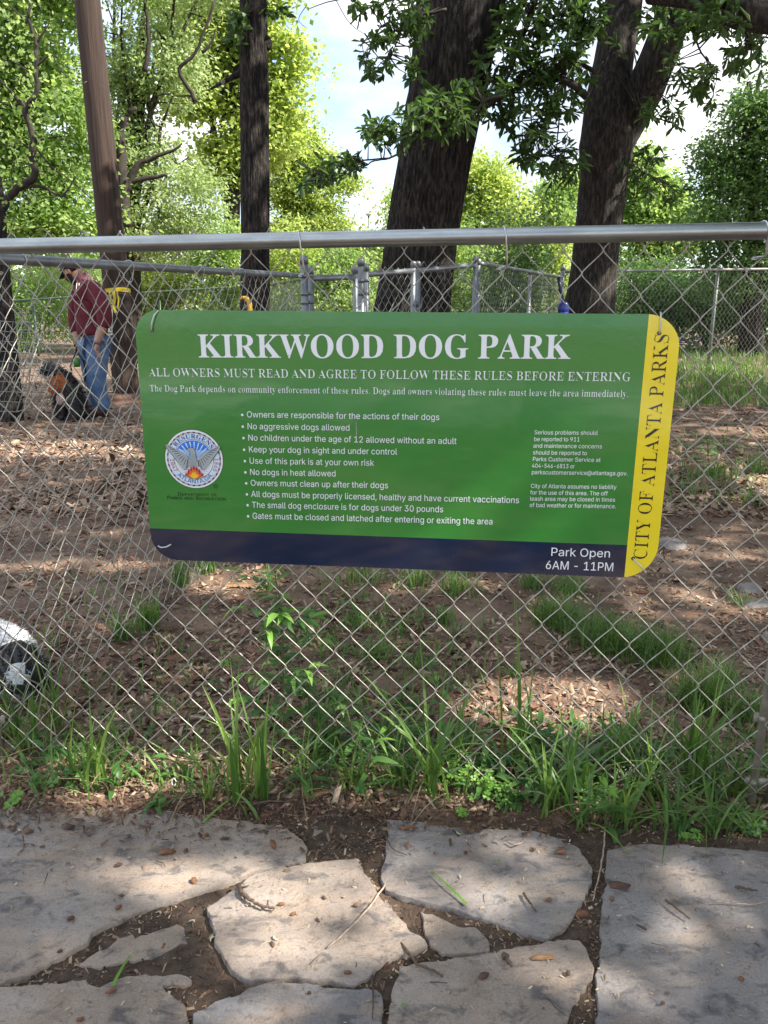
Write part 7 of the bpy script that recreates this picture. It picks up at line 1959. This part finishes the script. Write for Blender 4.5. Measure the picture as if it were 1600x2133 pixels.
# pale torn catkin scraps
for i, (px, py, lab) in enumerate(((330, 1925, 'white curled husk in the left soil joint'), (447, 1980, 'pale curled grub shaped husk at the left rim of the central slab'), (577, 1953, 'white husk on the central slab'), (1287, 1905, 'pale torn husk on the right slab'), (1495, 1905, 'small white splash mark husk on the right slab'), (400, 2005 - 60, 'white seed scrap beside the small left stone'), (1260, 1832, 'pink white petal scrap in the right joint'), (957, 1735, 'cream dead leaf scrap at the back of the grey slab'))):
    p = gtop(px, py); mb = MB()
    mb.tube([(0.006 * math.cos(t), .006 * math.sin(t), .002 + .001 * math.sin(t * 2)) for t in (0, .5, 1, 1.5, 2, 2.5)], [.0008, .0018, .0022, .002, .0015, .0006], 6, flat=.5)
    o = mb.build('seed_husk', M['flower'], None, smooth=True); o.location = p; o.rotation_euler = (0, 0, i * 1.3); tag(o, lab, 'seed husk')
# white plastic ring on the mulch
p = gtop(363, 1637); mb = MB()
mb.tube([(.005 * math.cos(R(t)), .002 * math.sin(R(t)), .008 + .008 * math.sin(R(t))) for t in range(0, 331, 22)], .0009, 6)
o = mb.build('plastic_ring', M['s_white'], None, smooth=True); o.location = p; tag(o, 'small white plastic ring standing in the mulch left of centre', 'ring')
# big curled dead leaves one can point at
for i, (px, py, L_, lab) in enumerate(((1490 / 2.667 + 400 - 220, 1286, .07, 'pink brown lobed dead leaf right of the tall weed'), (215, 1400, .06, 'big curled brown leaf left of centre by the side fence'), (370, 1380, .075, 'broad folded tan leaf in the left litter'), (415, 1365, .07, 'long brown dead leaf above the tiny sprouts'), (130, 1535, .06, 'reddish dead leaf in the left grass'),
        (430, 1185, .08, 'sunlit tan dead leaf under the navy corner'), (540, 1190, .07, 'sunlit pink dead leaf right under the navy band'), (1375, 1412, .05, 'pale pink dead leaf behind the right fine mound'), (385, 1595, .04, 'orange brown leaf tucked beneath the mesh foot'), (1120, 1395, .04, 'upright tan dead leaf over the bright bare patch'), (340, 1250, .07, 'grey brown upright leaf at the side fence foot'))):
    p = gpt(px, py); V, F = dead_leaf_geo(L_, L_ * .55, .3, 900 + i); mb = MB(); mb.add(V, F, r=.2 + .06 * i)
    o = mb.build('dead_leaf', M['litter'], None, smooth=True); o.location = p + Vector((0, 0, .012)); o.rotation_euler = (random.gauss(0, .3), random.gauss(0, .3), i * 1.7); tag(o, lab, 'dead leaf')
# grey rocks half sunk in the mulch
def rock(px, py, wx, wy, h, lab, m='stone'):
    p = gpt(px, py); z = zdepth(p); rx = wx * z / FPX / 2
    mb = MB(); V = []; F = []
    n, mrg = 22, 6
    for i in range(mrg):
        for k in range(n):
            a = 2 * math.pi * k / n; rr = (1 - (i / (mrg - 1)) ** 1.5 * .999) * (1 + .25 * noise.noise(Vector((math.cos(a) * 1.5, math.sin(a) * 1.5, px))))
            V.append((rx * rr * math.cos(a), wy * rr * math.sin(a), -.02 + (h + .02) * (1 - rr ** 4) ** .5 * 1.0 + .006 * noise.noise(Vector((rr * 4 * math.cos(a), rr * 4 * math.sin(a), px))) if rr < 1 else -.02))
    F = [(i * n + k, i * n + (k + 1) % n, (i + 1) * n + (k + 1) % n, (i + 1) * n + k) for i in range(mrg - 1) for k in range(n)]
    mb.add(V, F); o = mb.build('rock', M[m], None, smooth=True); o.location = p; o['blue'] = 1.0
    return tag(o, lab, 'rock')
rock(1400, 1132, 62, .12, .012, 'flat grey rock touching the rounded sign corner')
rock(1562, 1228, 56, .06, .02, 'pale grey rock in the right mulch, upper of two')
rock(1575, 1262, 80, .05, .02, 'pale grey rock in the right mulch, lower of two')
rock(1597, 1335, 20, .03, .03, 'small round rock at the right edge')
rock(1528, 684, 45, .3, .28, 'white rock beyond the right fence in the shade')
# grass fringe in the path joints is left bare, as in the place
# ------------------------------------------------------------------ figures
def skin(name, V, E, Rd, m, parent, root=0, sub=2, flat=None):
    me = bpy.data.meshes.new(name); me.from_pydata([tuple(v) for v in V], E, [])
    o = bpy.data.objects.new(name, me); COL.objects.link(o)
    sk = o.modifiers.new('s', 'SKIN'); sk.use_smooth_shade = True
    for i, v in enumerate(me.skin_vertices[0].data):
        r = Rd[i]; v.radius = (r, r) if not isinstance(r, tuple) else r
        v.use_root = (i == root)
    ss = o.modifiers.new('u', 'SUBSURF'); ss.levels = ss.render_levels = sub
    dg = bpy.context.evaluated_depsgraph_get(); dg.update()
    nm = bpy.data.meshes.new_from_object(o.evaluated_get(dg))
    bpy.data.objects.remove(o)
    nm.materials.clear(); nm.materials.append(m)
    for p in nm.polygons: p.use_smooth = True
    q = bpy.data.objects.new(name, nm); link(q, parent)
    return q
def ellipsoid(mb, c, r, rot=None, nu=16, nv=10, fn=None):
    V = []; F = []
    for i in range(nv + 1):
        th = math.pi * i / nv
        for k in range(nu):
            ph = 2 * math.pi * k / nu
            p = Vector((r[0] * math.sin(th) * math.cos(ph), r[1] * math.sin(th) * math.sin(ph), r[2] * math.cos(th)))
            if fn: p = fn(p)
            if rot is not None: p = rot @ p
            V.append(tuple(p + Vector(c)))
    for i in range(nv):
        for k in range(nu): F.append((i * nu + k, (i + 1) * nu + k, (i + 1) * nu + (k + 1) % nu, i * nu + (k + 1) % nu))
    mb.add(V, F)
M['skin'] = mat('skin', (0.46, 0.25, 0.18), .5, col2=(.40, .20, .14), scale=20)
M['maroon'] = mat('maroon_fleece', (0.105, 0.012, 0.022), .95, col2=(.15, .022, .036), scale=18, bump=.5, bscale=12, bdist=.02)
M['collar'] = mat('collar_fleece', (0.17, 0.055, 0.075), .95, col2=(.22, .08, .10), scale=30)
M['denim'] = mat('denim', (0.060, 0.125, 0.25), .85, col2=(.13, .23, .40), scale=9, bump=.5, bscale=14, bdist=.015)
M['boot'] = mat('boot', (0.055, 0.024, 0.018), .5, col2=(.09, .045, .035), scale=20)
M['black'] = mat('black_cloth', (0.015, 0.015, 0.018), .7)
M['beard'] = mat('beard', (0.018, 0.011, 0.008), .9)
M['fur_black'] = mat('fur_black', (0.012, 0.012, 0.014), .55, col2=(.028, .026, .026), scale=20)
M['fur_white'] = mat('fur_white', (0.72, 0.74, 0.76), .8, col2=(.50, .51, .52), scale=12)
M['fur_pink'] = mat('fur_pink', (0.40, 0.28, 0.27), .8)
M['orange'] = mat('orange_cloth', (0.42, 0.12, 0.03), .8, col2=(.30, .08, .02), scale=30)

YM = 8.05
mf = gpt(212, 872); mf.y = YM; mf.z = terr(mf.x, YM)
man = empty('person', mf, 'man in maroon pullover and blue jeans looking down at the black dog', 'person')
def A(px, py, dy=0.0): return at(px, py, YM + dy) - mf
def foot(px, dy):
    p = A(px, 868, dy); p.z = .035; return p
# body: one continuous figure
BV = [A(194, 704), A(191, 668), A(185, 628), A(180, 600), A(171, 588), A(164, 578),              # pelvis .. neck, head base
      A(200, 604, -.17), A(214, 640, -.22), A(220, 668, -.22), A(208, 695, -.26), A(201, 716, -.28),   # near arm: shoulder, mid, elbow, forearm, wrist
      A(170, 600, .16), A(158, 640, .20), A(156, 670, .20), A(160, 700, .14), A(162, 716, .12),      # far arm
      A(203, 715, -.09), A(200, 790, -.13), A(218, 850, -.08), foot(218, -.08), foot(196, -.13),    # near leg, heel, toe
      A(186, 715, .09), A(193, 790, .10), A(208, 848, .14), foot(207, .14), foot(186, .10)]
BE = [(0, 1), (1, 2), (2, 3), (3, 4), (4, 5), (3, 6), (6, 7), (7, 8), (8, 9), (9, 10), (3, 11), (11, 12), (12, 13), (13, 14), (14, 15), (0, 16), (16, 17), (17, 18), (18, 19), (19, 20), (0, 21), (21, 22), (22, 23), (23, 24), (24, 25)]
BR = [.085, .085, .095, .070, .062, .066, .052, .048, .046, .046, .034, .050, .044, .042, .040, .030, .065, .050, .040, .034, .028, .065, .050, .040, .034, .028]
body = skin('body', BV, BE, BR, M['skin'], man)
# head
mb = MB()
hd = Matrix.Rotation(R(-10), 3, 'Z') @ Matrix.Rotation(R(-32), 3, 'Y')
HC = A(152, 566)
def headshape(p):
    x, y, z = p     # -x is the face
    if z < 0: y *= 1 - .25 * (-z / .12); x *= 1 - .10 * (-z / .12)
    if x < -.05 and abs(y) < .018 and -.035 < z < .02: x -= .022 * (1 - abs(y) / .018) * (1 if z < 0 else 1 - z / .02)     # nose
    if x < -.05 and abs(abs(y) - .032) < .016 and .0 < z < .03: x += .010   # eye sockets
    if x < -.05 and .03 < z < .045: x -= .005
    return Vector((x, y, z))
ellipsoid(mb, HC, (.098, .076, .120), hd, 32, 24, headshape)
for sy in (-1, 1):
    ellipsoid(mb, HC + hd @ Vector((.008, sy * .076, -.005)), (.018, .010, .030), hd, 8, 6)
head = mb.build('head', M['skin'], man, smooth=True)
mb = MB()
for sy in (-1, 1): ellipsoid(mb, HC + hd @ Vector((-.084, sy * .032, .012)), (.010, .012, .007), hd, 8, 6)
mb.build('eyes', M['black'], head, smooth=True)
mb = MB(); ellipsoid(mb, HC + hd @ Vector((-.094, 0, -.052)), (.008, .024, .006), hd, 8, 6); mb.build('mouth', mat('lips', (.30, .10, .09), .5), head, smooth=True)
mb = MB()
def beardf(p):
    return Vector((min(p.x, .01 + p.z * .1), p.y, min(p.z, -.02 + (.028 if abs(p.y) > .055 else 0))))
ellipsoid(mb, HC + hd @ Vector((-.004, 0, -.012)), (.101, .074, .125), hd, 24, 16, beardf)
mb.build('beard', M['beard'], head, smooth=True)
mb = MB(); ellipsoid(mb, HC + hd @ Vector((.018, 0, .012)), (.092, .082, .112), hd, 20, 12, lambda p: Vector((max(p.x, -.03), p.y, max(p.z, -.035)))); mb.build('hair', M['beard'], head, smooth=True)
mb = MB(); ellipsoid(mb, HC + hd @ Vector((.004, 0, .045)), (.108, .088, .092), hd, 24, 12, lambda p: Vector((p.x, p.y, max(p.z, -.002))))
V = []
for i in range(9):
    a = R(-60 + 120 * i / 8)
    for (rr, zz) in ((.085, .046), (.165, .028), (.165, .022), (.085, .038)):
        V.append(tuple(HC + hd @ Vector((-rr * math.cos(a) ** .5 if rr > .1 else -rr * math.cos(a), .085 * math.sin(a), zz))))
mb.add(V, [(i * 4 + j, i * 4 + (j + 1) % 4, (i + 1) * 4 + (j + 1) % 4, (i + 1) * 4 + j) for i in range(8) for j in range(4)])
cap = mb.build('cap', M['black'], man, smooth=True)
mb = MB(); mb.box(HC + hd @ Vector((-.100, 0, .085)), .012, .05, .025, hd); mb.build('cap_patch', mat('cap_patch', (.6, .35, .28), .7), cap)
# pullover, slightly proud of the body
sw = skin('pullover', [A(194, 706), A(192, 685), A(190, 655), A(184, 622), A(180, 602), A(202, 607, -.17), A(214, 640, -.22), A(220, 668, -.22), A(213, 686, -.245),
     A(169, 603, .16), A(158, 640, .20), A(156, 668, .20), A(159, 695, .15)],
     [(0, 1), (1, 2), (2, 3), (3, 4), (4, 5), (5, 6), (6, 7), (7, 8), (4, 9), (9, 10), (10, 11), (11, 12)],
     [(.165, .160), (.168, .155), (.165, .150), (.165, .150), (.125, .12), .095, .088, .082, .062, .09, .082, .076, .06], M['maroon'], man)
mb = MB()
mb.tube([A(183, 596), A(178, 586), A(172, 578), A(169, 573)], [.088, .080, .070, .072], 20, caps=False)
mb.build('collar', M['collar'], sw, smooth=True)
mb = MB()
for dx in (0, 5): mb.tube([A(160 + dx, 590, -.10), A(159 + dx, 604, -.14), A(158 + dx * .8, 616, -.14)], .004, 5)
mb.build('drawstring', M['tie'], sw)
skin('jeans', [A(194, 702), A(204, 722, -.09), A(203, 760, -.12), A(201, 795, -.13), A(210, 830, -.10), A(219, 858, -.08), A(186, 722, .09), A(189, 760, .10), A(194, 795, .10), A(201, 830, .13), A(208, 855, .14)],
     [(0, 1), (1, 2), (2, 3), (3, 4), (4, 5), (0, 6), (6, 7), (7, 8), (8, 9), (9, 10)],
     [(.150, .145), .125, .110, .096, .090, .088, .125, .110, .096, .088, .084], M['denim'], man)
for dy, hx_ in ((-.08, 218), (.14, 207)):
    h = foot(hx_, dy); t = h + Vector((-.20, -.05 if dy < 0 else -.03, 0))
    mb = MB(); ellipsoid(mb, h.lerp(t, .45) + Vector((0, 0, .015)), (.150, .052, .052), Matrix.Rotation(R(-166 if dy < 0 else -171), 3, 'Z'), 18, 10, lambda p: Vector((p.x, p.y, max(p.z * (1.25 if p.x < 0 else .85), -.045))))
    sh = mb.build('shoe', M['boot'], man, smooth=True)
    mb = MB(); ellipsoid(mb, h.lerp(t, .45) + Vector((0, 0, -.03)), (.155, .056, .014), Matrix.Rotation(R(-166 if dy < 0 else -171), 3, 'Z'), 18, 6); mb.build('sole', M['black'], sh, smooth=True)
# hands: palm with five bent fingers, part of the continuous skin figure's look
def hand(w, d, side, sc=1.0, name='hand'):
    d = d.normalized(); s = Vector((0, side, 0)); s = (s - d * s.dot(d)).normalized(); n = d.cross(s)
    V = [w, w + d * .035 * sc, w + d * .075 * sc]; E = [(0, 1), (1, 2)]; Rr = [.024 * sc, (.036 * sc, .020 * sc), (.036 * sc, .018 * sc)]
    q = skin(name, V, E, Rr, M['skin'], body, sub=1)
    for k, (o_, L) in enumerate(((-.030, .062), (-.010, .072), (.010, .068), (.028, .054))):
        b_ = w + d * .075 * sc + s * o_ * sc
        c1 = b_ + d * L * .45 * sc + n * .008 * sc; c2 = c1 + (d * .7 + n * .7) * L * .33 * sc; c3 = c2 + (d * .2 + n * .95) * L * .28 * sc
        skin('finger', [b_ - d * .02, b_, c1, c2, c3], [(0, 1), (1, 2), (2, 3), (3, 4)], [.010 * sc, .0095 * sc, .009 * sc, .008 * sc, .007 * sc], M['skin'], q, sub=1)
    b_ = w + d * .03 * sc - s * .030 * sc * side
    skin('thumb', [w + d * .02, b_, b_ + (d * .6 - s * side * .6) * .04 * sc, b_ + (d * .95 - s * side * .4 + n * .3) * .065 * sc], [(0, 1), (1, 2), (2, 3)], [.014 * sc, .012 * sc, .011 * sc, .009 * sc], M['skin'], q, sub=1)
hand(BV[10], Vector((-.02, 0, -1)), 1)
hand(BV[15], Vector((-.05, 0, -1)), -1)
# leash held in the far hand
ls = A(160, 726, .10) + mf
mb = MB(); base_l = ls
pts = [A(160, 722, .06), A(157, 738, 0), A(152, 752, -.02), A(147, 764, -.04), A(149, 775, -.05), A(146, 800, -.05), A(136, 806, -.05)]
pts = [p + mf - base_l for p in pts]
mb.tube(pts, .012, 8, flat=.4)
o = mb.build('leash', M['black'], None, smooth=True); o.location = base_l; tag(o, 'black strap leash hanging from the far hand of the man', 'leash')
mb = MB()
pts = [A(163, 738, .02), A(174, 752, -.02), A(179, 775, -.05), A(177, 795, -.05)]
mb.tube([p + mf - base_l for p in pts], .010, 8, flat=.4); mb.build('loose_end', M['black'], o, smooth=True)
mb = MB(); gp = A(160, 756, -.16); mb.tube([gp + Vector((0, 0, .05)), gp + Vector((0, 0, .035)), gp, gp + Vector((0, 0, -.04))], [.012, .035, .036, .028], 10)
o2 = mb.build('bag_dispenser', mat('green_plastic', (.05, .22, .03), .4), o, smooth=True)
o2.location = mf - base_l

def fur(o_src, n, L, W, colf, parent, droop=.3, name='fur'):
    """short strands standing on a body, real thin faces; colf picks the material index"""
    me = o_src.data
    P = np.zeros(len(me.vertices) * 3, np.float32); me.vertices.foreach_get('co', P); P = P.reshape(-1, 3)
    polys = [tuple(p.vertices) for p in me.polygons]; ar = np.array([p.area for p in me.polygons]); cs = np.cumsum(ar) / ar.sum()
    nr = [p.normal.copy() for p in me.polygons]
    res = {}
    for i in range(n):
        k = int(np.searchsorted(cs, random.random())); f = polys[min(k, len(polys) - 1)]
        w = [random.random() for _ in f]; sw_ = sum(w); p = sum((Vector(P[j]) * (a / sw_) for j, a in zip(f, w)), Vector())
        nn = nr[min(k, len(polys) - 1)]
        d = (nn + Vector((random.gauss(0, .45), random.gauss(0, .45), random.gauss(0, .3) - droop))).normalized()
        l = L * random.uniform(.6, 1.3); s = d.orthogonal().normalized() * W * .5
        if random.random() < .5: s = d.cross(s).normalized() * W * .5
        m1 = p + d * l * .55; e = p + d * l + Vector((0, 0, -l * .35))
        mi = colf(p)
        res.setdefault(mi, MB()).add([tuple(p - s), tuple(p + s), tuple(m1 + s * .8), tuple(m1 - s * .8), tuple(e)], [(0, 1, 2, 3), (3, 2, 4)])
    for mi, mb_ in res.items():
        q = mb_.build(name, mi, parent)
        q['kind'] = 'stuff'

# black dog sitting by the man: faces left, back towards him
YD = 7.75
db = gpt(150, 876); db.y = YD; db.z = terr(db.x, YD)
dog = empty('dog', db, 'black dog with orange harness sitting at the feet of the man', 'dog')
def D_(px, py, dy=0.0): return at(px, py, YD + dy) - db
g0 = lambda px, dy: Vector((D_(px, 870, dy).x, dy, .03))
DV = [D_(158, 850), D_(148, 820), D_(136, 792), D_(120, 775), D_(106, 768), D_(92, 772), D_(84, 778),     # rump, back, shoulder, neck, head, muzzle
      D_(128, 830, -.09), g0(132, -.10), g0(122, -.12), D_(122, 828, .07), g0(124, .08), g0(114, .06),
      D_(150, 850, -.12), g0(160, -.14), g0(140, -.15), D_(158, 852, .10), g0(162, .12), g0(145, .12),
      g0(178, .02) + Vector((0, 0, .02)), g0(196, .0) + Vector((0, 0, .01))]
DE = [(0, 1), (1, 2), (2, 3), (3, 4), (4, 5), (5, 6), (2, 7), (7, 8), (8, 9), (2, 10), (10, 11), (11, 12), (0, 13), (13, 14), (14, 15), (0, 16), (16, 17), (17, 18), (0, 19), (19, 20)]
DR = [.135, .125, .110, .075, .080, .048, .034, .055, .032, .034, .055, .032, .034, .085, .045, .035, .085, .045, .035, .04, .018]
dbody = skin('body', DV, DE, DR, M['fur_black'], dog)
fur(dbody, 2600, .045, .006, lambda p: M['fur_black'], dbody)
for dy in (-.07, .07):
    mb = MB(); c = D_(110, 762, dy); mb.tube([c, c + Vector((.02, dy * .3, -.04)), c + Vector((.03, dy * .3, -.11))], [.03, .034, .012], 8, flat=.4)
    mb.build('ear', M['fur_black'], dog, smooth=True)
mb = MB(); ellipsoid(mb, D_(81, 779), (.018, .018, .014)); mb.build('nose', M['black'], dog, smooth=True)
hv = D_(126, 806); ax = (D_(138, 788) - D_(112, 822)).normalized()
mb = MB()
mb.tube([D_(142, 783) , D_(134, 793), D_(125, 808), D_(117, 820)], [.115, .128, .128, .10], 18, caps=False); hs_ = mb.build('harness', M['orange'], dog, smooth=True)
mb = MB(); ellipsoid(mb, D_(126, 832, -.15), (.045, .02, .06)); mb.build('chest_patch', M['fur_pink'], dog, smooth=True)

# small black and white dog nosing the ground by the near fence
wb = Vector((-1.10, 2.1, 0)); wb.z = terr(wb.x, wb.y)
wd = empty('dog', wb, 'fluffy white dog with black head sniffing the ground behind the mesh at lower left', 'dog')
def W_(x, y, z): return Vector((x, y, z))
q2 = lambda x, y, Y: at(x, y, Y) - wb
hc = q2(38, 1400, 1.99)
gz = lambda v: Vector((v.x, v.y, .02))
WV = [q2(-85, 1335, 2.26), q2(-35, 1338, 2.19), q2(10, 1352, 2.11), q2(28, 1378, 2.05), hc, q2(40, 1428, 1.955), q2(36, 1450, 1.94),
      q2(-5, 1430, 2.04), gz(q2(-5, 1440, 2.02)), q2(70, 1430, 2.06), gz(q2(76, 1440, 2.03)), q2(-110, 1400, 2.2), gz(q2(-110, 1420, 2.2)), q2(-60, 1400, 2.26), gz(q2(-60, 1420, 2.26)),
      q2(-120, 1290, 2.28), q2(-135, 1260, 2.3)]
WE = [(0, 1), (1, 2), (2, 3), (3, 4), (4, 5), (5, 6), (2, 7), (7, 8), (2, 9), (9, 10), (0, 11), (11, 12), (0, 13), (13, 14), (0, 15), (15, 16)]
WR = [.080, .085, .082, .060, .068, .036, .028, .034, .026, .036, .026, .042, .026, .042, .026, .03, .022]
wbody = skin('body', WV, WE, WR, M['fur_white'], wd)
hloc = hc
cdir = (Vector((-.02, -.1, CAM_H)) - wb - hc).normalized()
wbody.data.materials.append(M['fur_black'])
for p_ in wbody.data.polygons:
    if (p_.center - hloc).length < .110 and (p_.center - hloc).normalized().dot(cdir) < .86: p_.material_index = 1
def coat(p):
    d = (p - hloc)
    if d.length < .116:
        if d.length > 1e-4 and d.normalized().dot(cdir) + .08 * noise.noise(p * 40) > .84: return M['fur_white']
        if d.y < -.035 and p.z < hloc.z - .035: return M['fur_grey']
        return M['fur_black']
    if noise.noise(p * 11) > .52: return M['fur_pink']
    return M['fur_white']
M['fur_grey'] = mat('fur_grey', (.30, .29, .28), .8)
fur(wbody, 20000, .015, .0016, coat, wbody, droop=.25)
for sx in (-1, 1):
    c = hc + Vector((sx * .052 - .01, .01, .035))
    ear = skin('ear', [c, c + Vector((sx * .018, -.006, -.012)), c + Vector((sx * .028, -.012, -.05)), c + Vector((sx * .028, -.014, -.075))], [(0, 1), (1, 2), (2, 3)], [(.022, .010), (.030, .010), (.030, .009), (.014, .006)], M['fur_black'], wd, sub=1)
    fur(ear, 1500, .014, .0016, lambda p: M['fur_black'], ear, droop=.6)
mb = MB(); ellipsoid(mb, hc + Vector((-.017, -.107, -.047)), (.013, .010, .010)); mb.build('nose', M['black'], wd, smooth=True)

# folding wire pen panels left of the man
def pen(corners, nx_, nz_, lab, r=.0035):
    """a welded wire panel given by four picture corners and depths: bl, br, tr, tl"""
    C = [at(x, y, Y) for x, y, Y in corners]
    b0_ = C[0].copy(); C = [c - b0_ for c in C]
    root = empty('wire_pen_panel', b0_, lab, 'wire panel', 'folding pen panels left of the man')
    def P(u, v): return C[0].lerp(C[1], u).lerp(C[3].lerp(C[2], u), v)
    mb = MB(); mb.tube([P(0, 0), P(1, 0), P(1, 1), P(0, 1), P(0, 0)], r * 1.7, 6); mb.build('frame', M['wire_far'], root)
    for i in range(1, nx_):
        mb = MB(); mb.tube([P(i / nx_, 0), P(i / nx_, 1)], r, 5); mb.build('bar', M['wire_far'], root)
    for i in range(1, nz_):
        mb = MB(); mb.tube([P(0, i / nz_) + Vector((0, -.005, 0)), P(1, i / nz_) + Vector((0, -.005, 0))], r, 5); mb.build('bar', M['wire_far'], root)
pen([(-50, 855, 7.2), (35, 858, 7.1), (92, 675, 7.3), (-10, 668, 7.5)], 8, 9, 'upright wire pen panel leaning at the far left')
pen([(35, 858, 7.1), (105, 838, 7.5), (135, 770, 7.7), (70, 742, 7.3)], 7, 6, 'low wire pen panel standing before the black dog')
pen([(-60, 800, 8.2), (60, 800, 8.4), (78, 655, 8.5), (-60, 655, 8.3)], 9, 9, 'rear wire pen panel against the dark trunk at left')

# yellow hook and the blue ball thrower
p = at(514, 634, 6.6)
yh = empty('play_hook', p, 'yellow curved plastic piece peeking over the sign before the slim trunk', 'yellow hook')
mb = MB(); mb.tube([Vector((-.055, 0, .035)), Vector((-.035, 0, .055)), Vector((-.005, 0, .052)), Vector((.02, 0, .025)), Vector((.027, 0, -.02)), Vector((.028, 0, -.3))], [.008, .022, .030, .034, .033, .033], 14, flat=.6)
mb.build('arm', mat('yellow_plastic', (.62, .38, .03), .45), yh, smooth=True)
Yv = 7.15
p = at(1172, 640, Yv)
bt = empty('ball_thrower', Vector((p.x, p.y, terr(p.x, p.y))), 'dark blue long handled scoop leaning on the forked trunk', 'scoop')
q = lambda x, y: at(x, y, Yv) - bt.location
mb = MB(); mb.tube([q(1163, 577), q(1168, 605), q(1176, 640), q(1178, 700)], [.014, .017, .014, .014], 10); mb.build('handle', mat('navy_plastic', (.01, .014, .05), .35), bt, smooth=True)
mb = MB(); ellipsoid(mb, q(1174, 643), (.055, .045, .07)); mb.tube([q(1174, 650), q(1172, 720), q(1172, 800)], [.05, .045, .02], 14); mb.build('bin', mat('blue_plastic', (.02, .035, .20), .3, bump=.1), bt, smooth=True)
